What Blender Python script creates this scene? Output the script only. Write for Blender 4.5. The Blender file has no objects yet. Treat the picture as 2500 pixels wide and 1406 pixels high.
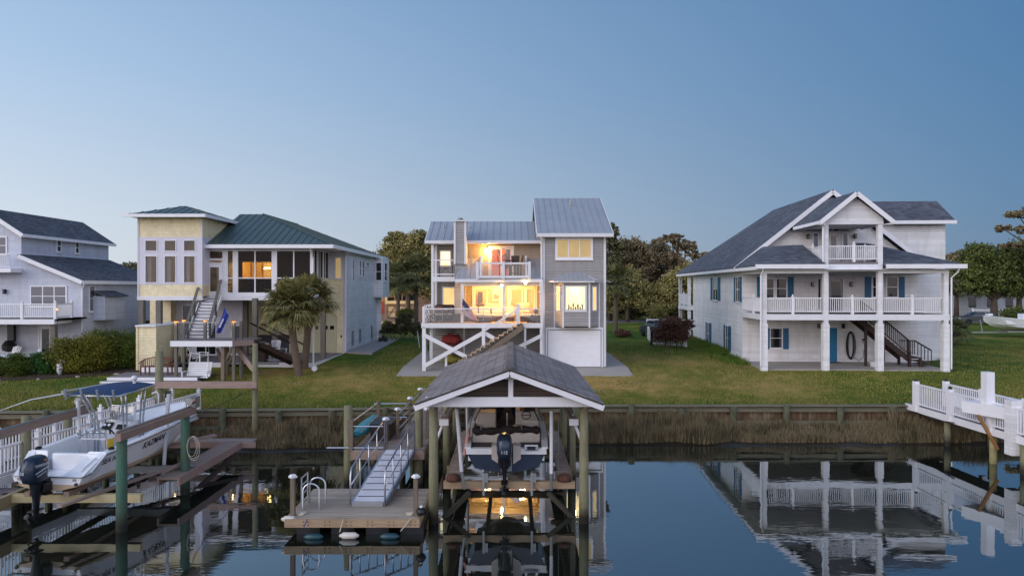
import bpy, math, random
from math import sin, cos, pi, sqrt
from mathutils import Vector, Matrix, noise
R = math.radians
F, HZ, CH = 1667.0, 702.0, 6.4          # focal length in photo pixels, horizon row, eye height over the water
random.seed(7)
SC = bpy.context.scene
COL = SC.collection
V = Vector

# ------------------------------------------------------------------ measuring frames
class Fr:
    """a building's own axes: x along the front, y into depth, z up"""
    def __init__(s, X=0, Y=0, Z=0, rot=0):
        s.X, s.Y, s.Z, s.c, s.s, s.rot = X, Y, Z, cos(R(rot)), sin(R(rot)), R(rot)
    def x(s, px, y):
        u = (px - 1250) / F
        return (u * (s.Y + y * s.c) - s.X + y * s.s) / (s.c - u * s.s)
    def y(s, px, x):
        u = (px - 1250) / F
        return (s.X + x * s.c - u * (s.Y + x * s.s)) / (u * s.c + s.s)
    def z(s, py, x, y):
        return CH - (py - HZ) * (s.Y + x * s.s + y * s.c) / F - s.Z
W = Fr()

# ------------------------------------------------------------------ mesh builder
class MB:
    def __init__(s, M=None):
        s.v, s.f, s.m, s.M = [], [], [], M
    def add(s, vs, fs, m=0):
        i = len(s.v)
        s.v += [tuple(s.M @ V(p)) if s.M else tuple(p) for p in vs]
        for f in fs:
            s.f.append(tuple(i + k for k in f)); s.m.append(m)
        return s
    def face(s, pts, m=0):
        return s.add(pts, [tuple(range(len(pts)))], m)
    def box(s, x0, x1, y0, y1, z0, z1, m=0):
        if x0 > x1: x0, x1 = x1, x0
        if y0 > y1: y0, y1 = y1, y0
        if z0 > z1: z0, z1 = z1, z0
        return s.add([(x0,y0,z0),(x1,y0,z0),(x1,y1,z0),(x0,y1,z0),(x0,y0,z1),(x1,y0,z1),(x1,y1,z1),(x0,y1,z1)],
                     [(0,3,2,1),(4,5,6,7),(0,1,5,4),(1,2,6,5),(2,3,7,6),(3,0,4,7)], m)
    def beam(s, a, b, w, h, m=0, up=(0,0,1)):
        a, b = V(a), V(b); d = (b - a).normalized(); u = V(up)
        if abs(d.dot(u)) > .98: u = V((0,1,0))
        sd = d.cross(u).normalized() * (w/2); uu = sd.cross(d).normalized() * (h/2)
        q = [p + i*sd + j*uu for p in (a, b) for i, j in ((-1,-1),(1,-1),(1,1),(-1,1))]
        return s.add(q, [(3,2,1,0),(4,5,6,7),(0,1,5,4),(1,2,6,5),(2,3,7,6),(3,0,4,7)], m)
    def tube(s, pts, r, n=8, m=0, cap=True):
        pts = [V(p) for p in pts]; rs = r if isinstance(r, (list, tuple)) else [r]*len(pts)
        vs, fs = [], []; prev = None
        for i, p in enumerate(pts):
            d = (pts[min(i+1, len(pts)-1)] - pts[max(i-1, 0)]).normalized()
            if prev is None:
                a = d.cross(V((0,0,1)));
                if a.length < .01: a = d.cross(V((0,1,0)))
            else:
                a = prev - d*prev.dot(d)
            a.normalize(); b = d.cross(a); prev = a
            for k in range(n):
                t = 2*pi*k/n; vs.append(p + (a*cos(t) + b*sin(t))*rs[i])
        for i in range(len(pts)-1):
            for k in range(n):
                k2 = (k+1) % n; fs.append((i*n+k, i*n+k2, (i+1)*n+k2, (i+1)*n+k))
        if cap:
            fs.append(tuple(range(n-1, -1, -1))); o = (len(pts)-1)*n; fs.append(tuple(range(o, o+n)))
        return s.add(vs, fs, m)
    def lathe(s, c, prof, n=14, m=0):
        c = V(c); vs, fs = [], []
        for r, z in prof:
            for k in range(n): vs.append(c + V((r*cos(2*pi*k/n), r*sin(2*pi*k/n), z)))
        for i in range(len(prof)-1):
            for k in range(n):
                k2 = (k+1) % n; fs.append((i*n+k, i*n+k2, (i+1)*n+k2, (i+1)*n+k))
        fs.append(tuple(range(n-1, -1, -1))); o = (len(prof)-1)*n; fs.append(tuple(range(o, o+n)))
        return s.add(vs, fs, m)
    def ext(s, poly, vec, m=0):
        n = len(poly); q = [V(p) for p in poly]; q2 = [p + V(vec) for p in q]
        return s.add(q + q2, [tuple(range(n-1,-1,-1)), tuple(range(n, 2*n))] + [(i, (i+1)%n, n+(i+1)%n, n+i) for i in range(n)], m)
    def ball(s, c, r, nu=12, nv=8, m=0, wob=0, seed=0):
        rx, ry, rz = r if isinstance(r, (list, tuple)) else (r,)*3
        vs, fs = [], []
        for j in range(nv+1):
            t = pi*j/nv
            for k in range(nu):
                p = 2*pi*k/nu; d = V((sin(t)*cos(p), sin(t)*sin(p), cos(t)))
                w = 1 + wob*noise.noise(d*1.7 + V((seed, seed*2, 0))) if wob else 1
                vs.append((c[0]+d.x*rx*w, c[1]+d.y*ry*w, c[2]+d.z*rz*w))
        for j in range(nv):
            for k in range(nu):
                k2 = (k+1) % nu; fs.append((j*nu+k, (j+1)*nu+k, (j+1)*nu+k2, j*nu+k2))
        return s.add(vs, fs, m)
    def loft(s, rings, m=0, close=False, cap=True):
        n = len(rings[0]); vs = [p for r in rings for p in r]; fs = []
        for i in range(len(rings)-1):
            for k in range(n if close else n-1):
                k2 = (k+1) % n; fs.append((i*n+k, i*n+k2, (i+1)*n+k2, (i+1)*n+k))
        if cap:
            fs.append(tuple(range(n-1, -1, -1))); o = (len(rings)-1)*n; fs.append(tuple(range(o, o+n)))
        return s.add(vs, fs, m)
    def split(s, name, mats, parent, **k):
        """one object per loose piece"""
        lead = list(range(len(s.v)))
        def find(i):
            while lead[i] != i: lead[i] = lead[lead[i]]; i = lead[i]
            return i
        for f in s.f:
            a = find(f[0])
            for q in f[1:]: lead[find(q)] = a
        parts = {}
        for f, m in zip(s.f, s.m): parts.setdefault(find(f[0]), []).append((f, m))
        out = []
        for fs in parts.values():
            b = MB(); ids = sorted({i for f, _ in fs for i in f}); mp = {i: j for j, i in enumerate(ids)}
            b.v = [s.v[i] for i in ids]; b.f = [tuple(mp[i] for i in f) for f, _ in fs]; b.m = [m for _, m in fs]
            out.append(b.build(name, mats, parent, **k))
        return out[0]
    def build(s, name, mats, parent=None, smooth=False, bevel=0, loc=None, label=None):
        me = bpy.data.meshes.new(name)
        org = V(loc) if loc is not None else orgof(parent)
        me.from_pydata([tuple(V(p) - org) for p in s.v], [], s.f)
        for mm in (mats if isinstance(mats, (list, tuple)) else [mats]): me.materials.append(mm)
        me.polygons.foreach_set('material_index', s.m)
        if smooth: me.polygons.foreach_set('use_smooth', [True]*len(s.f))
        me.update()
        o = bpy.data.objects.new(name, me); COL.objects.link(o)
        if parent is not None: o.parent = parent
        elif loc is not None: o.location = loc
        if bevel:
            b = o.modifiers.new('bevel', 'BEVEL'); b.width = bevel; b.segments = 2; b.limit_method = 'ANGLE'
        if label: o['label'] = label
        return o

ORG = {}
def orgof(p):
    if p is None: return V((0,0,0))
    while p.parent: p = p.parent
    return V(ORG.get(p.name, p.location if p.type == 'MESH' else (0,0,0)))
def props(o, label, cat, group=None, kind=None):
    if label: o['label'] = label
    if cat: o['category'] = cat
    if group: o['group'] = group
    if kind: o['kind'] = kind
    return o
def thing(name, label, cat, loc, group=None, rot=0, local=False):
    """an Empty at the base; geometry is then given in world space (or, if local, in the thing's own axes)"""
    o = bpy.data.objects.new(name, None); COL.objects.link(o)
    o.location = loc; o.rotation_euler.z = rot; o.empty_display_size = .2
    ORG[o.name] = V((0,0,0)) if local else V(loc)
    return props(o, label, cat, group)
def struct(mb, name, mat, smooth=False):
    return props(mb.build(name, mat, smooth=smooth), None, None, None, 'structure')
def solo(mb, name, mat, label, cat, loc, group=None, smooth=False, bevel=0):
    return props(mb.build(name, mat, loc=loc, smooth=smooth, bevel=bevel), label, cat, group)
def dup(root, loc, rot, label=None, scale=1):
    r = root.copy(); COL.objects.link(r); r.location = loc; r.rotation_euler.z = rot; r.scale = (scale,)*3
    if label: r['label'] = label
    def kids(src, dst):
        for ch in list(src.children):
            c = ch.copy(); COL.objects.link(c); c.parent = dst; kids(ch, c)
    kids(root, r)
    return r
def text(body, size, M, mat, parent, name='lettering', shear=0, ext=.003):
    cu = bpy.data.curves.new(name, 'FONT'); cu.body = body; cu.size = size; cu.extrude = ext; cu.shear = shear
    cu.align_x = 'CENTER'; cu.align_y = 'CENTER'; cu.offset = size*.012
    t = bpy.data.objects.new('tmp', cu); COL.objects.link(t)
    dg = bpy.context.evaluated_depsgraph_get(); me = bpy.data.meshes.new_from_object(t.evaluated_get(dg))
    bpy.data.objects.remove(t); me.transform(Matrix.Translation(-orgof(parent)) @ M); me.materials.clear(); me.materials.append(mat)
    o = bpy.data.objects.new(name, me); COL.objects.link(o); o.parent = parent
    return o

# ------------------------------------------------------------------ materials
def lin(c):
    return tuple(((v/255)/12.92 if v/255 <= .04045 else ((v/255+.055)/1.055)**2.4) for v in c) + (1,)
class NT:
    def __init__(s, name):
        s.m = bpy.data.materials.new(name); s.m.use_nodes = True; s.t = s.m.node_tree; s.n = s.t.nodes; s.b = s.n['Principled BSDF']
        s.tc = s.n.new('ShaderNodeTexCoord')
    def link(s, a, b): s.t.links.new(a, b)
    def node(s, ty, **kw):
        n = s.n.new('ShaderNode' + ty)
        for k, v in kw.items():
            if k[0] == 'i' and k[1:].isdigit(): 
                if hasattr(v, 'is_output'): s.link(v, n.inputs[int(k[1:])])
                else: n.inputs[int(k[1:])].default_value = v
            else: setattr(n, k, v)
        return n
    def math(s, op, a, b=0, c=0):
        return s.node('Math', operation=op, i0=a, i1=b, i2=c).outputs[0]
    def noise(s, scale, detail=4, vec=None, rough=.6, stretch=None):
        vec = vec or s.tc.outputs['Object']
        if stretch: vec = s.node('Mapping', i0=vec, i3=stretch).outputs[0]
        n = s.node('TexNoise'); s.link(vec, n.inputs['Vector']); n.inputs['Scale'].default_value = scale
        n.inputs['Detail'].default_value = detail; n.inputs['Roughness'].default_value = rough
        return n.outputs['Fac']
    def ramp(s, fac, stops):
        n = s.node('ValToRGB'); s.link(fac, n.inputs[0]); e = n.color_ramp.elements
        while len(e) < len(stops): e.new(.5)
        for i, (p, c) in enumerate(stops): e[i].position = p; e[i].color = c if len(c) == 4 else tuple(c) + (1,)
        return n.outputs[0]
    def mix(s, fac, a, b, mode='MIX'):
        n = s.node('Mix', data_type='RGBA', blend_type=mode)
        for k, v in ((0, fac), (6, a), (7, b)):
            if hasattr(v, 'is_output'): s.link(v, n.inputs[k])
            else: n.inputs[k].default_value = v
        return n.outputs[2]
    def bump(s, h, strength=.3, dist=.02):
        n = s.node('Bump'); s.link(h, n.inputs['Height']); n.inputs['Strength'].default_value = strength
        n.inputs['Distance'].default_value = dist; s.link(n.outputs[0], s.b.inputs['Normal'])
    def xyz(s):
        n = s.node('SeparateXYZ', i0=s.tc.outputs['Object']); return n.outputs
def grey(v): return (v, v, v, 1)
def mul(c, k): return tuple(x*k for x in c[:3]) + (1,)

def mat(name, col, rough=.6, metal=0, var=.12, sc=3, bump=0, bs=30, stretch=None, dirt=0, spec=None):
    t = NT(name); c = lin(col)
    n = t.noise(sc, 5, stretch=stretch)
    o = t.ramp(n, [(.3, mul(c, 1-var)), (.7, mul(c, 1+var))])
    if dirt:
        d = t.noise(.8, 6, rough=.7); f = t.ramp(d, [(.45, grey(0)), (.75, grey(dirt))])
        o = t.mix(f, o, mul(c, .45))
    t.link(o, t.b.inputs['Base Color']); t.b.inputs['Roughness'].default_value = rough; t.b.inputs['Metallic'].default_value = metal
    if spec is not None: t.b.inputs['Specular IOR Level'].default_value = spec
    if bump: t.bump(t.noise(bs, 4, stretch=stretch), bump)
    return t.m
def siding(name, col, pitch=.13, brick=False, rough=.55, jd=.36):
    t = NT(name); c = lin(col); X = t.xyz()
    zz = t.math('DIVIDE', X[2], pitch); fr = t.math('FRACT', zz)
    base = t.ramp(t.noise(.9, 5, stretch=(1,1,2)), [(.25, mul(c, .88)), (.75, mul(c, 1.06))])
    stn = t.ramp(t.noise(1.0, 6, stretch=(2.2, 2.2, .35), rough=.7), [(.34, lin((240, 238, 233))), (.55, grey(1))]); base = t.mix(1, base, stn, 'MULTIPLY')
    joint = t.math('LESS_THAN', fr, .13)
    row = t.math('FLOOR', zz); wn = t.node('TexWhiteNoise', noise_dimensions='1D', i1=row).outputs[0]
    if brick:
        u = t.math('ADD', X[0], X[1])
        off = t.math('ADD', t.math('DIVIDE', u, .22), t.math('MULTIPLY', wn, 7))
        j2 = t.math('LESS_THAN', t.math('FRACT', off), .07); joint = t.math('MAXIMUM', joint, j2)
        cell = t.node('CombineXYZ', i0=t.math('FLOOR', off), i1=row).outputs[0]
        wn = t.node('TexWhiteNoise', noise_dimensions='3D', i0=cell).outputs[0]
    tint = t.ramp(wn, [(0, grey(.93)), (1, grey(1.05))])
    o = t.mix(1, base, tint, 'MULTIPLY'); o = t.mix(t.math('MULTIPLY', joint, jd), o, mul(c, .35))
    t.link(o, t.b.inputs['Base Color']); t.b.inputs['Roughness'].default_value = rough
    t.bump(t.math('SUBTRACT', 1, fr), .8, .018)
    return t.m
def shingle(name, col, axis='xy', rough=.85, row=.14, var=.3):
    t = NT(name); c = lin(col); X = t.xyz()
    u = {'x': X[0], 'y': X[1], 'xy': t.math('ADD', X[0], X[1])}[axis]
    zz = t.math('DIVIDE', X[2], row*.5); r = t.math('FLOOR', zz); fr = t.math('FRACT', zz)
    wn = t.node('TexWhiteNoise', noise_dimensions='1D', i1=r).outputs[0]
    off = t.math('ADD', t.math('DIVIDE', u, .3), t.math('MULTIPLY', wn, 9))
    cell = t.node('CombineXYZ', i0=t.math('FLOOR', off), i1=r).outputs[0]
    w2 = t.node('TexWhiteNoise', noise_dimensions='3D', i0=cell).outputs[0]
    o = t.ramp(w2, [(0, mul(c, 1-var)), (1, mul(c, 1+var))])
    j = t.math('MAXIMUM', t.math('LESS_THAN', fr, .14), t.math('LESS_THAN', t.math('FRACT', off), .06))
    o = t.mix(t.math('MULTIPLY', j, .45), o, mul(c, .35))
    st = t.ramp(t.noise(.6, 6, stretch=(1.6, 1.6, .5), rough=.72), [(.3, grey(.66)), (.7, grey(1.25))]); o = t.mix(1, o, st, 'MULTIPLY')
    g = t.ramp(t.noise(60, 2), [(.3, grey(.85)), (.7, grey(1.12))]); o = t.mix(1, o, g, 'MULTIPLY')
    t.link(o, t.b.inputs['Base Color']); t.b.inputs['Roughness'].default_value = rough
    t.bump(t.math('SUBTRACT', 1, fr), .6, .012)
    return t.m
def wood(name, col, axis=0, plank=0, rough=.75, var=.25, paxis=None):
    """weathered timber; grain runs along axis; plank = board width across the other horizontal axis"""
    t = NT(name); c = lin(col); st = [9, 9, 9]; st[axis] = .7
    n = t.noise(2.2, 6, stretch=tuple(st), rough=.7)
    o = t.ramp(n, [(.25, mul(c, 1-var)), (.75, mul(c, 1+var))])
    if plank:
        X = t.xyz(); q = t.math('DIVIDE', X[paxis if paxis is not None else 1-axis], plank)
        w = t.node('TexWhiteNoise', noise_dimensions='1D', i1=t.math('FLOOR', q)).outputs[0]
        o = t.mix(1, o, t.ramp(w, [(0, grey(.8)), (1, grey(1.14))]), 'MULTIPLY')
        o = t.mix(t.math('MULTIPLY', t.math('LESS_THAN', t.math('FRACT', q), .1), .8), o, mul(c, .15))
    big = t.ramp(t.noise(.7, 4), [(.3, grey(.85)), (.7, grey(1.1))]); o = t.mix(1, o, big, 'MULTIPLY')
    t.link(o, t.b.inputs['Base Color']); t.b.inputs['Roughness'].default_value = rough
    t.bump(n, .35, .01)
    return t.m
def piling(name, col, wet, rough=.8):
    """driven timber pile: streaky grain, dark weed and wet band near the water (world height)"""
    t = NT(name); c = lin(col)
    g = t.noise(3, 6, stretch=(12,12,.8), rough=.7)
    o = t.ramp(g, [(.25, mul(c, .6)), (.5, c), (.78, mul(c, 1.45))])
    blot = t.ramp(t.noise(1.3, 4), [(.4, grey(0)), (.7, grey(.5))]); o = t.mix(blot, o, lin((92, 84, 60)))
    geo = t.node('NewGeometry'); z = t.node('SeparateXYZ', i0=geo.outputs['Position']).outputs[2]
    z = t.math('ADD', z, t.math('MULTIPLY', t.noise(7, 3), .25))
    f = t.ramp(t.math('DIVIDE', z, 1.6), [(.18, grey(1)), (.42, grey(0))])
    o = t.mix(f, o, lin(wet)); t.link(o, t.b.inputs['Base Color'])
    t.b.inputs['Roughness'].default_value = rough; t.bump(g, .5, .02)
    return t.m
def emit(name, col, strength, slats=0, base=None):
    t = NT(name); c = lin(col); e = c
    t.b.inputs['Base Color'].default_value = mul(c, .5) if base is None else lin(base)
    t.b.inputs['Emission Strength'].default_value = strength
    nn = t.ramp(t.noise(1.1, 3), [(.25, mul(c, .75)), (.75, mul(c, 1.1))])
    if slats:
        f = t.math('LESS_THAN', t.math('FRACT', t.math('DIVIDE', t.xyz()[2], slats)), .22)
        nn = t.mix(t.math('MULTIPLY', f, .45), nn, mul(c, .35))
    t.link(nn, t.b.inputs['Emission Color']); t.b.inputs['Roughness'].default_value = .4
    return t.m
def glass(name, col=(18, 22, 28), rough=.04, curtain=None):
    t = NT(name)
    if curtain:
        X = t.xyz(); u = t.math('ADD', X[0], X[1])
        f = t.math('FRACT', t.math('DIVIDE', X[2], .07)); f = t.math('LESS_THAN', f, .3)
        o = t.mix(t.math('MULTIPLY', f, .6), lin(curtain), mul(lin(curtain), .3)); t.link(o, t.b.inputs['Base Color'])
    else:
        o = t.ramp(t.noise(1.5, 2), [(.35, mul(lin(col), .6)), (.65, mul(lin(col), 1.5))]); t.link(o, t.b.inputs['Base Color'])
    t.b.inputs['Roughness'].default_value = rough; t.b.inputs['Specular IOR Level'].default_value = .5
    return t.m
def sheer(name, alpha, col, gloss=.08):
    """insect screen or clear panel: mostly see-through"""
    t = NT(name); tr = t.node('BsdfTransparent'); gl = t.node('BsdfGlossy'); gl.inputs['Roughness'].default_value = .02
    df = t.node('BsdfDiffuse'); df.inputs[0].default_value = lin(col)
    a = t.node('MixShader'); a.inputs[0].default_value = alpha; t.link(tr.outputs[0], a.inputs[1]); t.link(df.outputs[0], a.inputs[2])
    b = t.node('MixShader'); b.inputs[0].default_value = gloss; t.link(a.outputs[0], b.inputs[1]); t.link(gl.outputs[0], b.inputs[2])
    t.link(b.outputs[0], t.n['Material Output'].inputs[0]); return t.m
def leafmat(name, dark, light, sc=.6, rough=.6):
    t = NT(name); geo = t.node('NewGeometry'); n = t.noise(sc, 3)
    f = t.math('ADD', t.math('MULTIPLY', n, .9), t.math('MULTIPLY', geo.outputs['Random Per Island'], .45))
    o = t.ramp(f, [(.35, lin(dark)), (.85, lin(light))])
    t.link(o, t.b.inputs['Base Color']); t.b.inputs['Roughness'].default_value = rough
    t.b.inputs['Specular IOR Level'].default_value = .25
    t.b.inputs['Subsurface Weight'].default_value = 0
    return t.m

M = {}
M['white'] = mat('white_paint', (228, 228, 232), .45, var=.05, sc=2, dirt=.12)
M['white2'] = mat('white_vinyl', (236, 236, 240), .35, var=.04)
M['plastic'] = mat('white_plastic', (220, 222, 226), .3, var=.04)
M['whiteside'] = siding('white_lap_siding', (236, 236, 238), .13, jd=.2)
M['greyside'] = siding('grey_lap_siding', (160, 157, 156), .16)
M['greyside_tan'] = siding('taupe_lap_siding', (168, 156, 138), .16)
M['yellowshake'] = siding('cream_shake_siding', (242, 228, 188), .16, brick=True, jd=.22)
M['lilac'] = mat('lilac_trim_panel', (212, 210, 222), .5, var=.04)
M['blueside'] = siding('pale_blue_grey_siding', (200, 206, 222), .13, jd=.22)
M['roof_shingle'] = shingle('slate_shingle', (88, 92, 102), var=.38)
M['roof_shingle_w'] = shingle('charcoal_shingle', (86, 88, 96), var=.38)
M['roof_boat'] = shingle('weathered_grey_shingle', (136, 128, 126), 'y', row=.2, var=.22)
M['metal_grey'] = mat('grey_metal_roofing', (172, 176, 182), .42, .25, var=.07, sc=1)
M['metal_green'] = mat('dark_green_metal_roofing', (76, 92, 92), .42, .2, var=.08, sc=1)
M['blue'] = mat('blue_shutter_paint', (30, 96, 132), .5, var=.08)
M['bluedoor'] = mat('teal_door_paint', (16, 118, 160), .4, var=.05)
M['glass'] = glass('dark_window_glass')
M['glass_blind'] = glass('blind_behind_glass', curtain=(120, 122, 128))
M['glass_warm'] = glass('dim_window_glass', (92, 78, 58))
M['clear'] = sheer('clear_glass', .02, (200, 200, 200), .07)
M['screen'] = sheer('insect_screen', .45, (30, 28, 28), .01)
M['screen_rail'] = sheer('clear_rail_panel', .04, (200, 200, 200), .05)
M['lit_blind'] = emit('lit_window_blinds', (255, 214, 140), 1.0, slats=.11)
M['lit_dim'] = emit('dim_lit_blinds', (206, 176, 120), .62, slats=.11)
M['lit_bright'] = emit('bright_lit_window', (255, 234, 180), 1.6)
M['lit_orange'] = emit('orange_lit_curtain', (224, 108, 38), .8)
M['lit_far'] = emit('lit_doorway', (255, 186, 60), 2.2)
M['bulb'] = emit('lamp_bulb', (255, 214, 140), 60)
M['bulb_small'] = emit('small_amber_lamp', (255, 150, 70), 6)
M['black'] = mat('black_metal', (24, 24, 26), .45, var=.1)
M['dark'] = mat('dark_interior', (46, 40, 36), .8, var=.2)
M['brownwood'] = wood('dark_brown_stained_wood', (58, 44, 40), 0)
M['teak'] = wood('reddish_teak', (112, 66, 46), 0)
M['deckgrey'] = wood('grey_composite_boards', (132, 126, 126), 0, .14)
M['decktan'] = wood('warm_deck_boards', (160, 138, 110), 0, .14)
M['dockwood'] = wood('silvered_dock_boards', (164, 150, 138), 0, .14)
M['pierwood'] = wood('silvered_pier_boards', (150, 136, 128), 0, .14)
M['pinkwood'] = wood('weathered_pinkish_beam', (158, 134, 124), 0)
M['beamY'] = wood('weathered_beam_lengthwise', (150, 128, 114), 1)
M['beamZ'] = wood('weathered_post', (118, 104, 90), 2)
M['newwood'] = wood('tan_treated_timber', (162, 140, 112), 0)
M['pile'] = piling('treated_pile', (128, 126, 98), (38, 34, 24))
M['pile_green'] = piling('green_treated_pile', (62, 98, 82), (40, 44, 34))
M['housepost'] = wood('grey_house_post', (110, 104, 96), 2)
M['bulkplank'] = None
M['concrete'] = mat('concrete', (168, 160, 152), .85, var=.1, sc=.8, bump=.15, bs=20, dirt=.2)
M['alu'] = mat('brushed_aluminium', (190, 192, 198), .32, .9, var=.05)
M['steel'] = mat('galvanised_steel', (150, 152, 150), .45, .7, var=.1)
M['gel'] = mat('white_gelcoat', (240, 242, 246), .16, var=.03, spec=.6)
M['geltan'] = mat('antifoul_tan', (188, 168, 140), .6, var=.08)
M['navyhull'] = mat('charcoal_navy_gelcoat', (46, 56, 76), .22, var=.12, sc=1.5)
M['motor'] = mat('motor_grey_blue_paint', (46, 58, 74), .22, .25, var=.08)
M['motor_dark'] = mat('motor_black_paint', (22, 24, 28), .35, .1, var=.1)
M['canvasblue'] = mat('navy_canvas', (28, 56, 96), .8, var=.1, bump=.2)
M['canvasblack'] = mat('dark_brown_canvas', (38, 28, 26), .85, var=.25, bump=.6, bs=8)
M['cushion'] = mat('cream_cushion', (206, 196, 178), .8, var=.06, bump=.1)
M['vinyl'] = mat('off_white_vinyl', (206, 198, 190), .5, var=.05)
M['brownvinyl'] = mat('brown_vinyl', (118, 78, 54), .5, var=.1)
M['wicker'] = mat('dark_wicker', (62, 50, 42), .8, var=.3, sc=20, bump=.5, bs=60)
M['teal'] = mat('teal_kayak_plastic', (54, 140, 150), .35, var=.12)
M['red'] = mat('faded_red_fabric', (142, 48, 50), .8, var=.25, sc=4, bump=.3, bs=6)
M['yellow'] = mat('yellow_plastic', (190, 160, 30), .5, var=.15)
M['olive'] = mat('olive_yellow_plastic', (128, 122, 40), .6, var=.3)
M['fender_teal'] = mat('dull_teal_fender', (24, 62, 72), .4, var=.2)
M['flagblue'] = mat('royal_blue_flag', (32, 52, 140), .75, var=.1)
M['flagred'] = mat('flag_red', (150, 22, 32), .75, var=.08)
M['flagwhite'] = mat('flag_white', (204, 196, 196), .75, var=.04)
M['flagnavy'] = mat('flag_navy', (34, 38, 74), .75, var=.08)
M['rope'] = mat('rope', (196, 188, 172), .9, var=.1)
M['bark'] = mat('bark', (84, 72, 60), .9, var=.3, sc=6, bump=.8, bs=12, stretch=(3,3,.6))
M['barkpalm'] = mat('palm_bark', (104, 90, 78), .95, var=.35, sc=10, bump=1, bs=16, stretch=(1,1,4))
M['mulch'] = mat('dark_mulch', (62, 48, 36), .95, var=.4, sc=8, bump=.6)
M['mud'] = mat('wet_mud', (38, 32, 24), .35, var=.3, sc=4, bump=.4, bs=10)
M['asphalt'] = mat('pale_asphalt', (120, 118, 118), .9, var=.1)
M['sandpath'] = mat('sandy_gravel', (176, 158, 136), .95, var=.15, sc=5)
M['carsilver'] = mat('dark_silver_car_paint', (80, 84, 92), .25, .5, var=.05)
M['rubber'] = mat('tyre_rubber', (26, 26, 28), .85, var=.1)
M['rust'] = mat('rusty_metal', (92, 60, 48), .85, .2, var=.35, sc=12)
M['navytext'] = mat('navy_lettering', (24, 30, 46), .4)
M['greytext'] = mat('silver_lettering', (196, 200, 208), .4)
M['brick'] = mat('barn_red_panel', (128, 60, 44), .8, var=.2)
M['garagetan'] = mat('pale_garage_door', (204, 196, 160), .5, var=.04)
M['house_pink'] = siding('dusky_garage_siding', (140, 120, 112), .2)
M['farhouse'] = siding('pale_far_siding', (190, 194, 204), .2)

# ------------------------------------------------------------------ building helpers
def wmat(p0, ang):
    return Matrix.Translation(V(p0)) @ Matrix.Rotation(ang, 4, 'Z')
FRONT, LEFT, RIGHT = 0.0, -pi/2, pi/2
def window(par, p0, ang, w, h, pane, nx=1, nz=1, fw=.07, frame=None, sill=True, name='window', depth=.05, bar=.03):
    """window on a wall face: p0 is its lower left corner seen from outside"""
    Mx = wmat(p0, ang); fm = frame or M['white2']
    b = MB(Mx)
    b.box(-fw, 0, -depth, -.004, -fw, h+fw); b.box(w, w+fw, -depth, -.004, -fw, h+fw)
    b.box(0, w, -depth, -.004, h, h+fw); b.box(0, w, -depth, -.004, -fw, 0)
    for i in range(1, nx): b.box(w*i/nx-bar, w*i/nx+bar, -depth+.01, -.006, 0, h)
    for j in range(1, nz):
        for i in range(nx): b.box(w*i/nx+(bar if i else 0), w*(i+1)/nx-(bar if i < nx-1 else 0), -depth+.014, -.006, h*j/nz-bar*.7, h*j/nz+bar*.7)
    o = b.build(name, fm, par)
    MB(Mx).box(0, w, -.022, -.012, 0, h).build('pane', pane, o)
    if sill: MB(Mx).box(-fw-.03, w+fw+.03, -depth-.04, -.004, -fw-.05, -fw-.002).build('sill', fm, o)
    return o
def door(par, p0, ang, w, h, m, lite=None, name='door'):
    Mx = wmat(p0, ang); o = MB(Mx).box(0, w, -.05, -.004, 0, h).box(.12, w-.12, -.062, -.05, .15, h*.4).box(.12, w-.12, -.062, -.05, h*.46, h-.15).build(name, m, par)
    MB(Mx).box(-.09, -.002, -.08, -.003, 0, h+.09).box(w+.002, w+.09, -.08, -.003, 0, h+.09).box(-.002, w+.002, -.08, -.003, h+.002, h+.09).build('frame', M['white'], o)
    MB(Mx).ball((w-.09, -.09, h*.46), .035, 8, 6).build('handle', M['steel'], o)
    if lite: MB(Mx).box(.15, w-.15, -.07, -.063, .25, h-.2).build('pane', lite, o)
    return o
def rail(par, a, b, h=.9, m=None, gap=.11, name='railing', bal=.016, bottom=.08, topw=.07):
    """baluster railing between two points at floor level"""
    m = m or M['white2']; a, b = V(a), V(b); L = (b-a).length; up = V((0,0,1)); mb = MB()
    mb.beam(a+up*h, b+up*h, topw, .06); mb.beam(a+up*bottom, b+up*bottom, topw*.7, .05)
    n = max(2, int(L/gap))
    for i in range(1, n):
        p = a + (b-a)*(i/n); mb.beam(p+up*bottom, p+up*h, bal*2, bal*2)
    return mb.build(name, m, par)
def post(par, x, y, z0, z1, w=.12, m=None, finial=True, name='rail_post'):
    mb = MB().box(x-w/2, x+w/2, y-w/2, y+w/2, z0, z1)
    if finial:
        mb.box(x-w*.65, x+w*.65, y-w*.65, y+w*.65, z1, z1+.025)
        mb.lathe((x, y, z1+.025), [(.02,0),(.045,.02),(.055,.06),(.035,.1),(.0,.14)], 8)
    return mb.build(name, m or M['white2'], par)
def clip_poly_line(poly, e, o, t):
    """where the line (x-o).e = t crosses the polygon's edges"""
    out = []
    n = len(poly)
    for i in range(n):
        p, q = poly[i], poly[(i+1) % n]; a = (p-o).dot(e) - t; b = (q-o).dot(e) - t
        if (a < 0) != (b < 0): out.append(p + (q-p)*(a/(a-b)))
    return out
def seamroof(mb, poly, along, gap=.42, th=.05, rib=.03):
    """metal roof slab with standing seams; along = direction of the eave"""
    poly = [V(p) for p in poly]; mb.ext(poly, (0,0,-th))
    e = V(along).normalized(); o = poly[0]; ts = [(p-o).dot(e) for p in poly]; t = min(ts) + gap*.5
    while t < max(ts) - .05:
        q = clip_poly_line(poly, e, o, t)
        if len(q) >= 2 and (q[0]-q[-1]).length > .1:
            up = V((0,0,rib*.5)); mb.beam(q[0]+up, q[-1]+up, .03, rib)
        t += gap
    return mb
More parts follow.
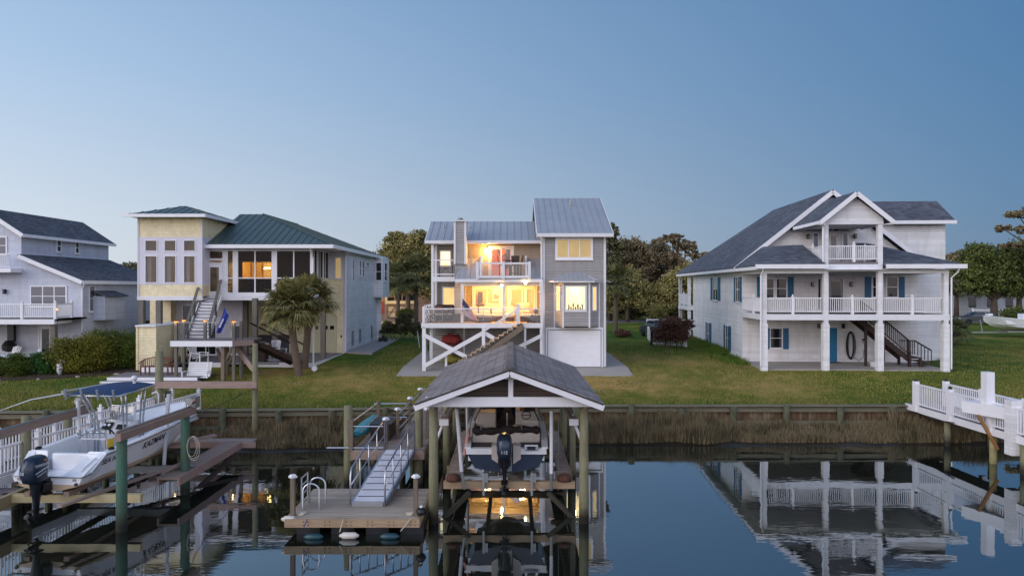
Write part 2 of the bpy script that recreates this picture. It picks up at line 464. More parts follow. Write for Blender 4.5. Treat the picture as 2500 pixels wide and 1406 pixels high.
def lantern(par, p, ang, name='wall_lantern', lit=False):
    Mx = wmat(p, ang)
    o = MB(Mx).box(-.06,.06,-.03,0,-.1,.12).box(-.08,.08,-.22,-.06,.12,.16).box(-.07,.07,-.21,-.07,-.14,-.11).box(-.015,.015,-.1,-.02,.1,.14).build(name, M['black'], par)
    MB(Mx).box(-.06,.06,-.2,-.08,-.11,.12).build('lamp_glass', M['bulb'] if lit else M['glass'], o)
    return o
def pl(name, loc, power, col=(1,.62,.26), r=.06):
    l = bpy.data.lights.new(name, 'POINT'); l.energy = power; l.color = col; l.shadow_soft_size = r
    o = bpy.data.objects.new(name, l); COL.objects.link(o); o.location = loc; return o
def gz(x, y):
    """height of the lawn"""
    y0 = bulk_y(x)
    k = [(y0, 1.2), (36, 1.52), (39, 1.74), (46, 1.98), (60, 2.06), (100, 2.1), (400, 2.1)]
    for (a, za), (b, zb) in zip(k, k[1:]):
        if y <= b: return za + (zb-za)*max(0, (y-a))/(b-a)
    return 2.1
gz0 = gz
def gz(x, y):
    z = gz0(x, y)
    if 13.5 < x < 27 and 38 < y < 46: z = min(z, 1.69)
    return z
BK = [(-60, 27.6), (-24, 28.5), (-5, 29.5), (2.5, 30.2), (40, 30.4), (80, 30.4)]
def bulk_y(x):
    for (a, ya), (b, yb) in zip(BK, BK[1:]):
        if x <= b: return ya + (yb-ya)*max(0, (x-a))/(b-a)
    return 30.4
# ------------------------------------------------------------------ camera, sky, light
cd = bpy.data.cameras.new('camera'); cam = bpy.data.objects.new('camera', cd); COL.objects.link(cam)
cam.location = (0, 0, CH); cam.rotation_euler = (R(90), 0, 0)
cd.sensor_width = 36; cd.lens = 36*F/2500; cd.clip_end = 6000; cd.clip_start = .1; cd.shift_y = -1/2500
SC.camera = cam
wd = bpy.data.worlds.new('World'); SC.world = wd; wd.use_nodes = True
wt = wd.node_tree; wn = wt.nodes; bg = wn['Background']
SUN_EL, SUN_AZ = 3.0, 236.0          # the sun has just gone, behind and to the left of the viewer
sky = wn.new('ShaderNodeTexSky'); sky.sky_type = 'NISHITA'; sky.sun_disc = False
sky.sun_elevation = R(SUN_EL); sky.sun_rotation = R(SUN_AZ); sky.air_density = 1.0; sky.dust_density = .6; sky.ozone_density = 2.2
tcw = wn.new('ShaderNodeTexCoord'); sx = wn.new('ShaderNodeSeparateXYZ'); wt.links.new(tcw.outputs['Generated'], sx.inputs[0])
def wmath(op, a, b=0.0):
    n = wn.new('ShaderNodeMath'); n.operation = op
    for k, v in ((0, a), (1, b)):
        if hasattr(v, 'is_output'): wt.links.new(v, n.inputs[k])
        else: n.inputs[k].default_value = v
    return n.outputs[0]
def wramp(f, stops):
    n = wn.new('ShaderNodeValToRGB'); wt.links.new(f, n.inputs[0]); e = n.color_ramp.elements
    while len(e) < len(stops): e.new(.5)
    for i, (p, c) in enumerate(stops): e[i].position = p; e[i].color = tuple(c[:3]) + (1,)
    return n.outputs[0]
def wmix(f, a, b, mode='MIX'):
    n = wn.new('ShaderNodeMix'); n.data_type = 'RGBA'; n.blend_type = mode
    for k, v in ((0, f), (6, a), (7, b)):
        if hasattr(v, 'is_output'): wt.links.new(v, n.inputs[k])
        else: n.inputs[k].default_value = v
    return n.outputs[2]
# twilight colouring of the sky by height, and from the pale left to the deep right
elL = wramp(sx.outputs[2], [(0, lin((222, 228, 232))), (.10, lin((210, 222, 236))), (.27, lin((178, 204, 234))), (.42, lin((154, 186, 222))), (1, lin((84, 118, 164)))])
elR = wramp(sx.outputs[2], [(0, lin((86, 120, 156))), (.10, lin((76, 118, 160))), (.27, lin((64, 112, 158))), (.42, lin((60, 108, 156))), (1, lin((50, 84, 128)))])
side = wramp(wmath('ADD', wmath('MULTIPLY', sx.outputs[0], .72), .5), [(.0, grey(0)), (.5, grey(.52)), (1, grey(1))])
dusk = wmix(side, elL, elR)
# the bright afterglow half of the sky, behind the viewer
glow = wramp(sx.outputs[2], [(0, lin((240, 224, 218))), (.12, lin((234, 226, 230))), (.4, lin((196, 206, 224))), (1, lin((78, 112, 158)))])
glow = wmix(1, glow, (1.7, 1.7, 1.8, 1), 'MULTIPLY')
back = wramp(wmath('ADD', wmath('MULTIPLY', sx.outputs[1], -.8), .4), [(.25, grey(0)), (.85, grey(1))])
dusk = wmix(back, dusk, glow)
bg2 = wn.new('ShaderNodeBackground'); wt.links.new(dusk, bg2.inputs[0]); bg2.inputs[1].default_value = 1.0
bg.inputs[1].default_value = .05*.35; wt.links.new(sky.outputs[0], bg.inputs[0])
ad = wn.new('ShaderNodeAddShader'); wt.links.new(bg.outputs[0], ad.inputs[0]); wt.links.new(bg2.outputs[0], ad.inputs[1])
wt.links.new(ad.outputs[0], wn['World Output'].inputs[0])
sl = bpy.data.lights.new('sun', 'SUN'); sl.energy = 1.4; sl.angle = R(50); sl.color = (1, .91, .85)
so = bpy.data.objects.new('sun', sl); COL.objects.link(so)
az = R(SUN_AZ); GLOW_EL = R(24); sdir = V((sin(az)*cos(GLOW_EL), cos(az)*cos(GLOW_EL), sin(GLOW_EL)))   # the broad afterglow, a soft source
so.rotation_euler = sdir.to_track_quat('Z', 'Y').to_euler(); so.location = (0, -20, 40)
SC.view_settings.view_transform = 'Standard'; SC.view_settings.look = 'None'; SC.view_settings.exposure = 0; SC.view_settings.gamma = 1
SC.cycles.use_denoising = True; SC.cycles.max_bounces = 6; SC.cycles.diffuse_bounces = 3; SC.cycles.glossy_bounces = 4; SC.cycles.transparent_max_bounces = 16
SC.cycles.sample_clamp_indirect = 6; SC.cycles.caustics_reflective = False; SC.cycles.caustics_refractive = False

# ------------------------------------------------------------------ water
t = NT('canal_water'); nt = t.n
for n in [t.b]: nt.remove(n)
df = t.node('BsdfDiffuse'); df.inputs[0].default_value = lin((30, 32, 26))
gl = t.node('BsdfGlossy'); gl.inputs['Roughness'].default_value = .012; gl.inputs[0].default_value = (.84, .93, 1, 1)
fr = t.node('Fresnel'); fr.inputs[0].default_value = 1.75
mx = t.node('MixShader'); t.link(t.math('ADD', t.math('MULTIPLY', fr.outputs[0], 1.0), .13), mx.inputs[0]); t.link(df.outputs[0], mx.inputs[1]); t.link(gl.outputs[0], mx.inputs[2])
w1 = t.noise(1.6, 2, stretch=(.55, 1.6, 1)); w2 = t.noise(7, 2, stretch=(.6, 1.3, 1)); cal = t.ramp(t.noise(.16, 3), [(.42, grey(.12)), (.66, grey(1))])
hh = t.math('ADD', w1, t.math('MULTIPLY', w2, .22)); hh = t.math('MULTIPLY', hh, t.node('SeparateColor', i0=cal).outputs[0])
bp = t.node('Bump'); t.link(hh, bp.inputs['Height']); bp.inputs['Strength'].default_value = .26; bp.inputs['Distance'].default_value = .014
for n in (gl, fr): t.link(bp.outputs[0], n.inputs['Normal'])
t.link(mx.outputs[0], nt['Material Output'].inputs[0])
mb = MB(); xs = [-3000, -300, -60, -30, -10, 10, 30, 60, 300, 3000]; ys = [-3000, -300, -40, 0, 10, 20, 31.5]
mb.add([(x, y, 0) for y in ys for x in xs], [(j*10+i, j*10+i+1, (j+1)*10+i+1, (j+1)*10+i) for j in range(6) for i in range(9)])
struct(mb, 'water', t.m)

# ------------------------------------------------------------------ ground
t = NT('lawn')
a = t.noise(.16, 5, rough=.6); b = t.noise(1.3, 5, rough=.7); c2 = t.noise(11, 4, rough=.75)
X = t.xyz()
# greener to both sides, straw-coloured between the centre house and the right-hand one
patch = t.math('ADD', t.math('MULTIPLY', a, 1.15), t.math('MULTIPLY', b, .75)); patch = t.math('SUBTRACT', patch, .17)
dry = t.node('VectorMath', operation='DISTANCE', i0=t.node('CombineXYZ', i0=t.math('MULTIPLY', X[0], .8), i1=X[1]).outputs[0], i1=(6.5, 38, 0)).outputs['Value']
patch = t.math('ADD', patch, t.math('MULTIPLY', t.node('MapRange', i0=dry, i1=3.0, i2=11.0, i3=1.0, i4=0.0).outputs[0], .3))
dry2 = t.node('VectorMath', operation='DISTANCE', i0=t.node('CombineXYZ', i0=t.math('MULTIPLY', X[0], .7), i1=X[1]).outputs[0], i1=(-6.3, 34.5, 0)).outputs['Value']
patch = t.math('ADD', patch, t.math('MULTIPLY', t.node('MapRange', i0=dry2, i1=1.0, i2=7.0, i3=1.0, i4=0.0).outputs[0], .26))
g = t.ramp(patch, [(.52, lin((52, 80, 16))), (.74, lin((76, 100, 26))), (.90, lin((110, 114, 42))), (1.0, lin((142, 130, 66)))])
g2 = t.ramp(patch, [(.94, grey(0)), (1.0, grey(0))])
str_ = t.ramp(t.math('MULTIPLY', patch, .7), [(.71, grey(0)), (.80, grey(.85))]); g = t.mix(str_, g, lin((178, 148, 92)))
g = t.mix(1, g, t.ramp(c2, [(.25, grey(.62)), (.75, grey(1.3))]), 'MULTIPLY')
t.link(g, t.b.inputs['Base Color']); t.b.inputs['Roughness'].default_value = .9; t.b.inputs['Specular IOR Level'].default_value = .15
t.bump(c2, .9, .06); M['lawn'] = t.m
xs = [-2500, -600, -200] + [x*2 for x in range(-50, 51)] + [200, 600, 2500]
rows = [0, .5, 1.2, 2, 3, 4, 5, 6, 7, 8, 9.5, 11, 13, 15, 17, 20, 24, 28, 32, 38, 45, 55, 70, 100, 200, 600, 2500]
vs = []
for r in rows:
    for x in xs:
        y = bulk_y(x) + .05 + r; z = gz(x, y)
        if r > .3 and abs(x) < 100 and r < 90: z += .05*noise.noise(V((x*.2, y*.2, 3))) 
        vs.append((x, y, z))
mb = MB(); n = len(xs)
mb.add(vs, [(j*n+i, j*n+i+1, (j+1)*n+i+1, (j+1)*n+i) for j in range(len(rows)-1) for i in range(n-1)])
struct(mb, 'ground', M['lawn'], smooth=True)
mb = MB(); ks = [x*1.5 for x in range(-46, 47)]
for a_, b_ in zip(ks, ks[1:]):
    pts = []
    for x in (a_, b_):
        y1 = bulk_y(x); e = .25*noise.noise(V((x*.5, 0, 0)))
        pts.append([(x, y1-3.3+e, -.12), (x, y1-2.5+e, .05), (x, y1-1.2, .16), (x, y1+.03, .26)])
    for j in range(3): mb.face([pts[0][j], pts[1][j], pts[1][j+1], pts[0][j+1]])
struct(mb, 'mud_bank', M['mud'], smooth=True)
mb = MB().box(-100, 100, 84, 90, 2.0, 2.125); struct(mb, 'road', M['asphalt'])
mb = MB().box(-22, -12, 66, 84, 2.0, 2.13); struct(mb, 'driveway', M['sandpath'])
mb = MB()
mb.add([(-6.3, 37.05, 1.62), (6.6, 37.05, 1.62), (6.6, 39.2, 1.86), (-6.25, 39.2, 1.86), (6.45, 47, 2.04), (-6.15, 47, 2.04), (-6.3, 37.05, 1.2), (6.6, 37.05, 1.2), (6.6, 47, 1.2), (-6.3, 47, 1.2)], [(0,1,2,3), (3,2,4,5), (6,7,1,0), (7,8,4,2,1), (9,6,0,3,5)])
M['slab'] = M['concrete']; struct(mb, 'concrete_slab', M['concrete'])
mb = MB().ext([(-11.2, 46.0, 1.9), (-9.3, 45.3, 1.9), (-9.6, 58, 1.9), (-11.2, 58, 1.9)], (0, 0, .17)); struct(mb, 'side_path', M['concrete'])
mb = MB()
pg = [(-34, 35.5), (-30, 35.4), (-27, 35.7), (-24, 36.4), (-21.3, 37.6), (-20.9, 39.5), (-24, 41), (-34, 40)]
mb.face([(x, y, gz(x, y)+.05) for x, y in pg])
mb.ext([(x, y, gz(x, y)-.2) for x, y in pg], (0, 0, .24))
struct(mb, 'garden_bed', M['mulch'])

# ------------------------------------------------------------------ bulkhead
t = NT('rusty_bulkhead_boards'); X = t.xyz()
c_ = t.ramp(t.noise(1.4, 6, stretch=(3, 3, .5), rough=.7), [(.3, lin((66, 50, 36))), (.5, lin((108, 82, 54))), (.72, lin((150, 144, 118)))])
j = t.math('LESS_THAN', t.math('FRACT', t.math('DIVIDE', X[0], .22)), .08); c_ = t.mix(t.math('MULTIPLY', j, .8), c_, lin((24, 18, 12)))
f = t.ramp(t.math('ADD', X[2], t.math('MULTIPLY', t.noise(3, 4), .4)), [(.35, grey(1)), (.95, grey(0))]); c_ = t.mix(f, c_, lin((52, 46, 32)))
t.link(c_, t.b.inputs['Base Color']); t.b.inputs['Roughness'].default_value = .8; t.bump(t.noise(12, 4), .4); M['bulkplank'] = t.m
M['capwood'] = wood('mossy_cap_board', (116, 112, 92), 0)
M['bulkpile'] = mat('mossy_bulkhead_pile', (96, 98, 76), .85, var=.35, sc=4, bump=.4)
def bulkhead(name, x0, x1, label):
    r = thing(name, label, 'retaining wall', (x0, bulk_y(x0), 0))
    xs = [x0] + [a for a, _ in BK if x0 < a < x1] + [x1]
    p, c, w = MB(), MB(), MB()
    for a, b in zip(xs, xs[1:]):
        A, B = V((a, bulk_y(a), 0)), V((b, bulk_y(b), 0)); up = V((0,0,1))
        p.beam(A+up*.5, B+up*.5, .08, 1.3); c.beam(A+up*1.2+V((0,-.12,0)), B+up*1.2+V((0,-.12,0)), .34, .06)
        w.beam(A+up*1.02+V((0,-.12,0)), B+up*1.02+V((0,-.12,0)), .13, .18); w.beam(A+up*.45+V((0,-.1,0)), B+up*.45+V((0,-.1,0)), .1, .16)
    p.build('sheeting', M['bulkplank'], r); c.build('cap_board', M['capwood'], r); w.build('wale', M['capwood'], r)
    x = x0 + .9; k = 0
    while x < x1 - .2:
        y = bulk_y(x) - .3; h = 1.16 + (.14 if k % 3 == 0 else -.02) + random.uniform(-.03, .05)
        MB().tube([(x, y, -.3), (x, y, h)], [.15, .135], 10).build('pile', M['bulkpile'], r); x += 2.35 + random.uniform(-.15, .15); k += 1
bulkhead('bulkhead', -34, -3.95, 'brown timber bulkhead with dark piles, left of the pier, under the yellow house lawn')
bulkhead('bulkhead', -2.8, 30, 'long timber bulkhead with rusty boards right of the pier, behind the tall reeds')

# ------------------------------------------------------------------ reeds and grass blades
M['reed'] = leafmat('dry_reed', (62, 64, 38), (140, 124, 96), .9, .8)
M['blade'] = leafmat('grass_blade', (62, 82, 28), (150, 142, 76), .3, .8)
def reeds(x0, x1, n, hmul=1.0):
    vs, fs = [], []
    for i in range(n):
        x = random.uniform(x0, x1); y = bulk_y(x) - .35 - random.random()**.8*2.0
        y += .3*noise.noise(V((x*.7, 0, 5)))
        d = (bulk_y(x) - y)/2.4
        cl = noise.noise(V((x*1.1, y*1.3, 7))); big = noise.noise(V((x*.28, 2, 9)))
        if random.random() < .28-.9*cl*(1 if d > .3 else .4): continue
        h = (.98 - .4*d)*random.uniform(.4, 1.2)*(1 + .75*cl + .6*big)*hmul*(.62 if 9.2 < x < 16.4 else 1)
        z = .26 - .17*(bulk_y(x)-y)/1.3; z = max(z, -.05)
        a = random.uniform(0, pi); w = random.uniform(.006, .016); lx, ly = random.gauss(0, .13)*h, random.gauss(0, .13)*h
        dx, dy = cos(a)*w, sin(a)*w; k = len(vs)
        vs += [(x-dx, y-dy, z), (x+dx, y+dy, z), (x+dx*.8+lx*.4, y+dy*.8+ly*.4, z+h*.6), (x-dx*.8+lx*.4, y-dy*.8+ly*.4, z+h*.6), (x+lx, y+ly, z+h)]
        fs += [(k, k+1, k+2, k+3), (k+3, k+2, k+4)]
    return vs, fs
vs, fs = reeds(-12.2, -5.0, 24000, .7); v2, f2 = reeds(1.2, 30, 84000, .88); k = len(vs); vs += v2; fs += [tuple(i+k for i in f) for f in f2]
v2, f2 = reeds(-30, -12.2, 20000, .62); k = len(vs); vs += v2; fs += [tuple(i+k for i in f) for f in f2]
v2, f2 = reeds(-5, 1.2, 5000, .5); k = len(vs); vs += v2; fs += [tuple(i+k for i in f) for f in f2]
props(MB().add(vs, fs).build('marsh_reeds', M['reed']), 'dry brown marsh reeds along the foot of the bulkhead', 'reeds', None, 'stuff')
vs, fs = [], []
def onlawn(x, y):
    if -6.1 < x < 6.4 and y > 37: return False
    if x < -8.7 and -23 < x and y > 37.2: return False
    if 14 < x < 25.5 and y > 38.5: return False
    return True
for i in range(180000):
    y = 28.4 + random.random()**1.5*26; x = random.uniform(-.76, .78)*y
    if y < bulk_y(x) + .15 or not onlawn(x, y): continue
    z = gz(x, y); h = random.uniform(.035, .11)*(1.6 if y < bulk_y(x)+.5 else 1)*(1+.6*noise.noise(V((x*.8, y*.8, 4)))); a = random.uniform(0, pi); w = random.uniform(.01, .026)
    lx, ly = random.gauss(0, .03), random.gauss(0, .03); k = len(vs)
    vs += [(x-cos(a)*w, y-sin(a)*w, z-.03), (x+cos(a)*w, y+sin(a)*w, z-.03), (x+lx, y+ly, z+h)]; fs.append((k, k+1, k+2))
props(MB().add(vs, fs).build('lawn_grass', M['blade']), 'short green blades of the mown lawns', 'grass', None, 'stuff')
M['flower'] = mat('yellow_weed_flower', (186, 190, 74), .7)
mb = MB()
for i in range(190):
    y = random.uniform(31, 38.2); x = random.gauss(19.5, 3.4)
    z = gz(x, y) + .07; s = .018; mb.face([(x-s, y, z), (x+s, y, z), (x+s, y, z+s*1.4), (x-s, y, z+s*1.4)])
props(mb.build('lawn_flowers', M['flower']), 'tiny yellow weed flowers in the right-hand lawn', 'flowers', None, 'stuff')
# ------------------------------------------------------------------ right-hand white house
H = Fr(14.35, 38.9, 1.74, -3)
WH = thing('beach_house', 'large white house with blue shutters, dark shingle roof and two storeys of porches', 'house', (H.X, H.Y, H.Z), rot=H.rot, local=True)
ws, wh, rf = M['whiteside'], M['white'], M['roof_shingle']
YW = 4.2; XR = 10.7; PXE = 5.37; PZ = 10.74
def rz_l(x): return 5.95 + (x+.6)*(PZ-5.95)/(PXE+.6)
mb = MB()
mb.ext([(0, YW, -.6), (XR, YW, -.6), (XR, YW, 6.1), (PXE, YW, PZ-.25), (0, YW, 6.1)], (0, 10.5, 0))
mb.ext([(0, YW+10.5, -.6), (XR, YW+10.5, -.6), (XR, YW+10.5, 6.0), (0, YW+10.5, 6.0)], (0, 4.3, 0))
mb.build('wall', ws, WH)
# gable wing at the right
mb = MB(); mb.ext([(8.2, 5.2, -.3), (12.95, 5.2, -.3), (12.95, 5.2, 9.05), (8.2, 5.2, 9.05)], (0, 3.2, 0)); mb.ext([(12.95, 5.2, 9.05), (12.95, 6.8, 10.2), (12.95, 8.4, 9.05)], (-4.75, 0, 0))
mb.build('wing_wall', ws, WH)
mb = MB(); zr = 10.25
mb.ext([(7.6, 4.75, 8.9), (13.3, 4.75, 8.9), (13.3, 6.8, zr+.1), (7.6, 6.8, zr+.1)], (0, 0, -.14)); mb.ext([(7.6, 8.85, 8.9), (13.3, 8.85, 8.9), (13.3, 6.8, zr+.1), (7.6, 6.8, zr+.1)][::-1], (0, 0, -.14))
o = mb.build('wing_roof', rf, WH); MB().box(9.5, 13.33, 4.62, 4.745, 8.66, 8.88).build('gutter', M['white2'], o)
# main roof: ridge runs back, hipped at the rear
E0, E1, YF, YB, YH = -.62, 11.36, 3.75, 23.2, 14.9
mb = MB()
mb.ext([(E0, YF, 5.95), (E0, YB, 5.95), (PXE, YH, PZ), (PXE, YF, PZ)], (0, 0, -.16))
mb.ext([(E1, YF, 5.95), (PXE, YF, PZ), (PXE, YH, PZ), (E1, YB, 5.95)], (0, 0, -.16))
mb.ext([(E0, YB, 5.95), (E1, YB, 5.95), (PXE, YH, PZ)], (0, 0, -.16))
ROOF = mb.build('roof', rf, WH)
mb = MB()
for s, e in ((1, E0), (-1, E1)):
    mb.beam((e, YF-.03, 5.80), (PXE, YF-.03, PZ-.15), .05, .26)
mb.box(E0-.02, E0+.1, -.5, YB, 5.66, 5.84); mb.box(E0+.1, -.0, YF+.5, YB, 5.70, 5.72)
mb.build('rake_board', M['white2'], ROOF)
MB().box(5.5, 5.75, 18.3, 18.6, 8, 9.3).tube([(3.2, 17, 8.0), (3.2, 17, 9.0)], .06).split('vent_pipe', M['white2'], ROOF)
# porch roofs
mb = MB(); zt, ze = 7.2, 5.95; th = (0, 0, -.14)
A, B, P1, P2 = (E0, -.55, ze), (3.3, -.55, ze), (2.35, 2.0, zt), (2.9, 2.0, zt)
for f in ([A, B, P2, P1], [B, (3.3, YW-.4, ze), (2.9, YW-.4, zt), P2], [P1, P2, (2.9, YW-.4, zt), (2.35, YW-.4, zt)], [A, P1, (2.35, YW-.4, zt), (1.06, YW-.4, zt), (E0, YW-.4, ze)]): mb.ext(f, th)
D, Ee, Q1, Q2 = (6.55, -.55, ze), (10.75, -.55, ze), (6.65, YW-.4, 7.42), (7.4, YW-.4, 7.42)
mb.ext([D, Ee, Q2, Q1], th); mb.ext([Ee, (11.4, YW, ze), (7.4, YW, 7.42), Q2], th)
mb.split('porch_roof', rf, WH)
mb = MB().box(E0-.02, 3.34, -.64, -.55, 5.72, 5.96).box(6.5, 10.85, -.64, -.55, 5.72, 5.96)
mb.box(E0+.05, 10.6, -.45, 4.15, 5.66, 5.68); mb.build('gutter', M['white2'], WH)
# slab, decks and beams
MB().box(.0, 10.4, .1, YW-.003, -.5, .02).build('porch_slab', M['concrete'], WH)
mb = MB().box(-.1, 10.15, -.1, 4.15, 2.98, 3.12).build('deck_floor', M['deckgrey'], WH)
mb = MB().box(-.13, 10.18, -.15, -.105, 2.82, 3.15).box(-.16, -.105, -.1, 4.1, 2.82, 3.15).box(10.155, 10.2, -.1, 4.1, 2.82, 3.15)
mb.build('deck_fascia', wh, WH)
mb = MB().box(-.1, 3.35, -.13, .1, 5.46, 5.70).box(6.5, 10.15, -.13, .1, 5.46, 5.70).box(3.35, 6.5, -.16, .1, 5.58, 5.98).box(-.12, .1, .11, 4.15, 5.46, 5.66).box(9.95, 10.15, .11, 4.15, 5.46, 5.66)
mb.build('porch_beam', wh, WH)
CX = [0, 3.42, 6.41, 10.0]
for i, x in enumerate(CX):
    top = 8.3 if i in (1, 2) else 5.46
    mb = MB().box(x-.17, x+.17, -.17, .17, -.4, 2.62).box(x-.125, x+.125, -.14, .14, 2.62, top)
    mb.build('column', ws, WH)
for x, y in ((-.28, 23), (-.28, 19.2)):
    MB().box(x-.12, x+.12, y-.12, y+.12, -.4, 5.6).build('rear_column', ws, WH)
MB().box(-.45, 2.0, 18.95, 23.2, 2.75, 3.1).build('rear_deck', wh, WH)
o = rail(WH, (-.38, 22.9, 3.15), (-.38, 19.0, 3.15), .95); post(o, -.38, 21, 3.1, 4.15)
# railings of the first porch
RY = .0; 
for a, b in ((0, 1), (1, 2), (2, 3)):
    x0, x1 = CX[a]+.17, CX[b]-.17; xm = (x0+x1)/2 + (0 if a else -.1)
    o = rail(WH, (x0, RY, 3.22), (x1, RY, 3.22), .84, gap=.115)
    post(o, xm, RY, 3.13, 4.12, .13)
o = rail(WH, (-.02, .18, 3.22), (-.02, YW-.1, 3.22), .84, gap=.115); post(o, -.02, 1.9, 3.13, 4.12, .13)
o = rail(WH, (10.05, .18, 3.22), (10.05, YW-.1, 3.22), .84, gap=.115); post(o, 10.05, 2.2, 3.13, 4.12, .13)
# upper balcony
MB().box(3.3, 6.55, -.1, 3.8, 6.0, 6.1).build('balcony_floor', M['deckgrey'], WH)
xm = 5.0
o = rail(WH, (3.57, 0, 6.2), (6.26, 0, 6.2), .8, gap=.11); post(o, xm, 0, 6.1, 7.12, .13)
o = rail(WH, (3.4, .18, 6.2), (3.4, 3.7, 6.2), .8, gap=.12); post(o, 3.4, 1.8, 6.1, 7.1, .13)
o = rail(WH, (6.43, .18, 6.2), (6.43, 3.7, 6.2), .8, gap=.12); post(o, 6.43, 1.8, 6.1, 7.1, .13)
# balcony gable
GX0, GX1, GP, GE, GZ = 2.95, 6.95, 4.95, 8.42, 10.05
mb = MB().ext([(3.27, -.12, 8.26), (6.56, -.12, 8.26), (6.56, -.12, 8.55), (GP, -.12, 9.82), (3.27, -.12, 8.55)], (0, .2, 0))
mb.build('gable', ws, WH)
mb = MB().box(3.27, 6.56, -.17, .16, 8.22, 8.42).box(3.3, 3.5, .16, 3.9, 8.2, 8.4).box(6.34, 6.54, .16, 3.9, 8.2, 8.4).box(3.5, 6.34, .16, 4.0, 8.3, 8.36)
mb.build('balcony_beam', wh, WH)
mb = MB(); mb.ext([(GX0, -.5, GE), (GP, -.5, GZ), (GP, 9, GZ), (GX0, 4.6, GE)], th); mb.ext([(GX1, -.5, GE), (GX1, 4.6, GE), (GP, 9, GZ), (GP, -.5, GZ)], th)
o = mb.build('balcony_roof', rf, WH)
mb = MB().beam((GX0, -.53, GE-.13), (GP, -.53, GZ-.13), .05, .24).beam((GX1, -.53, GE-.13), (GP, -.53, GZ-.13), .05, .24)
mb.box(GX0-.06, GX0+.03, -.5, 3.6, GE-.2, GE-.02).box(GX1-.03, GX1+.06, -.5, 3.6, GE-.2, GE-.02)
mb.box(GX0, 3.27, -.5, -.1, GE-.24, GE-.2).box(6.56, GX1, -.5, -.1, GE-.24, GE-.2)
mb.build('gable_trim', M['white2'], o)
# downpipes
for pts in ([(-.2, -.6, 5.75), (-.2, -.45, 5.6), (-.24, -.23, 5.35), (-.24, -.23, .2)], [(10.5, -.58, 5.8), (10.45, -.4, 5.5), (10.24, -.2, 5.2), (10.24, -.2, .1)],
            [(E0, 22.8, 5.75), (-.45, 22.8, 5.5), (-.42, 22.8, 0)], [(3.05, -.35, 8.25), (3.2, -.25, 8.1), (3.22, -.2, 7.8), (3.22, -.2, 6.1)]):
    MB().tube(pts, .045, 6).build('downpipe', M['white2'], WH)
# windows and doors on the front wall
def fw(px0, px1, py0, py1, pane=None, nx=1, nz=2, **k):
    x0, x1 = H.x(px0, YW), H.x(px1, YW); z1, z0 = H.z(py0, x0, YW), H.z(py1, x0, YW)
    return window(WH, (x0, YW, z0), FRONT, x1-x0, z1-z0, pane or M['glass'], nx, nz, **k)
def shut(p0, ang, w, h):
    Mx = wmat(p0, ang); b = MB(Mx).box(0, w, -.05, -.004, 0, h)
    n = int(h/.09)
    for i in range(1, n): b.box(.05, w-.05, -.062, -.05, h*i/n-.014, h*i/n+.014)
    b.build('shutter', M['blue'], WH)
z0, z1 = 3.55, 5.05
for px in ((1871, 1888), (1896, 1919)): fw(px[0], px[1], 681, 728)
for px in ((2131, 2154), (2165, 2190)): fw(px[0], px[1], 677, 724)
for px in ((1848, 1857), (1923, 1937), (2111, 2126), (2194, 2208)):
    x0 = H.x(px[0], YW); zt_, zb_ = H.z(676, x0, YW), H.z(728, x0, YW)
    w_ = H.x(px[1], YW)-x0; shut((x0, YW, zb_), FRONT, w_, zt_-zb_)
x0 = H.x(2023, YW); door(WH, (x0, YW, 3.14), FRONT, .86, 2.1, M['glass_blind'], M['glass'])
for px in (1997, 2048):
    x_ = H.x(px, YW); window(WH, (x_, YW, 3.3), FRONT, .14, 1.9, M['glass'], 1, 1, .05, sill=False, name='sidelight')
x0 = H.x(1881, YW); fw(1881, 1908, 802, 848)
for px in ((1873, 1879), (1911, 1925)):
    xa = H.x(px[0], YW); shut((xa, YW, H.z(852, xa, YW)), FRONT, H.x(px[1], YW)-xa, H.z(801, xa, YW)-H.z(852, xa, YW))
door(WH, (H.x(2023, YW), YW, .04), FRONT, .5, 2.1, M['bluedoor'])
# balcony door group
xb = H.x(2022, YW); door(WH, (xb, YW, 6.15), FRONT, .62, 1.95, M['white'], M['glass_blind'])
for px in (1986, 2058):
    window(WH, (H.x(px, YW), YW, 6.5), FRONT, .26, 1.55, glass('bright_sky_glass', (60, 90, 120)), 1, 1, .06, sill=False)
cx_ = H.x(2031, YW); mb = MB()
for k in range(8):
    a0, a1 = pi*k/8, pi*(k+1)/8; mb.face([(cx_, YW-.03, 8.2), (cx_+.42*cos(a0), YW-.03, 8.2+.36*sin(a0)), (cx_+.42*cos(a1), YW-.03, 8.2+.36*sin(a1))])
o = mb.build('fan_window', M['glass'], WH); mb = MB()
for k in range(0, 9, 2): mb.beam((cx_, YW-.05, 8.2), (cx_+.45*cos(pi*k/8), YW-.05, 8.2+.39*sin(pi*k/8)), .03, .03)
mb.build('frame', M['white2'], o)
for px, z in ((1971, 7.85), (2086, 7.85), (1982, 4.85), (2076, 4.85), (1998, 2.25), (2057, 2.25)):
    lantern(WH, (H.x(px, YW), YW-.004, z), 0)
for px in (1882, 1934, 1985, 2115):
    x = H.x(px, YW); mb = MB().box(x, x+.42, YW-.03, YW-.004, .2, .42)
    for k in range(4): mb.box(x+.02, x+.4, YW-.045, YW-.03, .23+.05*k, .25+.05*k)
    mb.build('foundation_vent', M['white2'], WH)
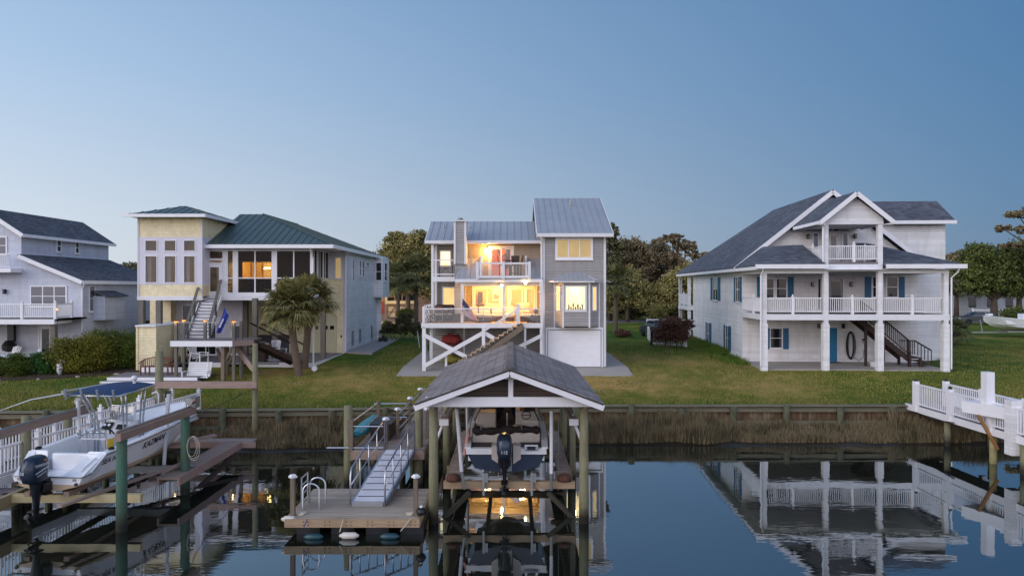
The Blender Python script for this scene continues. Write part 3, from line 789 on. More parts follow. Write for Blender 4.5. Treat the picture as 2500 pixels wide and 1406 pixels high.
# left side windows with shutters
def side(px0, px1, pyt, pyb, pane=None):
    """window on the left wall between two picture columns"""
    y1, y0 = H.y(px0, 0), H.y(px1, 0); z1, z0 = H.z(pyt, 0, y1), H.z(pyb, 0, y1)
    w = y1-y0; s = w*.26
    window(WH, (0, y1-s, z0), LEFT, w-2*s, z1-z0, M['glass'], 2, 2, .05)
    shut((0, y1, z0-.04), LEFT, s*.95, z1-z0+.08); shut((0, y0+s*.95, z0-.04), LEFT, s*.95, z1-z0+.08)
side(1736, 1759, 680, 731); side(1793, 1812, 678, 735); side(1724, 1737, 787, 837); side(1768, 1785, 794, 850)
MB().box(-.03, .0-.004, YW+.0, YW+.12, -.3, 5.7).build('corner_board', M['white2'], WH)
# dark stair under the porch
S0, S1 = V((6.05, 2.6, 2.95)), V((8.9, 2.6, .62))
mb = MB(); n = 13
for k in range(n):
    p = S0.lerp(S1, (k+.5)/n); mb.box(p.x-.15, p.x+.15, 1.75, 2.75, p.z-.06, p.z-.02); mb.box(p.x-.15, p.x-.13, 1.75, 2.75, p.z-.02, p.z+.12)
ST = bpy.data.objects.new('staircase', None); COL.objects.link(ST); ST.parent = WH
mb.build('tread', M['brownwood'], ST)
mb = MB()
for y in (1.72, 2.78): mb.beam(S0+V((0, y-2.6, -.18)), S1+V((0, y-2.6, -.18)), .05, .3)
mb.build('stringer', M['brownwood'], ST)
mb = MB()
a, b = S0+V((.1, -.88, .95)), S1+V((0, -.88, .95)); mb.beam(a, b, .09, .06); mb.beam(a-V((0,0,.8)), b-V((0,0,.8)), .05, .05)
for k in range(26):
    p = a.lerp(b, k/25); mb.beam(p-V((0,0,.85)), p, .035, .035)
mb.box(b.x-.05, b.x+.05, b.y-.05, b.y+.05, 0, 1.55)
mb.build('stair_rail', M['brownwood'], ST)
mb = MB()
for x, y, z in ((8.9, 1.6, .9), (8.9, 2.85, .9), (7.5, 1.8, 1.2), (6.45, 1.75, 2.9), (9.5, 1.6, .55), (9.5, 2.85, .55)): mb.box(x-.06, x+.06, y-.06, y+.06, 0, z)
mb.box(8.9, 9.6, 1.6, 2.9, .5, .56).box(9.4, 9.95, 1.55, 2.6, .3, .35).box(9.6, 10.15, 1.55, 2.6, .12, .17)
mb.split('landing', M['brownwood'], ST)
mb = MB(); a, b, c = V((9.0, 3.0, 1.45)), V((9.9, 3.0, 1.45)), V((10.35, 2.0, .95))
mb.beam(a, b, .08, .06).beam(b, c, .08, .06)
for k in range(9): p = a.lerp(b, k/8); mb.beam(p-V((0,0,.85)), p, .035, .035)
for k in range(6): p = b.lerp(c, k/5); mb.beam(p-V((0,0,.8)), p, .035, .035)
mb.build('landing_rail', M['brownwood'], ST)
# hose, cable, wind chime on the wall
hx = H.x(2075, YW)
def at_wh(x, y, z): 
    return (H.X + x*H.c - y*H.s, H.Y + x*H.s + y*H.c, H.Z + z)
mb = MB(Matrix.Translation(V(at_wh(0,0,0))) @ Matrix.Rotation(H.rot, 4, 'Z'))
for k in range(7):
    r, zc, hh_ = .16+.012*k, 1.05, .62-.05*(k % 3)
    mb.tube([(hx+r*(1+.25*cos(k))*sin(t_), YW-.06-.012*k, zc+(hh_+.25*(1 if cos(t_) > 0 else .95))*cos(t_)) for t_ in [2*pi*q/24 for q in range(25)]], .022, 6, cap=False)
mb.tube([(hx+.2, YW-.12, .3), (hx+.5, YW-.1, .1), (hx+.75, YW-.1, .3), (hx+.82, YW-.08, .7), (hx+.72, YW-.05, .82)], .014, 6)
solo(mb, 'garden_hose', M['black'], 'coiled black garden hose hung on the white wall beside the blue door', 'hose', at_wh(hx, YW-.1, .1), smooth=True)
cx_ = H.x(2098, YW); mb = MB(Matrix.Translation(V(at_wh(0,0,0))) @ Matrix.Rotation(H.rot, 4, 'Z'))
mb.tube([(cx_, 3.6, 2.2), (cx_, 3.6, 1.5)], .008, 5).ball((cx_, 3.6, 2.0), .05).lathe((cx_, 3.6, 1.4), [(.1, 0), (.13, .05), (.02, .12)], 10)
for k in range(5): mb.tube([(cx_+.09*cos(k*1.25), 3.6+.09*sin(k*1.25), 1.4), (cx_+.09*cos(k*1.25), 3.6+.09*sin(k*1.25), 1.22)], .01, 5)
solo(mb, 'wind_chime', M['rust'], 'small hanging wind chime right of the coiled hose', 'wind chime', at_wh(cx_, 3.6, 1.2))
mb = MB(Matrix.Translation(V(at_wh(0,0,0))) @ Matrix.Rotation(H.rot, 4, 'Z')).lathe((H.x(2133, 1.6), 1.6, .02), [(.18, 0), (.24, .25), (.26, .3)], 12)
solo(mb, 'plant_pot', M['plastic'], 'pale pot on the slab beside the dark stair', 'pot', at_wh(H.x(2133, 1.6), 1.6, 0))
mb = MB(Matrix.Translation(V(at_wh(0,0,0))) @ Matrix.Rotation(H.rot, 4, 'Z')).box(H.x(2023, 3.8), H.x(2023, 3.8)+.7, 3.5, 4.0, .021, .04)
solo(mb, 'doormat', M['black'], 'dark doormat on the slab under the blue door', 'mat', at_wh(H.x(2030, 3.8), 3.7, .02))
# soft weeds along the side wall
M['weed'] = leafmat('weed_leaf', (52, 78, 24), (104, 128, 48), .8)
vs, fs = [], []
for i in range(9000):
    y = random.uniform(2.5, 19); x = -random.random()**1.4*1.4-.05; q = at_wh(x, y, 0); k = len(vs)
    h = random.uniform(.08, .42)*(1.2+x*.5)*(1+.6*noise.noise(V((y*1.3, 2, 2)))); z = gz(q[0], q[1])-.05; w = random.uniform(.015, .04); a = random.uniform(0, pi)
    lx, ly = random.gauss(0, .1), random.gauss(0, .1)
    vs += [(q[0]-w*cos(a), q[1]-w*sin(a), z), (q[0]+w*cos(a), q[1]+w*sin(a), z), (q[0]+lx, q[1]+ly, z+h)]; fs.append((k, k+1, k+2))
props(MB().add(vs, fs).build('weed_strip', M['weed']), 'taller green weeds along the side wall of the white house', 'weeds', None, 'stuff')
# ------------------------------------------------------------------ centre grey house (world axes, ground 1.9)
G0 = 1.9
GH = thing('grey_house', 'grey three-storey house with metal roofs, lit lamps and a raised white deck', 'house', (0, 39, G0))
gs, gt, mr = M['greyside'], M['greyside_tan'], M['metal_grey']
X, Z = W.x, W.z
YT = 39.0                                            # front of the right-hand tower
tx0, tx1 = X(1326, YT), X(1478, YT)                  # 1.78, 5.33
ez = Z(573, 0, YT)                                   # eave 9.42
def zz(py, Y): return W.z(py, 0, Y)
# tower walls with the gable ends left and right
mb = MB().ext([(tx0, YT, 1.7), (tx0, 48.2, 1.7), (tx0, 48.2, ez), (tx0, 44.2, 11.9), (tx0, YT, ez)], (tx1-tx0, 0, 0))
mb.build('tower_wall', gs, GH)
mb = MB().box(tx0-.04, tx0+.1, YT-.03, YT-.004, 1.9, ez).box(tx1-.1, tx1+.03, YT-.03, YT-.004, 1.9, ez).box(tx1+.004, tx1+.03, YT-.004, YT+.1, 1.9, ez)
mb.build('corner_board', M['white'], GH)
ro = (1.42, 5.72)
mb = MB(); seamroof(mb, [(ro[0], 38.6, 9.45), (ro[1], 38.6, 9.45), (ro[1], 44.4, 12.2), (ro[0], 44.4, 12.2)], (1,0,0), .4)
seamroof(mb, [(ro[0], 48.8, 10.0), (ro[0], 44.4, 12.2), (ro[1], 44.4, 12.2), (ro[1], 48.8, 10.0)], (1,0,0), .4)
o = mb.build('tower_roof', mr, GH)
mb = MB().box(ro[0], ro[1], 38.52, 38.595, 9.26, 9.46)
for x in (ro[0]-.02, ro[1]+.02): mb.beam((x, 38.6, 9.33), (x, 44.4, 12.08), .04, .24).beam((x, 48.8, 9.9), (x, 44.4, 12.08), .04, .24)
mb.box(ro[0]+.02, ro[1]-.02, 38.6, 38.98, 9.27, 9.3)
mb.build('fascia', M['white'], o)
MB().tube([(X(1392, 43), 43, 11.4), (X(1392, 43), 43, 11.95)], .06).build('vent_pipe', M['steel'], o)
MB().tube([(tx0-.12, 38.62, 9.3), (tx0-.1, 38.85, 9.0), (tx0-.1, 38.9, 8.7), (tx0-.1, 38.9, 6.3), (tx0-.25, 38.7, 6.15)], .05, 6).build('downpipe', M['white2'], GH)
# left block: walls with real openings for the sliding doors
YA = 41.0; lx0, lx1 = X(1053, 41.5), tx0-.002
bz = zz(590, 40.5)                                   # eave of left block
def panelwall(Y, x0, x1, z0, z1, holes, m, th=.12, name='wall'):
    """wall with rectangular holes (x0,x1,z0,z1), holes sorted by x and not overlapping"""
    mb = MB(); x = x0
    for a, b, c, d in holes:
        if a > x: mb.box(x, a, Y, Y+th, z0, z1)
        if c > z0: mb.box(a, b, Y, Y+th, z0, c)
        if d < z1: mb.box(a, b, Y, Y+th, d, z1)
        x = b
    if x < x1: mb.box(x, x1, Y, Y+th, z0, z1)
    return mb.build(name, m, GH)
D1Z = 4.43                                           # deck floor level
s1 = (X(1158, YA), X(1221, YA), D1Z+.02, zz(704, YA)); s2 = (X(1244, YA), X(1306, YA), D1Z+.02, zz(704, YA))
xm_ = X(1111, YA)
panelwall(YA, xm_, lx1, D1Z-.3, 6.95, [s1, s2], gt, name='lower_wall')
D2Z = zz(676, 39.4)                                  # balcony floor 7.0
dz = (X(1198, YA), X(1249, YA), 7.02, zz(606, YA))
panelwall(YA, xm_, lx1, 6.952, bz, [dz], gt, name='upper_wall')
MB().box(xm_, lx1, YA+.01, YA+.11, G0-.2, D1Z-.31).build('ground_wall', gs, GH)
mb = MB().box(lx0, xm_-.002, 41.9, 42.02, G0-.2, bz).box(lx0, lx0+.12, 42.022, 47.9, G0-.2, bz).box(xm_-.002, xm_+.1, 41.125, 41.898, D1Z-.3, bz).box(lx0, lx1, 47.9, 48, G0-.2, bz)
mb.build('recess_wall', gs, GH)
# rooms behind the glass: shells with an opening to the front
M['roomwall'] = mat('warm_room_wall', (214, 186, 132), .7, var=.04); M['roomfloor'] = wood('room_floor', (150, 112, 72), 0, .15)
mb = MB(); rb = 45.5
mb.box(xm_+.1, lx1, rb, rb+.06, D1Z, 6.9).box(xm_+.1, lx1, YA+.121, rb, 6.9, 6.95).box(xm_+.1, xm_+.15, YA+.121, rb, D1Z, 6.9).box(lx1-.06, lx1, YA+.121, rb, D1Z, 6.9).box(-.2, -.12, YA+1.9, rb, D1Z, 6.9)
mb.build('room_wall', M['roomwall'], GH)
MB().box(xm_+.1, lx1, YA+.121, rb, D1Z-.1, D1Z-.001).build('room_floor', M['roomfloor'], GH)
M['roomorange'] = mat('orange_room_wall', (222, 116, 48), .7, var=.04)
mb = MB().box(X(1190, YA)-.4, X(1262, YA), 42.8, 42.9, 7.0, bz).box(X(1190, YA)-.45, X(1190, YA)-.4, YA+.121, 42.8, 7.0, bz).box(X(1262, YA), X(1262, YA)+.05, YA+.121, 42.8, 7.0, bz).box(X(1190, YA)-.4, X(1262, YA), YA+.121, 42.8, 6.96, 7.0)
mb.build('upper_room_wall', M['roomorange'], GH)
def slider(x0, x1, z0, z1, label=None):
    o = MB().box(x0-.14, x0, YA-.05, YA+.03, z0, z1+.14).box(x1, x1+.14, YA-.05, YA+.03, z0, z1+.14).box(x0, x1, YA-.05, YA+.03, z1, z1+.14).build('sliding_door', M['white'], GH)
    xm = (x0+x1)/2; mb = MB()
    for a, b, y in ((x0, xm+.04, YA), (xm-.04, x1, YA+.05)):
        mb.box(a, a+.07, y, y+.04, z0, z1).box(b-.07, b, y, y+.04, z0, z1).box(a+.07, b-.07, y, y+.04, z1-.07, z1).box(a+.07, b-.07, y, y+.04, z0, z0+.1)
    mb.build('frame', M['white2'], o)
    MB().box(x0+.07, xm-.03, YA+.015, YA+.02, z0+.1, z1-.07).box(xm+.03, x1-.07, YA+.065, YA+.07, z0+.1, z1-.07).build('pane', M['clear'], o)
slider(*s1); slider(*s2); slider(*dz)
# room contents
R1 = lambda px, Y: X(px, Y)
mb = MB(); a = X(1163, 44.5); mb.box(a, a+.5, 44.6, 45.2, D1Z, D1Z+.9).build('cabinet', M['dark'], GH)
def solo_box(name, mat_, label, cat, boxes, loc):
    mb = MB()
    for b in boxes: mb.box(*b)
    return solo(mb, name, mat_, label, cat, loc, bevel=.03)
x = X(1185, 43.4)
solo_box('sofa', M['cushion'], 'pale sofa inside the left sliding door of the grey house', 'sofa', [(x, x+1.5, 43, 43.8, D1Z+.15, D1Z+.45), (x, x+1.5, 43.8, 44, D1Z+.15, D1Z+.95), (x-.15, x, 43, 44, D1Z+.15, D1Z+.65), (x+1.5, x+1.65, 43, 44, D1Z+.15, D1Z+.65)], (x, 43.4, D1Z))
x = X(1262, 43.2)
solo_box('armchair', M['cushion'], 'pale armchair inside the right sliding door of the grey house', 'armchair', [(x, x+.8, 42.8, 43.4, D1Z+.15, D1Z+.5), (x, x+.8, 43.4, 43.6, D1Z+.15, D1Z+1.0), (x-.14, x, 42.8, 43.6, D1Z+.15, D1Z+.7)], (x, 43, D1Z))
x = X(1202, 45.4)
mb = MB().box(x, x+1.3, 45.42, 45.46, 5.5, 6.3)
o = props(mb.build('wall_painting', M['white2'], loc=(x, 45.45, 5.5)), 'framed pale seascape on the wall inside the left sliding door', 'painting')
mb = MB().ext([(x+.08, 45.4, 5.62), (x+1.22, 45.4, 5.7), (x+1.2, 45.4, 5.95), (x+.6, 45.4, 5.8), (x+.08, 45.4, 6.0)], (0, .018, 0)); mb.build('canvas', M['sandpath'], o)
x = X(1167, 44.9); solo_box('television', M['black'], 'dark screen in the far left corner of the lit living room', 'television', [(x, x+.32, 44.8, 44.9, D1Z+.95, D1Z+1.7)], (x, 44.8, D1Z+.95))
x = X(1281, 44.6); MB().box(x, x+.1, 44.5, 44.6, D1Z+.6, 6.8).build('glowing_mirror', M['lit_bright'], GH)  # the mirror's brightness is emission in its surface, not a reflection
pl('living_room_light', (X(1190, 43), 43.2, 6.6), 460, (1, .58, .2), .25); pl('living_room_light', (X(1275, 43), 43.0, 6.6), 430, (1, .58, .2), .25)
pl('upper_room_light', (X(1225, 42), 42.0, 8.9), 45, (1, .6, .28), .15)
# dark dancer picture in the upper room
x = X(1236, 42.6); mb = MB().tube([(x, 42.6, 7.6), (x+.1, 42.6, 8.4), (x+.05, 42.6, 8.9)], [.12, .14, .08], 8).ball((x+.02, 42.6, 9.05), .1).tube([(x+.08, 42.6, 8.6), (x-.25, 42.6, 8.3), (x-.5, 42.6, 8.75)], .05, 6).tube([(x+.1, 42.6, 8.6), (x+.3, 42.6, 8.9), (x+.25, 42.6, 9.2)], .045, 6)
solo(mb, 'dark_sculpture', M['black'], 'dark figure-like sculpture behind the upper sliding door', 'sculpture', (x, 42.6, 7.0), smooth=True)
# left block roof
mb = MB(); yl, yr_ = 40.4, 43.4; rzt = zz(541, 43.4); xe0, xe1 = X(1038, yl), tx0-.01
seamroof(mb, [(xe0, yl, bz+.05), (xe1, yl, bz+.05), (xe1, yr_, rzt), (xe0, yr_, rzt)], (1,0,0), .42)
seamroof(mb, [(xe0, 48.3, bz-.6), (xe0, yr_, rzt), (xe1, yr_, rzt), (xe1, 48.3, bz-.6)], (1,0,0), .42)
o = mb.build('roof', mr, GH)
mb = MB().box(xe0, xe1, yl-.07, yl-.005, bz-.12, bz+.06)
mb.beam((xe0-.02, yl, bz-.06), (xe0-.02, yr_, rzt-.12), .04, .2).beam((xe0-.02, 48.3, bz-.7), (xe0-.02, yr_, rzt-.12), .04, .2).box(xe0+.01, xe1, yl, 41.88, bz-.1, bz-.07)
mb.build('fascia', M['white'], o)
mb = MB().ext([(lx0, 42.03, bz-.1), (lx0, 47.9, bz-.5), (lx0, 43.4, rzt-.1)], (.1, 0, 0)); mb.build('gable_end', gs, GH)
for px in (1083, 1146): MB().tube([(X(px, 42.3), 42.3, rzt-.7), (X(px, 42.3), 42.3, rzt-.25)], .05).build('vent_pipe', M['steel'], o)
# chimney
cx0, cx1 = X(1110, 39.8), X(1136, 39.8); ct = zz(541, 39.8)
o = MB().box(cx0, cx1, 39.8, 40.9, zz(645, 39.8), ct).box(cx0, cx1, 39.9, 41.89, D1Z-.3, zz(645, 39.8)-.002).build('chimney', gs, GH)
MB().box(cx0-.05, cx0+.06, 39.77, 39.797, zz(645, 39.8), ct).box(cx1-.06, cx1+.05, 39.77, 39.797, zz(645, 39.8), ct).box(cx1+.004, cx1+.05, 39.797, 40.9, zz(645, 39.8), ct).box(cx0-.08, cx1+.08, 39.7, 41, ct, ct+.06).build('trim', M['white'], o)
MB().box(cx0+.12, cx1-.12, 39.95, 40.7, ct+.06, ct+.14).box(cx0+.2, cx1-.2, 40, 40.6, ct+.2, ct+.24).tube([(cx0+.28, 40.2, ct+.06), (cx0+.28, 40.2, ct+.24)], .1).build('flue_cap', M['steel'], o)
# lower metal roof, cut by the balcony
ye = 38.75; le = 6.86; lt_ = zz(631, YA)
bx0, bx1 = X(1166, 38.9), X(1292, 38.9)
mb = MB(); x0 = X(1111, ye); sl_ = lambda y: le + (lt_-le)*(y-ye)/(YA-ye)
seamroof(mb, [(x0, ye, le), (bx0, ye, le), (bx0+.12, YA-.02, lt_), (X(1140, YA), YA-.02, lt_), (x0+.1, 39.85, sl_(39.85))], (1,0,0), .33)
seamroof(mb, [(bx1, ye, le), (tx0-.01, ye, le), (tx0-.01, YA-.02, lt_), (bx1-.12, YA-.02, lt_)], (1,0,0), .33)
seamroof(mb, [(bx0, ye, le), (bx1, ye, le), (bx1, ye+.12, le+.07), (bx0, ye+.12, le+.07)], (1,0,0), 5)
o = mb.build('porch_roof', mr, GH)
mb = MB().box(x0, tx0-.03, ye-.06, ye-.004, le-.16, le+.02).box(x0+.3, tx0-.05, ye+.25, ye+.45, 6.5, le-.1).box(x0, tx0-.01, ye+.46, YA-.01, 6.62, 6.66)
mb.build('porch_ceiling', M['white'], o)
# white cheeks either side of balcony
for px, xx in ((1170, bx0+.1), (1284, bx1-.2)):
    MB().ext([(xx, ye+.3, 7.0), (xx, YA-.03, 7.0), (xx, YA-.03, lt_+.1), (xx, YA-.9, lt_+.1)], (.1, 0, 0)).build('cheek_wall', M['white'], GH)
# balcony
MB().box(bx0+.02, bx1-.02, ye-.1, YA-.03, 6.94, 7.0).build('balcony_floor', M['deckgrey'], GH)
bt = zz(640, 38.75)
mb = MB().box(bx0, bx1, ye-.12, ye-.04, bt-.12, bt-.02).box(bx0, bx1, ye-.14, ye-.04, 6.93, 7.08)
for x in (bx0, (bx0+bx1)/2, bx1): mb.box(x-.08, x+.08, ye-.17, ye-.02, 6.88, bt+.03)
o = mb.build('balcony_railing', M['white'], GH)
MB().box(bx0+.1, bx1-.1, ye-.09, ye-.075, 7.1, bt-.13).build('clear_panel', M['screen_rail'], o)
# porch posts, deck and fascias
YD = 38.1; dx0, dx1 = X(1031, YD), X(1326, YD)
mb = MB().box(dx0, dx1, YD, YA-.003, D1Z-.06, D1Z).box(dx0, X(1111, YA)-.01, YA-.003, 41.88, D1Z-.06, D1Z)
mb.build('deck_floor', M['decktan'], GH)
mb = MB().box(dx0, X(1262, YD), YD-.05, YD-.005, D1Z-.28, D1Z-.01).box(X(1276, YD), dx1, YD-.05, YD-.005, D1Z-.28, D1Z-.01).box(dx0-.05, dx0-.005, YD-.05, 41.88, D1Z-.28, D1Z-.01)
for k in range(12): y = YD+.3+k*.25; mb.box(dx0, dx1, y, y+.04, D1Z-.25, D1Z-.062)
mb.build('deck_fascia', M['white'], GH)
for px in (1128, 1230):
    x = X(px, 38.6); MB().box(x-.07, x+.07, 38.53, 38.67, D1Z-.25, 6.6).build('porch_post', M['white'], GH)
x = X(1322, 38.5); MB().box(x-.09, x+.09, 38.45, 38.62, G0, 6.7).build('porch_post', M['white'], GH)
for px, Y_ in ((1056, 40.6), (1064, 41.7)):
    x = X(px, Y_); MB().box(x-.07, x+.07, Y_-.07, Y_+.07, D1Z, bz-.08).build('porch_post', M['white'], GH)
# recessed side balcony on the left
rz0 = zz(676, 40.5)
o = MB().box(X(1056, 40.5), cx0, 40.42, 40.55, rz0-.28, rz0).box(X(1056, 40.5), cx0, 40.55, 41.88, rz0-.06, rz0).build('side_balcony', M['white'], GH)
MB().box(X(1058, 40.5), cx0, 40.45, 40.5, rz0+.12, rz0+.19).box(X(1058, 40.5), cx0, 40.44, 40.51, rz0+.95, rz0+1.02).build('railing', M['white'], o)
def gw(px0, px1, py0, py1, Y_, pane, nx=1, nz=1, **k):
    a, b = X(px0, Y_), X(px1, Y_); return window(GH, (a, Y_, zz(py1, Y_)), FRONT, b-a, zz(py0, Y_)-zz(py1, Y_), pane, nx, nz, **k)
gw(1076, 1099, 614, 648, 41.9, M['lit_bright']); gw(1083, 1109, 703, 745, 41.9, M['lit_blind'])
gw(1361, 1442, 586, 628, YT, M['lit_dim'], 3, 1, fw=.13)
# deck railing
rt = zz(748, YD)
mb = MB().box(dx0+.05, X(1262, YD), YD+.02, YD+.07, rt-.16, rt-.1).box(X(1269, YD), dx1, YD+.02, YD+.07, rt-.16, rt-.1).box(dx0+.02, dx0+.08, YD+.05, 41.8, rt-.16, rt-.1)
for px in (1034, 1323): x = X(px, YD); mb.box(x-.07, x+.07, YD-.02, YD+.12, D1Z, rt)
for yy in (39.3, 40.6, 41.8): mb.box(dx0-.02, dx0+.11, yy-.07, yy+.07, D1Z, rt).box(dx0-.05, dx0+.14, yy-.1, yy+.1, rt, rt+.04)
x = X(1264.5, 37.9); mb.box(x-.1, x+.1, 37.8, 38.0, D1Z-.05, rt+.08).box(x-.13, x+.13, 37.77, 38.03, rt+.08, rt+.12)
o = mb.build('deck_railing', M['white'], GH)
MB().box(dx0+.1, X(1262, YD), YD+.04, YD+.05, D1Z+.05, rt-.16).box(X(1270, YD), dx1-.1, YD+.04, YD+.05, D1Z+.05, rt-.16).build('clear_panel', M['screen_rail'], o)
mb = MB()
for px in (1080, 1180, 1300): x = X(px, YD); mb.box(x-.012, x+.012, YD+.03, YD+.06, D1Z, rt-.16)
mb.build('thin_post', M['steel'], o)
# posts and braces below the deck
YB_ = 38.15
def upost(px, py0, py1, w=.16, Y_=YB_, n='deck_post'):
    x = X(px, Y_); MB().box(x-w/2, x+w/2, Y_-w/2, Y_+w/2, zz(py1, Y_), zz(py0, Y_)).build(n, M['white'], GH)
upost(1035.5, 799, 905, .2); upost(1180.5, 799, 846, .18, 38.0); upost(1089, 862, 905, .12); upost(1282, 799, 900, .12); upost(1321, 799, 900, .13)
upost(1053, 799, 878, .18, 40.6); upost(1133, 799, 876, .08, 40.8)
def brace(p, q, Y_, w=.2):
    MB().beam((X(p[0], Y_), Y_, zz(p[1], Y_)), (X(q[0], Y_), Y_, zz(q[1], Y_)), .05, w, up=(0,0,1)).build('brace', M['white'], GH)
brace((1036, 818), (1142, 873), 38.02, .22); brace((1036, 893), (1180, 812), 37.94, .22); brace((1182, 812), (1209, 828), 38.02, .22); brace((1268, 846), (1320, 820), 38.02, .2)
mb = MB().beam((dx0+.1, 38.3, 2.1), (dx0+.1, 40.5, 4.0), .04, .04).beam((dx0+.1, 38.3, 4.0), (dx0+.1, 40.5, 2.1), .04, .04); mb.build('thin_brace', M['steel'], GH)
# stair parallel to the front
sg = bpy.data.objects.new('deck_stair', None); COL.objects.link(sg); sg.parent = GH
a, b = V((X(1262, 37.5), 37.5, D1Z-.16)), V((X(1130, 37.4), 37.4, zz(880, 37.4)+.0)); n = 13; mb = MB(); mt = MB()
for k in range(n):
    p = a.lerp(b, k/(n-1)); q = a.lerp(b, (k+1)/(n-1)); mb.box(q.x-.02, p.x+.05, 37.0, 38.0, p.z-.04, p.z); mt.box(q.x-.03, q.x, 37.0, 38.0, q.z, p.z-.045)
mb.build('tread', M['decktan'], sg); mt.build('riser', M['white'], sg)
mb = MB()
for y in (37.02, 38.0): mb.beam(a+V((.35, y-37.5, .02)), b+V((.35, y-37.4, -.24)), .05, .28)
mb.build('stringer', M['beamZ'], sg)
mb = MB().beam((X(1262, 37), 37.05, zz(757, 37.05)), (X(1184, 37), 37.05, zz(806, 37.05)), .06, .1); mb.build('hand_rail', M['white'], sg)
# garage door
o = MB().box(X(1338, YT), X(1466, YT), YT-.06, YT-.004, 1.9, zz(806, YT)).build('garage_door', M['white2'], GH)
a_, b_, c_ = X(1336, YT), X(1468, YT), zz(804, YT)
MB().box(a_-.1, a_, YT-.1, YT-.003, 1.88, c_+.12).box(b_, b_+.1, YT-.1, YT-.003, 1.88, c_+.12).box(a_, b_, YT-.1, YT-.003, c_, c_+.12).build('frame', M['white'], o)
mb = MB()
for k in range(1, 4): z = 1.9+(c_-1.9)*k/4; mb.box(a_+.03, b_-.03, YT-.063, YT-.0605, z-.006, z+.006)
mb.build('panel_line', M['white'], o)
# bay window
bd = .62; q = [(X(1353, YT), YT), (X(1375, YT-bd), YT-bd), (X(1439, YT-bd), YT-bd), (X(1455, YT), YT)]
q = [(q[0][0]+.02, YT-.001), q[1], q[2], (q[3][0]+.18, YT-.001)]
z0, z1 = zz(799, YT-bd), zz(690, YT-bd)
cwa, cwb, cz0, cz1 = X(1383, YT-bd), X(1428, YT-bd), zz(757, YT-bd), zz(701, YT-bd)
BAY = bpy.data.objects.new('bay_window', None); COL.objects.link(BAY); BAY.parent = GH
mb = MB()
A_, B_, C_, D_ = [V((p[0], p[1], 0)) for p in q]; up = V((0,0,1))
def vwall(mb, P, Q, z0, z1, th=.06):
    d = (Q-P).normalized(); nn = V((-d.y, d.x, 0))*th; mb.ext([P+up*z0, Q+up*z0, Q+up*z1, P+up*z1], nn)
vwall(mb, B_, V((cwa, B_.y, 0)), z0, z1); vwall(mb, V((cwb, B_.y, 0)), C_, z0, z1); vwall(mb, V((cwa, B_.y, 0)), V((cwb, B_.y, 0)), z0, cz0); vwall(mb, V((cwa, B_.y, 0)), V((cwb, B_.y, 0)), cz1, z1)
vwall(mb, A_, B_, z0, z1); vwall(mb, C_, D_, z0, z1)
mb.ext([A_+up*z0, B_+up*z0, C_+up*z0, D_+up*z0], (0,0,.05))
mb.build('bay_wall', gs, BAY)
mb = MB()
for P in (A_, B_, C_, D_): mb.box(P.x-.045, P.x+.045, P.y-.03, P.y+.03, z0-.03, z1)
mb.box(cwa-.1, cwa, B_.y-.04, B_.y-.002, cz0-.1, cz1+.1).box(cwb, cwb+.1, B_.y-.04, B_.y-.002, cz0-.1, cz1+.1).box(cwa, cwb, B_.y-.04, B_.y-.002, cz0-.1, cz0).box(cwa, cwb, B_.y-.04, B_.y-.002, cz1, cz1+.1)
mb.build('frame', M['white'], BAY)
MB().box(cwa, cwb, B_.y+.02, B_.y+.03, cz0, cz1).build('pane', M['clear'], BAY)
d = (B_-A_); l_ = d.length; ang = math.atan2(d.y, d.x)
for P, Q in ((A_, B_), (C_, D_)):
    d = Q-P; L = d.length; ang = math.atan2(d.y, d.x); s_ = P+d*.3
    window(BAY, (s_.x, s_.y, cz0), ang, L*.34, cz1-cz0, M['lit_blind'], 1, 1, .05, sill=False, name='side_window')
# nook behind the bay: room light put into the wall as its own glow, things on the sill
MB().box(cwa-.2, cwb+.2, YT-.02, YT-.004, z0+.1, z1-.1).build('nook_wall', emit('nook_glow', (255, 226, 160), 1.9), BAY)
mb = MB().box(cwa-.05, cwb+.05, B_.y+.08, YT-.05, cz0-.02, cz0+.03).build('nook_counter', M['cushion'], BAY)
for k in range(7):
    x = cwa+.15+k*.13; mb = MB(); h_ = random.uniform(.12, .4)
    if k % 2: mb.lathe((x, B_.y+.3, cz0+.03), [(.04, 0), (.05, .1), (.02, .14), (.02, .2)], 8); nm, mt_, ca, lb = 'bottle', M['wicker'], 'bottle', 'small dark bottle on the sill of the lit bay window'
    else:
        mb.lathe((x, B_.y+.3, cz0+.03), [(.04, 0), (.06, .09)], 8); nm, mt_, ca, lb = 'potted_sprig', M['weed'], 'plant', 'small potted sprig on the sill of the lit bay window'
        for j in range(16): t_ = random.uniform(0, 6.28); mb.beam((x, B_.y+.3, cz0+.1), (x+.1*cos(t_)*random.random(), B_.y+.3, cz0+.12+h_*random.random()), .02, .02)
    solo(mb, nm, mt_, lb, ca, (x, B_.y+.3, cz0+.03), 'things on the bay window sill')
# bay roof
mb = MB(); er, wr = zz(685, YT-bd-.2), zz(667, YT)
e0, e1 = X(1338, YT), X(1467, YT)
P = [(e0, YT-.01, er), (X(1362, YT-bd-.25), YT-bd-.25, er), (X(1452, YT-bd-.25), YT-bd-.25, er), (e1, YT-.01, er)]; T = [(X(1385, YT), YT-.01, wr+.02), (X(1421, YT), YT-.01, wr+.02)]
seamroof(mb, [P[0], P[1], T[0]], (V(P[1])-V(P[0])), .25, .04); seamroof(mb, [P[1], P[2], T[1], T[0]], (1,0,0), .25, .04); seamroof(mb, [P[2], P[3], T[1]], (V(P[3])-V(P[2])), .25, .04)
mb.build('bay_roof', mr, BAY)
MB().ext([(p[0], p[1], er-.1) for p in P], (0,0,.058)).build('bay_soffit', M['white'], BAY)
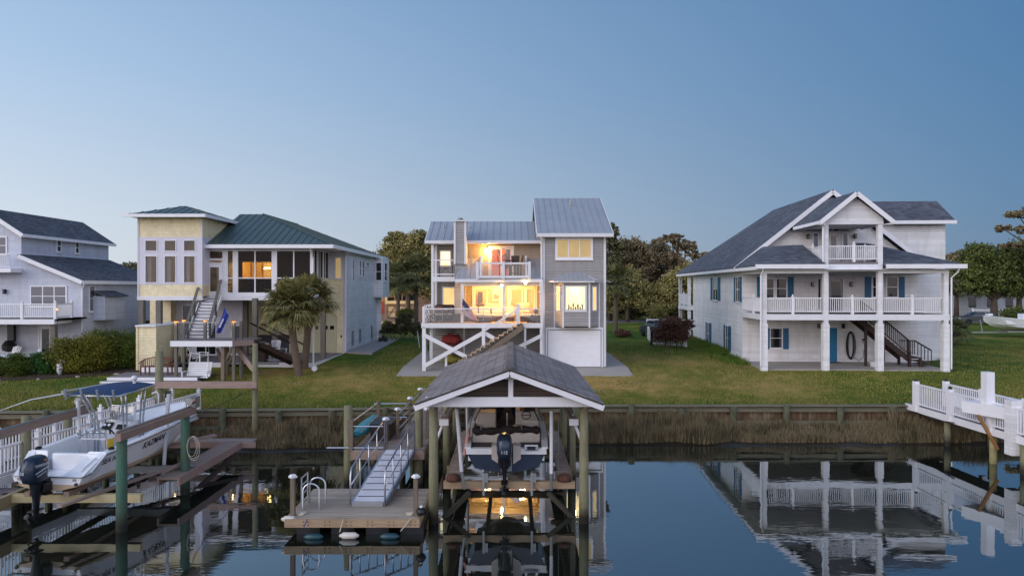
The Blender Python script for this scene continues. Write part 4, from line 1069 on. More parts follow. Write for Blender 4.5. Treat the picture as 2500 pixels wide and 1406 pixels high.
# little side roof on the right wall
MB().ext([(tx1+.01, 40, zz(682, 40)), (X(1492, 40), 40, zz(688, 40)), (X(1492, 40), 42, zz(688, 40)), (tx1+.01, 42, zz(682, 40))], (0,0,-.06)).build('side_canopy', mr, GH)
# lamps
for px, py, Y_, pw in ((1190, 609, YA-.12, 120), (1283, 690.5, 38.62, 1100), (1225, 698, 38.6, 560)):
    x, z = X(px, Y_), zz(py, Y_); o = MB().ball((x, Y_, z), .06, 10, 8).build('porch_lamp', M['bulb'], GH, smooth=True)
    MB().box(x-.07, x+.07, Y_+.065, Y_+.1, z-.1, z+.1).build('lamp_base', M['white2'], o)
    pl('lamp_light', (x, Y_-.12 if Y_ > 40 else Y_+.5, z-.1), pw, (1, .47, .1), .05)
x = X(1405, 38.7); pl('bay_light', (x, 38.75, zz(706, 38.7)), 24, (1, .75, .42), .05)
# under the deck
x0, x1 = X(1094, 39.9), X(1115, 39.9)
mb = MB().ball((X(1103, 39.8), 39.8, zz(829, 39.8)), (.55, .3, .3), 16, 10, wob=.7, seed=3)
solo(mb, 'hanging_cover', M['red'], 'faded red covered bundle hung under the deck of the grey house', 'cover', (X(1103, 39.8), 39.8, zz(850, 39.8)), smooth=True)
mb = MB()
for k in range(3): mb.box(X(1080, 40.9)-.4+k*.0, X(1111, 40.9), 40.8, 40.95, zz(818-k*5, 40.9), zz(817-k*5, 40.9))
mb.tube([(X(1118, 39.7), 39.7, zz(815, 39.7)), (X(1119, 39.7), 39.7, zz(878, 39.7))], .05, 6)
solo(mb, 'storage_rack', M['wicker'], 'dark rack standing behind the hanging red bundle', 'rack', (X(1103, 40.9), 40.5, G0))
mb = MB().ball((X(1102, 39.5), 39.5, G0+.35), (.6, .4, .26), 12, 8, wob=.5, seed=8)
solo(mb, 'kayak_stern', M['olive'], 'yellow-green plastic kayak end stored under the deck', 'kayak', (X(1102, 39.5), 39.5, G0), smooth=True)
mb = MB()
for k in range(9): t_ = k*.7; mb.tube([(X(1112, 39.3)+.3*cos(t_), 39.3, G0+.1), (X(1114, 39.3)+.35*sin(t_*2), 39.4, G0+.4+.05*k), (X(1120, 39.3)+.1*k, 39.3, G0+.1)], .03, 5)
solo(mb, 'folded_chairs', M['wicker'], 'heap of dark folded garden chairs beside the kayak under the deck', 'chairs', (X(1114, 39.3), 39.3, G0))
# ------------------------------------------------------------------ yellow house on posts (world axes)
YH = thing('yellow_house', 'cream shingled house on tall posts with dark green metal hip roof and screened porch', 'house', (-16.6, 42, 1.95))
ys, wh, gm, lc = M['yellowshake'], M['white'], M['metal_green'], M['lilac']
YT_ = 41.0
tl, tr = X(337, YT_), X(494, YT_)                    # tower left, right edges
zb, ztp = zz(733, YT_), zz(526, YT_)
z1_, z2_ = zz(579, YT_), zz(695, YT_)
mb = MB().box(tl, tr, YT_, 45.6, z1_, ztp).box(tl, tr, YT_, 45.6, zz(723, YT_), z2_); mb.split('tower_shingle_wall', ys, YH)
# lilac band with real window openings into the room
wz = [(zz(689, YT_), zz(626, YT_)), (zz(612, YT_), zz(588, YT_))]; wx = [(356, 383), (403, 429), (450, 476)]
mb = MB(); e = .12; xs = [tl+.03]
for a, b in wx: xs += [X(a, YT_), X(b, YT_)]
xs.append(tr-.03); zs = [z2_, wz[0][0], wz[0][1], wz[1][0], wz[1][1], z1_]
for i in range(7):
    if i % 2 == 0: mb.box(xs[i], xs[i+1], YT_-.02, YT_+e, z2_, z1_)
    else:
        for j in (0, 2, 4): mb.box(xs[i], xs[i+1], YT_-.02, YT_+e, zs[j], zs[j+1])
mb.box(tl, tl+.1, YT_+e, 45.6, z2_, z1_).box(tr-.1, tr, YT_+e, 45.6, z2_, z1_)
for x in (tl-.02, tr-.06): mb.box(x, x+.08, YT_-.045, YT_-.021, zb, ztp)
mb.build('tower_window_wall', lc, YH)
mb = MB().box(tl+.1, tr-.1, 45.4, 45.5, z2_, z1_).box(tl+.1, tr-.1, YT_+e, 45.4, z1_, z1_+.02).box(tl+.1, tr-.1, YT_+e, 45.4, z2_, z2_+.02)
mb.build('tower_room', M['roomwall'], YH)
for k, (a, b) in enumerate(wx):
    for j, (c, d) in enumerate(wz):
        x0, x1 = X(a, YT_), X(b, YT_)
        o = MB().box(x0-.05, x0, YT_-.05, YT_-.021, c-.05, d+.05).box(x1, x1+.05, YT_-.05, YT_-.021, c-.05, d+.05).box(x0, x1, YT_-.05, YT_-.021, c-.05, c).box(x0, x1, YT_-.05, YT_-.021, d, d+.05).build('window', wh, YH)
        MB().box(x0, x1, YT_+.03, YT_+.04, c, d).build('pane', M['tint'] if 'tint' in M else M.setdefault('tint', sheer('tinted_glass', .2, (60, 56, 52), .04)), o)
        if j == 0: MB().box(x0, x0+.22, YT_+.2, YT_+.26, c, d).box(x1-.14, x1, YT_+.2, YT_+.26, c, d).build('curtain', M['cushion'], o)
pl('tower_room_light', (-19.6, 44.6, 8.6), 16, (1, .74, .46), .15)
mb = MB().box(tl-.04, tr+.04, YT_-.04, YT_-.003, zb, zz(723, YT_)).box(tl-.04, tl-.003, YT_-.003, 45.6, zb, zz(723, YT_)).box(tl, tr, YT_, 45.6, zb+.02, zb+.1)
mb.build('tower_skirt', wh, YH)
te, ta = 10.72, 11.5; q = [(-22.95, 40.35, te), (-18.15, 40.35, te), (-18.15, 46.2, te), (-22.95, 46.2, te)]; ap = [(-20.5, 42.7, ta), (-20.5, 43.9, ta)]
mb = MB(); seamroof(mb, [q[0], q[1], ap[0]], (1,0,0), .5); seamroof(mb, [q[1], q[2], ap[1], ap[0]], (0,1,0), .5); seamroof(mb, [q[2], q[3], ap[1]], (1,0,0), .5); seamroof(mb, [q[3], q[0], ap[0], ap[1]], (0,1,0), .5)
o = mb.build('tower_roof', gm, YH)
MB().box(-22.98, -18.12, 40.28, 40.345, te-.16, te+.03).box(-18.145, -18.08, 40.345, 46.2, te-.16, te+.03).box(-22.9, -18.2, 40.36, 46.2, te-.1, te-.055).build('gutter', M['white2'], o)
# main body
hx0, hx1, hb = tr+.05, -11.27, 46.1
fz = 5.9                                              # upper floor
mb = MB().box(hx1-.12, hx1, hb+.13, 58.6, 1.8, 8.95).box(tl, hx1, 58.5, 58.6, 1.8, 8.95).box(tl, tl+.12, 45.61, 58.5, 5.5, 8.95)
mb.build('side_wall', M['whiteside'], YH)
MB().box(X(592, hb), hx1, hb, hb+.12, 1.9, 7.0).box(X(804, hb), hx1, hb, hb+.12, 7.0, 7.02).build('front_wall', ys, YH)
MB().box(X(804, hb), hx1, hb, hb+.12, 7.021, 8.9).build('upper_front_wall', lc, YH)
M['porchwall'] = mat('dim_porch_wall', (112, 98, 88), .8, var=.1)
# back wall of the screened porch, with a lit opening
ax, bx_, az_, bz_ = X(591, hb), X(664, hb), zz(681, hb), zz(640, hb)
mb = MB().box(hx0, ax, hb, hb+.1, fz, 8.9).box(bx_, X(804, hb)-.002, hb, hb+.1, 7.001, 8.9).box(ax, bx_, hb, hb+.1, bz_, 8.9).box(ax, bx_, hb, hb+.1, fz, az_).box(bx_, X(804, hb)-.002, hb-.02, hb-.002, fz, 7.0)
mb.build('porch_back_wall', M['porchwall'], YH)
mb = MB().box(ax-.6, bx_+.6, 49.5, 49.6, fz, 8.8).box(ax-.6, bx_+.6, hb+.11, 49.5, fz, fz+.05).box(ax-.65, ax-.6, hb+.11, 49.6, fz, 8.8).box(bx_+.6, bx_+.65, hb+.11, 49.6, fz, 8.8).box(ax-.6, bx_+.6, hb+.11, 49.5, 8.8, 8.85)
mb.build('kitchen_room', M['roomwall'], YH); pl('kitchen_light', ((ax+bx_)/2+.4, 47.6, 8.3), 330, (1, .62, .2), .2)
mb = MB().box(ax+.3, ax+.9, 49.2, 49.45, fz, 8.2).box(ax+1.2, ax+1.3, 48.6, 49.4, fz, 8.6).build('kitchen_unit', M['cushion'], YH)
for k in range(3): MB().ball((ax+1.0+k*.16, 47.6, 7.75), .06, 8, 6).build('ceiling_bulb', M['bulb'], YH, smooth=True)
MB().tube([(ax+.62, hb-.02, az_), (ax+.62, hb-.02, bz_)], .03, 6).box(ax-.05, bx_+.05, hb-.05, hb-.004, bz_, bz_+.07).build('opening_trim', wh, YH)
# porch: floor, sill beam, posts, screens
YP = 42.0; pr = X(762, YP)
o = MB().box(tr+.05, pr, YP, hb-.003, fz-.12, fz).build('porch_floor', M['deckgrey'], YH)
MB().box(tr+.05, pr+.04, YP-.05, YP-.004, zz(733, YP), zz(721, YP)).box(pr, pr+.04, YP-.004, hb-.05, zz(733, YP), zz(721, YP)).build('porch_skirt', wh, YH)
mb = MB(); pz0, pz1 = fz+.001, zz(606, YP)
def pp(a, b, z0=pz0, z1=pz1, m=mb): m.box(X(a, YP), X(b, YP), YP, YP+.12, z0, z1)
for a, b in ((494, 506), (543, 556), (568, 581), (663, 676), (757, 763)): pp(a, b)
mb.box(X(506, YP), X(543, YP), YP, YP+.12, zz(614, YP), pz1).box(X(506, YP), X(543, YP), YP, YP+.12, zz(636, YP), zz(631, YP))
for a, b in ((556, 568), (581, 663), (676, 757)): pp(a, b, zz(613, YP)); pp(a, b, fz, zz(714, YP))
for a, b in ((581, 663), (676, 757), (556, 568)):
    mb.box(X(a, YP), X(b, YP), YP+.03, YP+.08, zz(680, YP), zz(677.5, YP))
    if b-a > 30: mb.box(X((a+b)/2-1.5, YP), X((a+b)/2+1.5, YP), YP+.03, YP+.08, zz(714, YP), zz(677.5, YP)-.06).box(X((a+b)/2-1.5, YP), X((a+b)/2+1.5, YP), YP+.03, YP+.08, zz(677.5, YP), zz(613, YP))
for y in (43.3, 44.6, 45.95): mb.box(pr-.12, pr, y-.1, y+.1, fz, pz1)
mb.box(pr-.1, pr-.02, YP+.12, 45.85, pz1-.1, pz1).box(pr-.1, pr-.02, YP+.12, 45.85, zz(680, YP), zz(677.5, YP))
for y in (42.6, 43.9, 45.2): mb.box(pr-.09, pr-.03, y-.03, y+.03, 7.0, pz1-.1)
mb.build('porch_frame', wh, YH)
MB().box(pr-.11, pr-.005, YP+.13, hb-.05, fz+.01, 6.98).build('porch_knee_wall', ys, YH)
mb = MB()
for a, b in ((556, 568), (581, 663), (676, 757), (506.5, 542.5)):
    z0_ = zz(714, YP) if b-a != 36 else zz(632, YP); mb.box(X(a, YP), X(b, YP), YP+.055, YP+.06, z0_, zz(613, YP))
mb.box(pr-.065, pr-.06, YP+.13, hb-.1, 7.0, pz1-.1); mb.build('porch_screen', M['screen'], YH)
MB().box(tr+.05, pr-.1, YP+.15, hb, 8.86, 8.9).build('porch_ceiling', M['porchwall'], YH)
door(YH, (X(508, YP), YP+.02, fz+.02), FRONT, X(541, YP)-X(508, YP), 1.93, M['white2'], M['glass_warm'], name='screen_door')
# main hip roof
re_ = 8.98; r0 = (-10.85, 41.35); rl = -18.72
apx, ape = V((-17.0, 46.6, 11.4)), V((-17.0, 54.2, 11.4)); re2 = 59.2; lft = -23.0
mb = MB()
slope = (11.4-re_)/(46.6-41.35); yk = 41.35+(10.75-re_)/slope
seamroof(mb, [(tr+.02-.45, 41.35, re_), (r0[0], 41.35, re_), apx, (tr+.02, 46.6, 11.4), (tr+.02, 41.35+.01, re_+.005)], (1,0,0), .46)
seamroof(mb, [(r0[0], 41.35, re_), (r0[0], re2, re_), ape, apx], (0,1,0), .5)
seamroof(mb, [(r0[0], re2, re_), (lft, re2, re_), ape], (1,0,0), .5)
seamroof(mb, [(lft, re2, re_), (lft, 46.4, re_), (-20.5, 46.25, 10.2), (tr, 46.3, 11.15), apx, ape], (0,1,0), .5)
o = mb.build('roof', gm, YH)
mb = MB().box(tr-.43, r0[0]+.03, 41.26, 41.345, re_-.2, re_+.02).box(r0[0]+.005, r0[0]+.08, 41.345, re2, re_-.2, re_+.02).box(tr+.02, r0[0], 41.36, YP-.01, re_-.14, re_-.1).box(hx1+.01, r0[0], YP, re2, re_-.14, re_-.1)
mb.box(pr+.01, hx1, YP-.01, hb-.01, re_-.14, re_-.1)
mb.build('gutter', M['white2'], o)
MB().beam(apx+V((0,0,.03)), V((r0[0], 41.35, re_+.03)), .09, .04).beam(apx+V((0,0,.03)), ape+V((0,0,.03)), .09, .04).build('ridge_cap', gm, o)
for pts in ([(X(757, 41.4), 41.4, 8.8), (X(760, 41.7), 41.7, 8.5), (X(764, 41.9), 41.9, 8.2), (X(764, 41.9), 41.9, 6.0)], [(X(765, 39.6), 39.6, 4.2), (X(765, 39.6), 39.6, 1.5)],
            [(X(852, 45.9), 45.7, 8.8), (hx1+.06, 46.0, 8.5), (hx1+.06, 46.0, 2.1)]):
    MB().tube(pts, .055, 6).build('downpipe', M['white2'], YH)
MB().box(hx1-.12, hx1+.03, hb-.03, hb-.004, 1.95, 8.85).box(hx1+.004, hx1+.03, hb-.004, hb+.1, 1.95, 8.85).build('corner_board', lc, YH)
# windows on the front-right and side walls
a, b = X(820, hb), X(832, hb); window(YH, (a, hb, zz(678, hb)), FRONT, b-a, zz(630, hb)-zz(678, hb), M['lit_dim'], 1, 1, .07)
def sw(px0, px1, pyt, pyb, pane=None, nx=1, nz=2):
    y0, y1 = W.y(px0, hx1), W.y(px1, hx1); z1, z0 = W.z(pyt, 0, y0), W.z(pyb, 0, y0); window(YH, (hx1, y0, z0), RIGHT, y1-y0, z1-z0, pane or M['glass'], nx, nz, .05)
sw(860, 863, 634, 685, nx=1, nz=2); sw(877, 880, 637, 672); sw(884.5, 888, 639, 674)
sw(893, 900, 642, 646, nz=1)
for px in (858, 876, 905):
    y = W.y(px, hx1); mb = MB(wmat((hx1, y, 2.35), RIGHT))
    for k in range(8): mb.box(0, .6, -.04, -.004, k*.13, k*.13+.07)
    mb.build('wall_louvre', M['steel'], YH)
# box bay at the rear of the side wall
y0, y1 = W.y(913, hx1), 58.5
MB().box(hx1+.004, hx1+.75, y0, y1, 5.6, 8.85).build('side_bay', M['whiteside'], YH)
window(YH, (hx1+.2, y0, 7.0), FRONT, .4, 1.4, M['glass'], 1, 2, .06)
window(YH, (hx1+.75, y0+.5, 7.0), RIGHT, 1.0, 1.4, M['glass'], 1, 2, .06)
MB().box(hx1+.004, hx1+.35, 57.0, 57.1, 1.9, 5.59).build('side_post', M['whiteside'], YH)
# garage doors under the porch
for a, b in ((744, 780), (788, 819)):
    x0, x1 = X(a, hb), X(b, hb); o = MB().box(x0, x1, hb-.05, hb-.004, 1.97, zz(773, hb)).build('garage_door', M['garagetan'], YH)
    mb = MB(); n = 3 if b-a > 33 else 2
    for k in range(n): w_ = (x1-x0)/n; mb.box(x0+w_*k+.08, x0+w_*(k+1)-.08, hb-.06, hb-.051, zz(804, hb), zz(795, hb))
    mb.build('pane', M['glass'], o)
    MB().box(x0-.08, x0, hb-.07, hb-.003, 1.97, zz(773, hb)+.08).box(x1, x1+.08, hb-.07, hb-.003, 1.97, zz(773, hb)+.08).box(x0, x1, hb-.07, hb-.003, zz(773, hb), zz(773, hb)+.08).build('frame', M['garagetan'], o)
MB().box(X(600, hb), X(706, hb), hb-.06, hb-.004, 1.96, zz(817, hb)).build('dark_panel', mat('dark_slate_panel', (84, 78, 82), .7, var=.15), YH)
MB().box(X(832, hb), X(835, hb), hb-.06, hb-.004, zz(824, hb), zz(818, hb)).build('wall_box', M['black'], YH)
# lower cream rooms
MB().box(X(366, 43.5), X(417, 43.5), 43.5, 46, 1.9, zb).build('lower_wall', ys, YH)
mb = MB().box(X(418, 44.2), X(592, 44.2), 44.2, 44.3, 1.9, zb+.1); mb.build('lower_hall_wall', lc, YH)
MB().box(X(592, 44.2), X(592, 44.2)+.1, 44.31, hb, 1.9, fz-.15).build('lower_return_wall', ys, YH)
window(YH, (X(420, 44.19), 44.2, zz(792, 44.2)), FRONT, .14, zz(746, 44.2)-zz(792, 44.2), M['glass'], 1, 1, .06)
window(YH, (X(447, 44.19), 44.2, zz(790, 44.2)), FRONT, .55, zz(746, 44.2)-zz(790, 44.2), M['glass'], 1, 1, .06)
window(YH, (X(455, 44.19), 44.2, 2.1), FRONT, 1.9, 1.9, M['glass'], 3, 1, .06)
o = door(YH, (X(562, 44.2), 44.2, 2.0), FRONT, .8, 2.1, M['white2'], M['glass'])
lantern(YH, (X(601, hb), hb-.004, zz(752, hb)), 0)
window(YH, (X(614, hb), hb, zz(781, hb)), FRONT, .45, zz(743, hb)-zz(781, hb), M['glass'], 1, 1, .07)
# octagonal shower enclosure with trim
a0, a1 = X(334, 38.6), X(381, 38.6); oz = zz(797, 38.8)
P = [(a0, 38.6), (a1, 38.6), (X(415, 39.8), 39.9), (X(415, 41.5), 42.5), (a0-.1, 42.5)]
o = MB().ext([(x, y, 1.5) for x, y in P], (0, 0, oz-1.5)).build('enclosure', ys, YH)
cx_, cy_ = sum(p[0] for p in P)/5, sum(p[1] for p in P)/5
MB().ext([(cx_+(x-cx_)*1.07, cy_+(y-cy_)*1.07, oz+.001) for x, y in P], (0, 0, .1)).build('trim', M['white'], o)
MB().box(a0-.03, a0+.08, 38.56, 38.597, 1.5, oz).box(a1-.08, a1+.03, 38.56, 38.597, 1.5, oz).build('corner_board', ys, o)
# house posts
for px, Y_, py0 in ((347, 40.9, 733), (389, 39.8, 733), (623, 40.3, 733), (672, 42.1, 733), (789, 42.4, 757), (600, 44, 733)):
    x = X(px, Y_); MB().box(x-.14, x+.14, Y_-.14, Y_+.14, 1.6, zb+.02 if px < 400 else fz-.13).build('house_post', M['housepost'], YH)
# ground decks
pz = 2.02
mb = MB().ext([(X(450, 40), 40.0, pz-.1), (X(762, 39.7), 39.7, pz-.1), (-11.35, 45.9, pz-.1), (X(450, 46), 46.0, pz-.1)], (0, 0, .1)).box(-20.4, X(450, 40)-.002, 37.6, 46, pz-.1, pz)
mb.build('porch_deck', M['deckgrey'], YH)
mb = MB().ext([(X(627, 40), 39.96, 1.7), (X(762, 39.7)+.05, 39.66, 1.7), (X(762, 39.7)+.05, 39.6, 1.7), (X(627, 40), 39.9, 1.7)], (0, 0, .33)).box(-20.4, X(500, 39.9), 37.54, 37.597, 1.7, 2.02).box(X(505, 39.9), X(560, 39.9), 39.8, 39.9, 1.62, 2.02)
mb.ext([(X(762, 39.7)+.05, 39.66, 1.8), (-11.3, 45.9, 1.8), (-11.34, 45.9, 1.8), (X(762, 39.7)+.01, 39.68, 1.8)], (0,0,.2))
mb.split('deck_skirt', M['white2'], YH)
mb = MB().ext([(-20.95, 35.4, 1.66), (-16.3, 35.4, 1.66), (-16.3, 37.53, 1.66), (-21.2, 37.53, 1.66)], (0, 0, .1)).box(-21.0, -16.1, 35.0, 35.39, 1.5, 1.6).build('step_deck', M['deckgrey'], YH)
MB().box(-20.97, -16.3, 35.34, 35.395, 1.45, 1.75).box(-21.1, -16.1, 34.94, 34.995, 1.34, 1.6).box(-21.1, -15.9, 34.6, 34.9, 1.34, 1.47).build('step_riser', M['white2'], YH)
# landing and stairs
lz = 3.62; LX0, LX1 = X(425, 36), X(573, 36)
MB().ext([(LX0, 35.75, lz-.08), (LX1, 35.75, lz-.08), (LX1+.75, 36.6, lz-.08), (LX1+.75, 37.8, lz-.08), (LX0, 37.8, lz-.08)], (0, 0, .08)).build('landing', M['deckgrey'], YH)
MB().box(LX0, LX1, 35.69, 35.745, lz-.3, lz-.01).box(LX0-.05, LX0-.005, 35.69, 37.8, lz-.3, lz-.01).build('landing_fascia', M['white2'], YH)
MB().ext([(LX1, 35.7, lz-.3), (LX1+.79, 36.57, lz-.3), (LX1+.75, 36.6, lz-.3), (LX1, 35.745, lz-.3)], (0, 0, .29)).build('angled_fascia', M['pinkwood'], YH)
SS = bpy.data.objects.new('front_stair', None); COL.objects.link(SS); SS.parent = YH
n = 13; top = V((X(517, 42), 41.95, fz)); bot = V((X(478, 37.2), 37.3, lz)); wd_ = 1.12; mt, mr_ = MB(), MB()
for k in range(n):
    p = top.lerp(bot, (k+.5)/n); z = fz-(k+1)*(fz-lz)/n; mt.box(p.x-wd_/2, p.x+wd_/2, p.y-.2, p.y+.2, z-.04+.0, z); mr_.box(p.x-wd_/2, p.x+wd_/2, p.y+.16, p.y+.19, z+.001, z+.17)
mt.build('tread', M['deckgrey'], SS); mr_.build('riser', M['white2'], SS)
MB().beam(top+V((-.62, 0, -.15)), bot+V((-.62, 0, -.15)), .05, .32).beam(top+V((.62, 0, -.15)), bot+V((.62, 0, -.15)), .05, .32).build('stringer', M['white2'], SS)
for s in (-1, 1):
    a, b = top+V((s*.62, -.1, .95)), bot+V((s*.62, .2, .85))
    o = MB().beam(a, b, .14, .08).build('hand_rail', M['housepost'], SS)
    mb = MB()
    for j in range(6): d = V((0, 0, -.13*(j+1))); mb.tube([a+d, b+d], .008, 4)
    mb.build('cable', M['steel'], o)
    mb = MB()
    for t_ in (.5, .98): p = a.lerp(b, t_); mb.box(p.x-.05, p.x+.05, p.y-.05, p.y+.05, p.z-1.0, p.z)
    mb.build('post', M['black'], o)
# landing rail posts with lit caps and cables
for px, Y_ in ((430, 35.85), (449, 37.2), (501, 36.9), (571, 35.9), (589, 36.7)):
    x = X(px, Y_); o = MB().box(x-.07, x+.07, Y_-.07, Y_+.07, 1.45 if px != 501 else lz, lz+.98).build('rail_post', M['housepost'], YH)
    if px != 589: MB().box(x-.1, x+.1, Y_-.1, Y_+.1, lz+1.0, lz+1.04).build('post_cap', M['black'], o); MB().box(x-.08, x+.08, Y_-.08, Y_+.08, lz+.981, lz+1.0).build('cap_light', M['bulb_small'], o); pl('cap_lamp', (x, Y_-.14, lz+.93), 1.2, (1, .6, .3), .03)
mb = MB()
for j in range(8):
    z = lz+.1+.11*j; mb.tube([(X(430, 35.85), 35.85, z), (X(571, 35.9), 35.85, z)], .01, 4).tube([(X(430, 35.85), 35.85, z), (X(430, 35.85), 37.7, z)], .01, 4).tube([(X(571, 35.9), 35.9, z), (X(589, 36.7), 36.7, z)], .01, 4)
mb.box(X(430, 35.85), X(571, 35.9), 35.83, 35.87, lz+.93, lz+.97); mb.build('cable_rail', M['steel'], YH)
for px, Y_ in ((545, 35.9), (554, 37.6), (589, 37.6)):
    x = X(px, Y_); MB().box(x-.09, x+.09, Y_-.09, Y_+.09, 1.4, lz-.09).build('landing_post', M['beamZ'], YH)
def kb(p, q, w=.13):
    MB().beam((X(p[0], p[2]), p[2], zz(p[1], p[2])), (X(q[0], q[2]), q[2], zz(q[1], q[2])), w, w).build('knee_brace', M['beamZ'], YH)
kb((546, 888, 35.95), (568, 848, 36.0)); kb((557, 888, 37.2), (580, 850, 37.2)); kb((540, 878, 37.2), (530, 850, 37.2))
# lower stair going down to the right, dark underside
SS2 = bpy.data.objects.new('lower_stair', None); COL.objects.link(SS2); SS2.parent = YH
a, b = V((LX1+.6, 37.3, lz-.1)), V((LX1+2.3, 39.6, pz+.1)); mb = MB(); ms = MB()
for k in range(8): p = a.lerp(b, (k+.5)/8); mb.beam(p+V((-.45, .33, 0)), p+V((.45, -.33, 0)), .28, .05)
for s in (-1, 0, 1): ms.beam(a+V((s*.42, -s*.3, -.2)), b+V((s*.42, -s*.3, -.2)), .06, .26)
mb.build('tread', M['housepost'], SS2); ms.build('stringer', M['brownwood'], SS2)
MB().beam(a+V((.45, -.33, .95)), b+V((.45, -.33, .95)), .06, .08).beam(a+V((-.45, .33, .95)), b+V((-.45, .33, .95)), .06, .08).build('hand_rail', M['brownwood'], SS2)
MB().beam((X(575, 36.6), 36.6, zz(848, 36.6)), (X(627, 35.5), 35.6, zz(915, 35.6)), .06, .28).build('angled_board', M['pinkwood'], SS2)

# ------------------------------------------------------------------ pale house at the far left
LH = thing('pale_house', 'pale blue-grey two-storey house with dark shingle roofs and a white deck rail', 'house', (-30, 43, 2.0))
bs, sr = M['blueside'], M['roof_shingle_w']
UX, UF, UB, UZ = -30.9, 43.0, 52.3, 9.85
mb = MB().ext([(UX, UF, 2), (UX, UF, UZ), (-33.07, UF, UZ+1.3), (-35.3, UF, UZ), (-35.3, UF, 2)], (0, UB-UF, 0)); mb.build('wall', bs, LH)
mb = MB().ext([(UX+.002, UF+.0, 2), (-27.1, UF, 2), (-27.1, UF, 6.85), (UX+.002, UF, 8.35)], (0, UB-UF-.1, 0)); mb.build('wing_wall', bs, LH)
mb = MB(); mb.ext([(UX+.35, UF-.35, UZ-.1), (UX+.35, UB+.3, UZ-.1), (-33.07, UB+.3, 11.42), (-33.07, UF-.35, 11.42)], (0,0,-.15)); mb.ext([(-35.8, UF-.35, UZ-.1), (-33.07, UF-.35, 11.42), (-33.07, UB+.3, 11.42), (-35.8, UB+.3, UZ-.1)], (0,0,-.15))
o = mb.build('roof', sr, LH)
MB().beam((UX+.35, UF-.38, UZ-.22), (-33.07, UF-.38, 11.28), .05, .24).box(UX+.35, UX+.42, UF-.35, UB+.3, UZ-.3, UZ-.1).build('fascia', M['white2'], o)
mb = MB(); mb.ext([(UX+.003, UF-.35, 8.5), (-26.85, UF-.35, 6.85), (-26.85, UB+.2, 6.85), (UX+.003, UB+.2, 8.5)], (0,0,-.14)); o = mb.build('wing_roof', sr, LH)
MB().beam((UX+.05, UF-.38, 8.36), (-26.85, UF-.38, 6.72), .05, .24).box(-26.845, -26.77, UF-.35, UB+.2, 6.62, 6.84).build('fascia', M['white2'], o)
MB().tube([(-26.8, UF-.2, 6.65), (-27.0, UF-.1, 6.3), (-27.05, UF-.06, 2.2)], .05, 6).build('downpipe', M['white2'], LH)
def lw(px0, px1, py0, py1, Y_, pane, nx, nz): a, b = X(px0, Y_), X(px1, Y_); window(LH, (a, Y_, zz(py1, Y_)), FRONT, b-a, zz(py0, Y_)-zz(py1, Y_), pane, nx, nz, .08)
lw(77, 161, 700, 746, UF, M['glass_blind'], 3, 2); lw(-6, 15, 580, 619, UF, M['glass_blind'], 1, 2)
def lsw(px0, px1, pyt, pyb, xw, pane): y0, y1 = W.y(px0, xw), W.y(px1, xw); z1, z0 = W.z(pyt, 0, y0), W.z(pyb, 0, y0); window(LH, (xw, y0, z0), RIGHT, y1-y0, z1-z0, pane, 1, 2, .06)
lsw(139, 147, 588, 613, UX, M['glass']); lsw(184, 191, 592, 617, UX, M['glass']); lsw(218, 230, 699, 759, -27.1, M['glass_blind'])
y0 = W.y(262, -27.1); 
o = MB().box(-27.096, -26.3, y0-1.6, y0+.6, 4.3, 5.85).build('bump_out', bs, LH); MB().ext([(-27.09, y0-1.8, 6.2), (-26.1, y0-1.8, 5.86), (-26.1, y0+.8, 5.86), (-27.09, y0+.8, 6.2)], (0,0,-.06)).build('roof', sr, o)
# decks
LD = 40.0; dr = X(199, 43)-.1; dz_ = zz(779, LD)
MB().box(-36, X(134, LD), LD, UF-.003, dz_-.1, dz_).ext([(X(134, LD), LD, dz_-.1), (dr, 42.2, dz_-.1), (dr, UF-.003, dz_-.1), (X(134, LD), UF-.003, dz_-.1)], (0,0,.1)).build('deck_floor', M['deckgrey'], LH)
MB().box(-36, X(134, LD), LD-.06, LD-.004, dz_-.3, dz_-.01).ext([(X(134, LD), LD-.06, dz_-.3), (dr+.02, 42.18, dz_-.3), (dr-.03, 42.2, dz_-.3), (X(134, LD)-.02, LD-.004, dz_-.3)], (0,0,.29)).build('deck_fascia', M['white2'], LH)
o = rail(LH, (-36, LD+.05, dz_+.06), (X(134, LD), LD+.05, dz_+.06), .82, gap=.12); rail(LH, (X(134, LD), LD+.05, dz_+.06), (dr, 42.2, dz_+.06), .82, gap=.12)
for px in (-30, 53, 134): post(o, X(px, LD), LD+.05, dz_, dz_+.95, .14)
post(o, dr, 42.2, dz_, dz_+.95, .14); MB().ball((X(141, LD), LD-.05, zz(755, LD)), .04).build('rail_lamp', M['bulb_small'], o)
x = X(131, LD+.2); MB().box(x-.14, x+.14, LD+.1, LD+.36, 1.6, dz_-.1).build('deck_post', M['housepost'], LH)
uz = zz(655, 42)
MB().box(-36, X(26, 42), 42, UF-.003, uz-.25, uz).build('upper_balcony', M['white2'], LH); rail(LH, (-36, 42.04, uz+.03), (X(26, 42)-.05, 42.04, uz+.03), .85, gap=.12)
a = X(98, UF); door(LH, (a, UF, 2.0), FRONT, .75, 2.0, M['white2'], M['glass'])
lantern(LH, (X(14, UF), UF-.004, zz(712, UF)), 0)
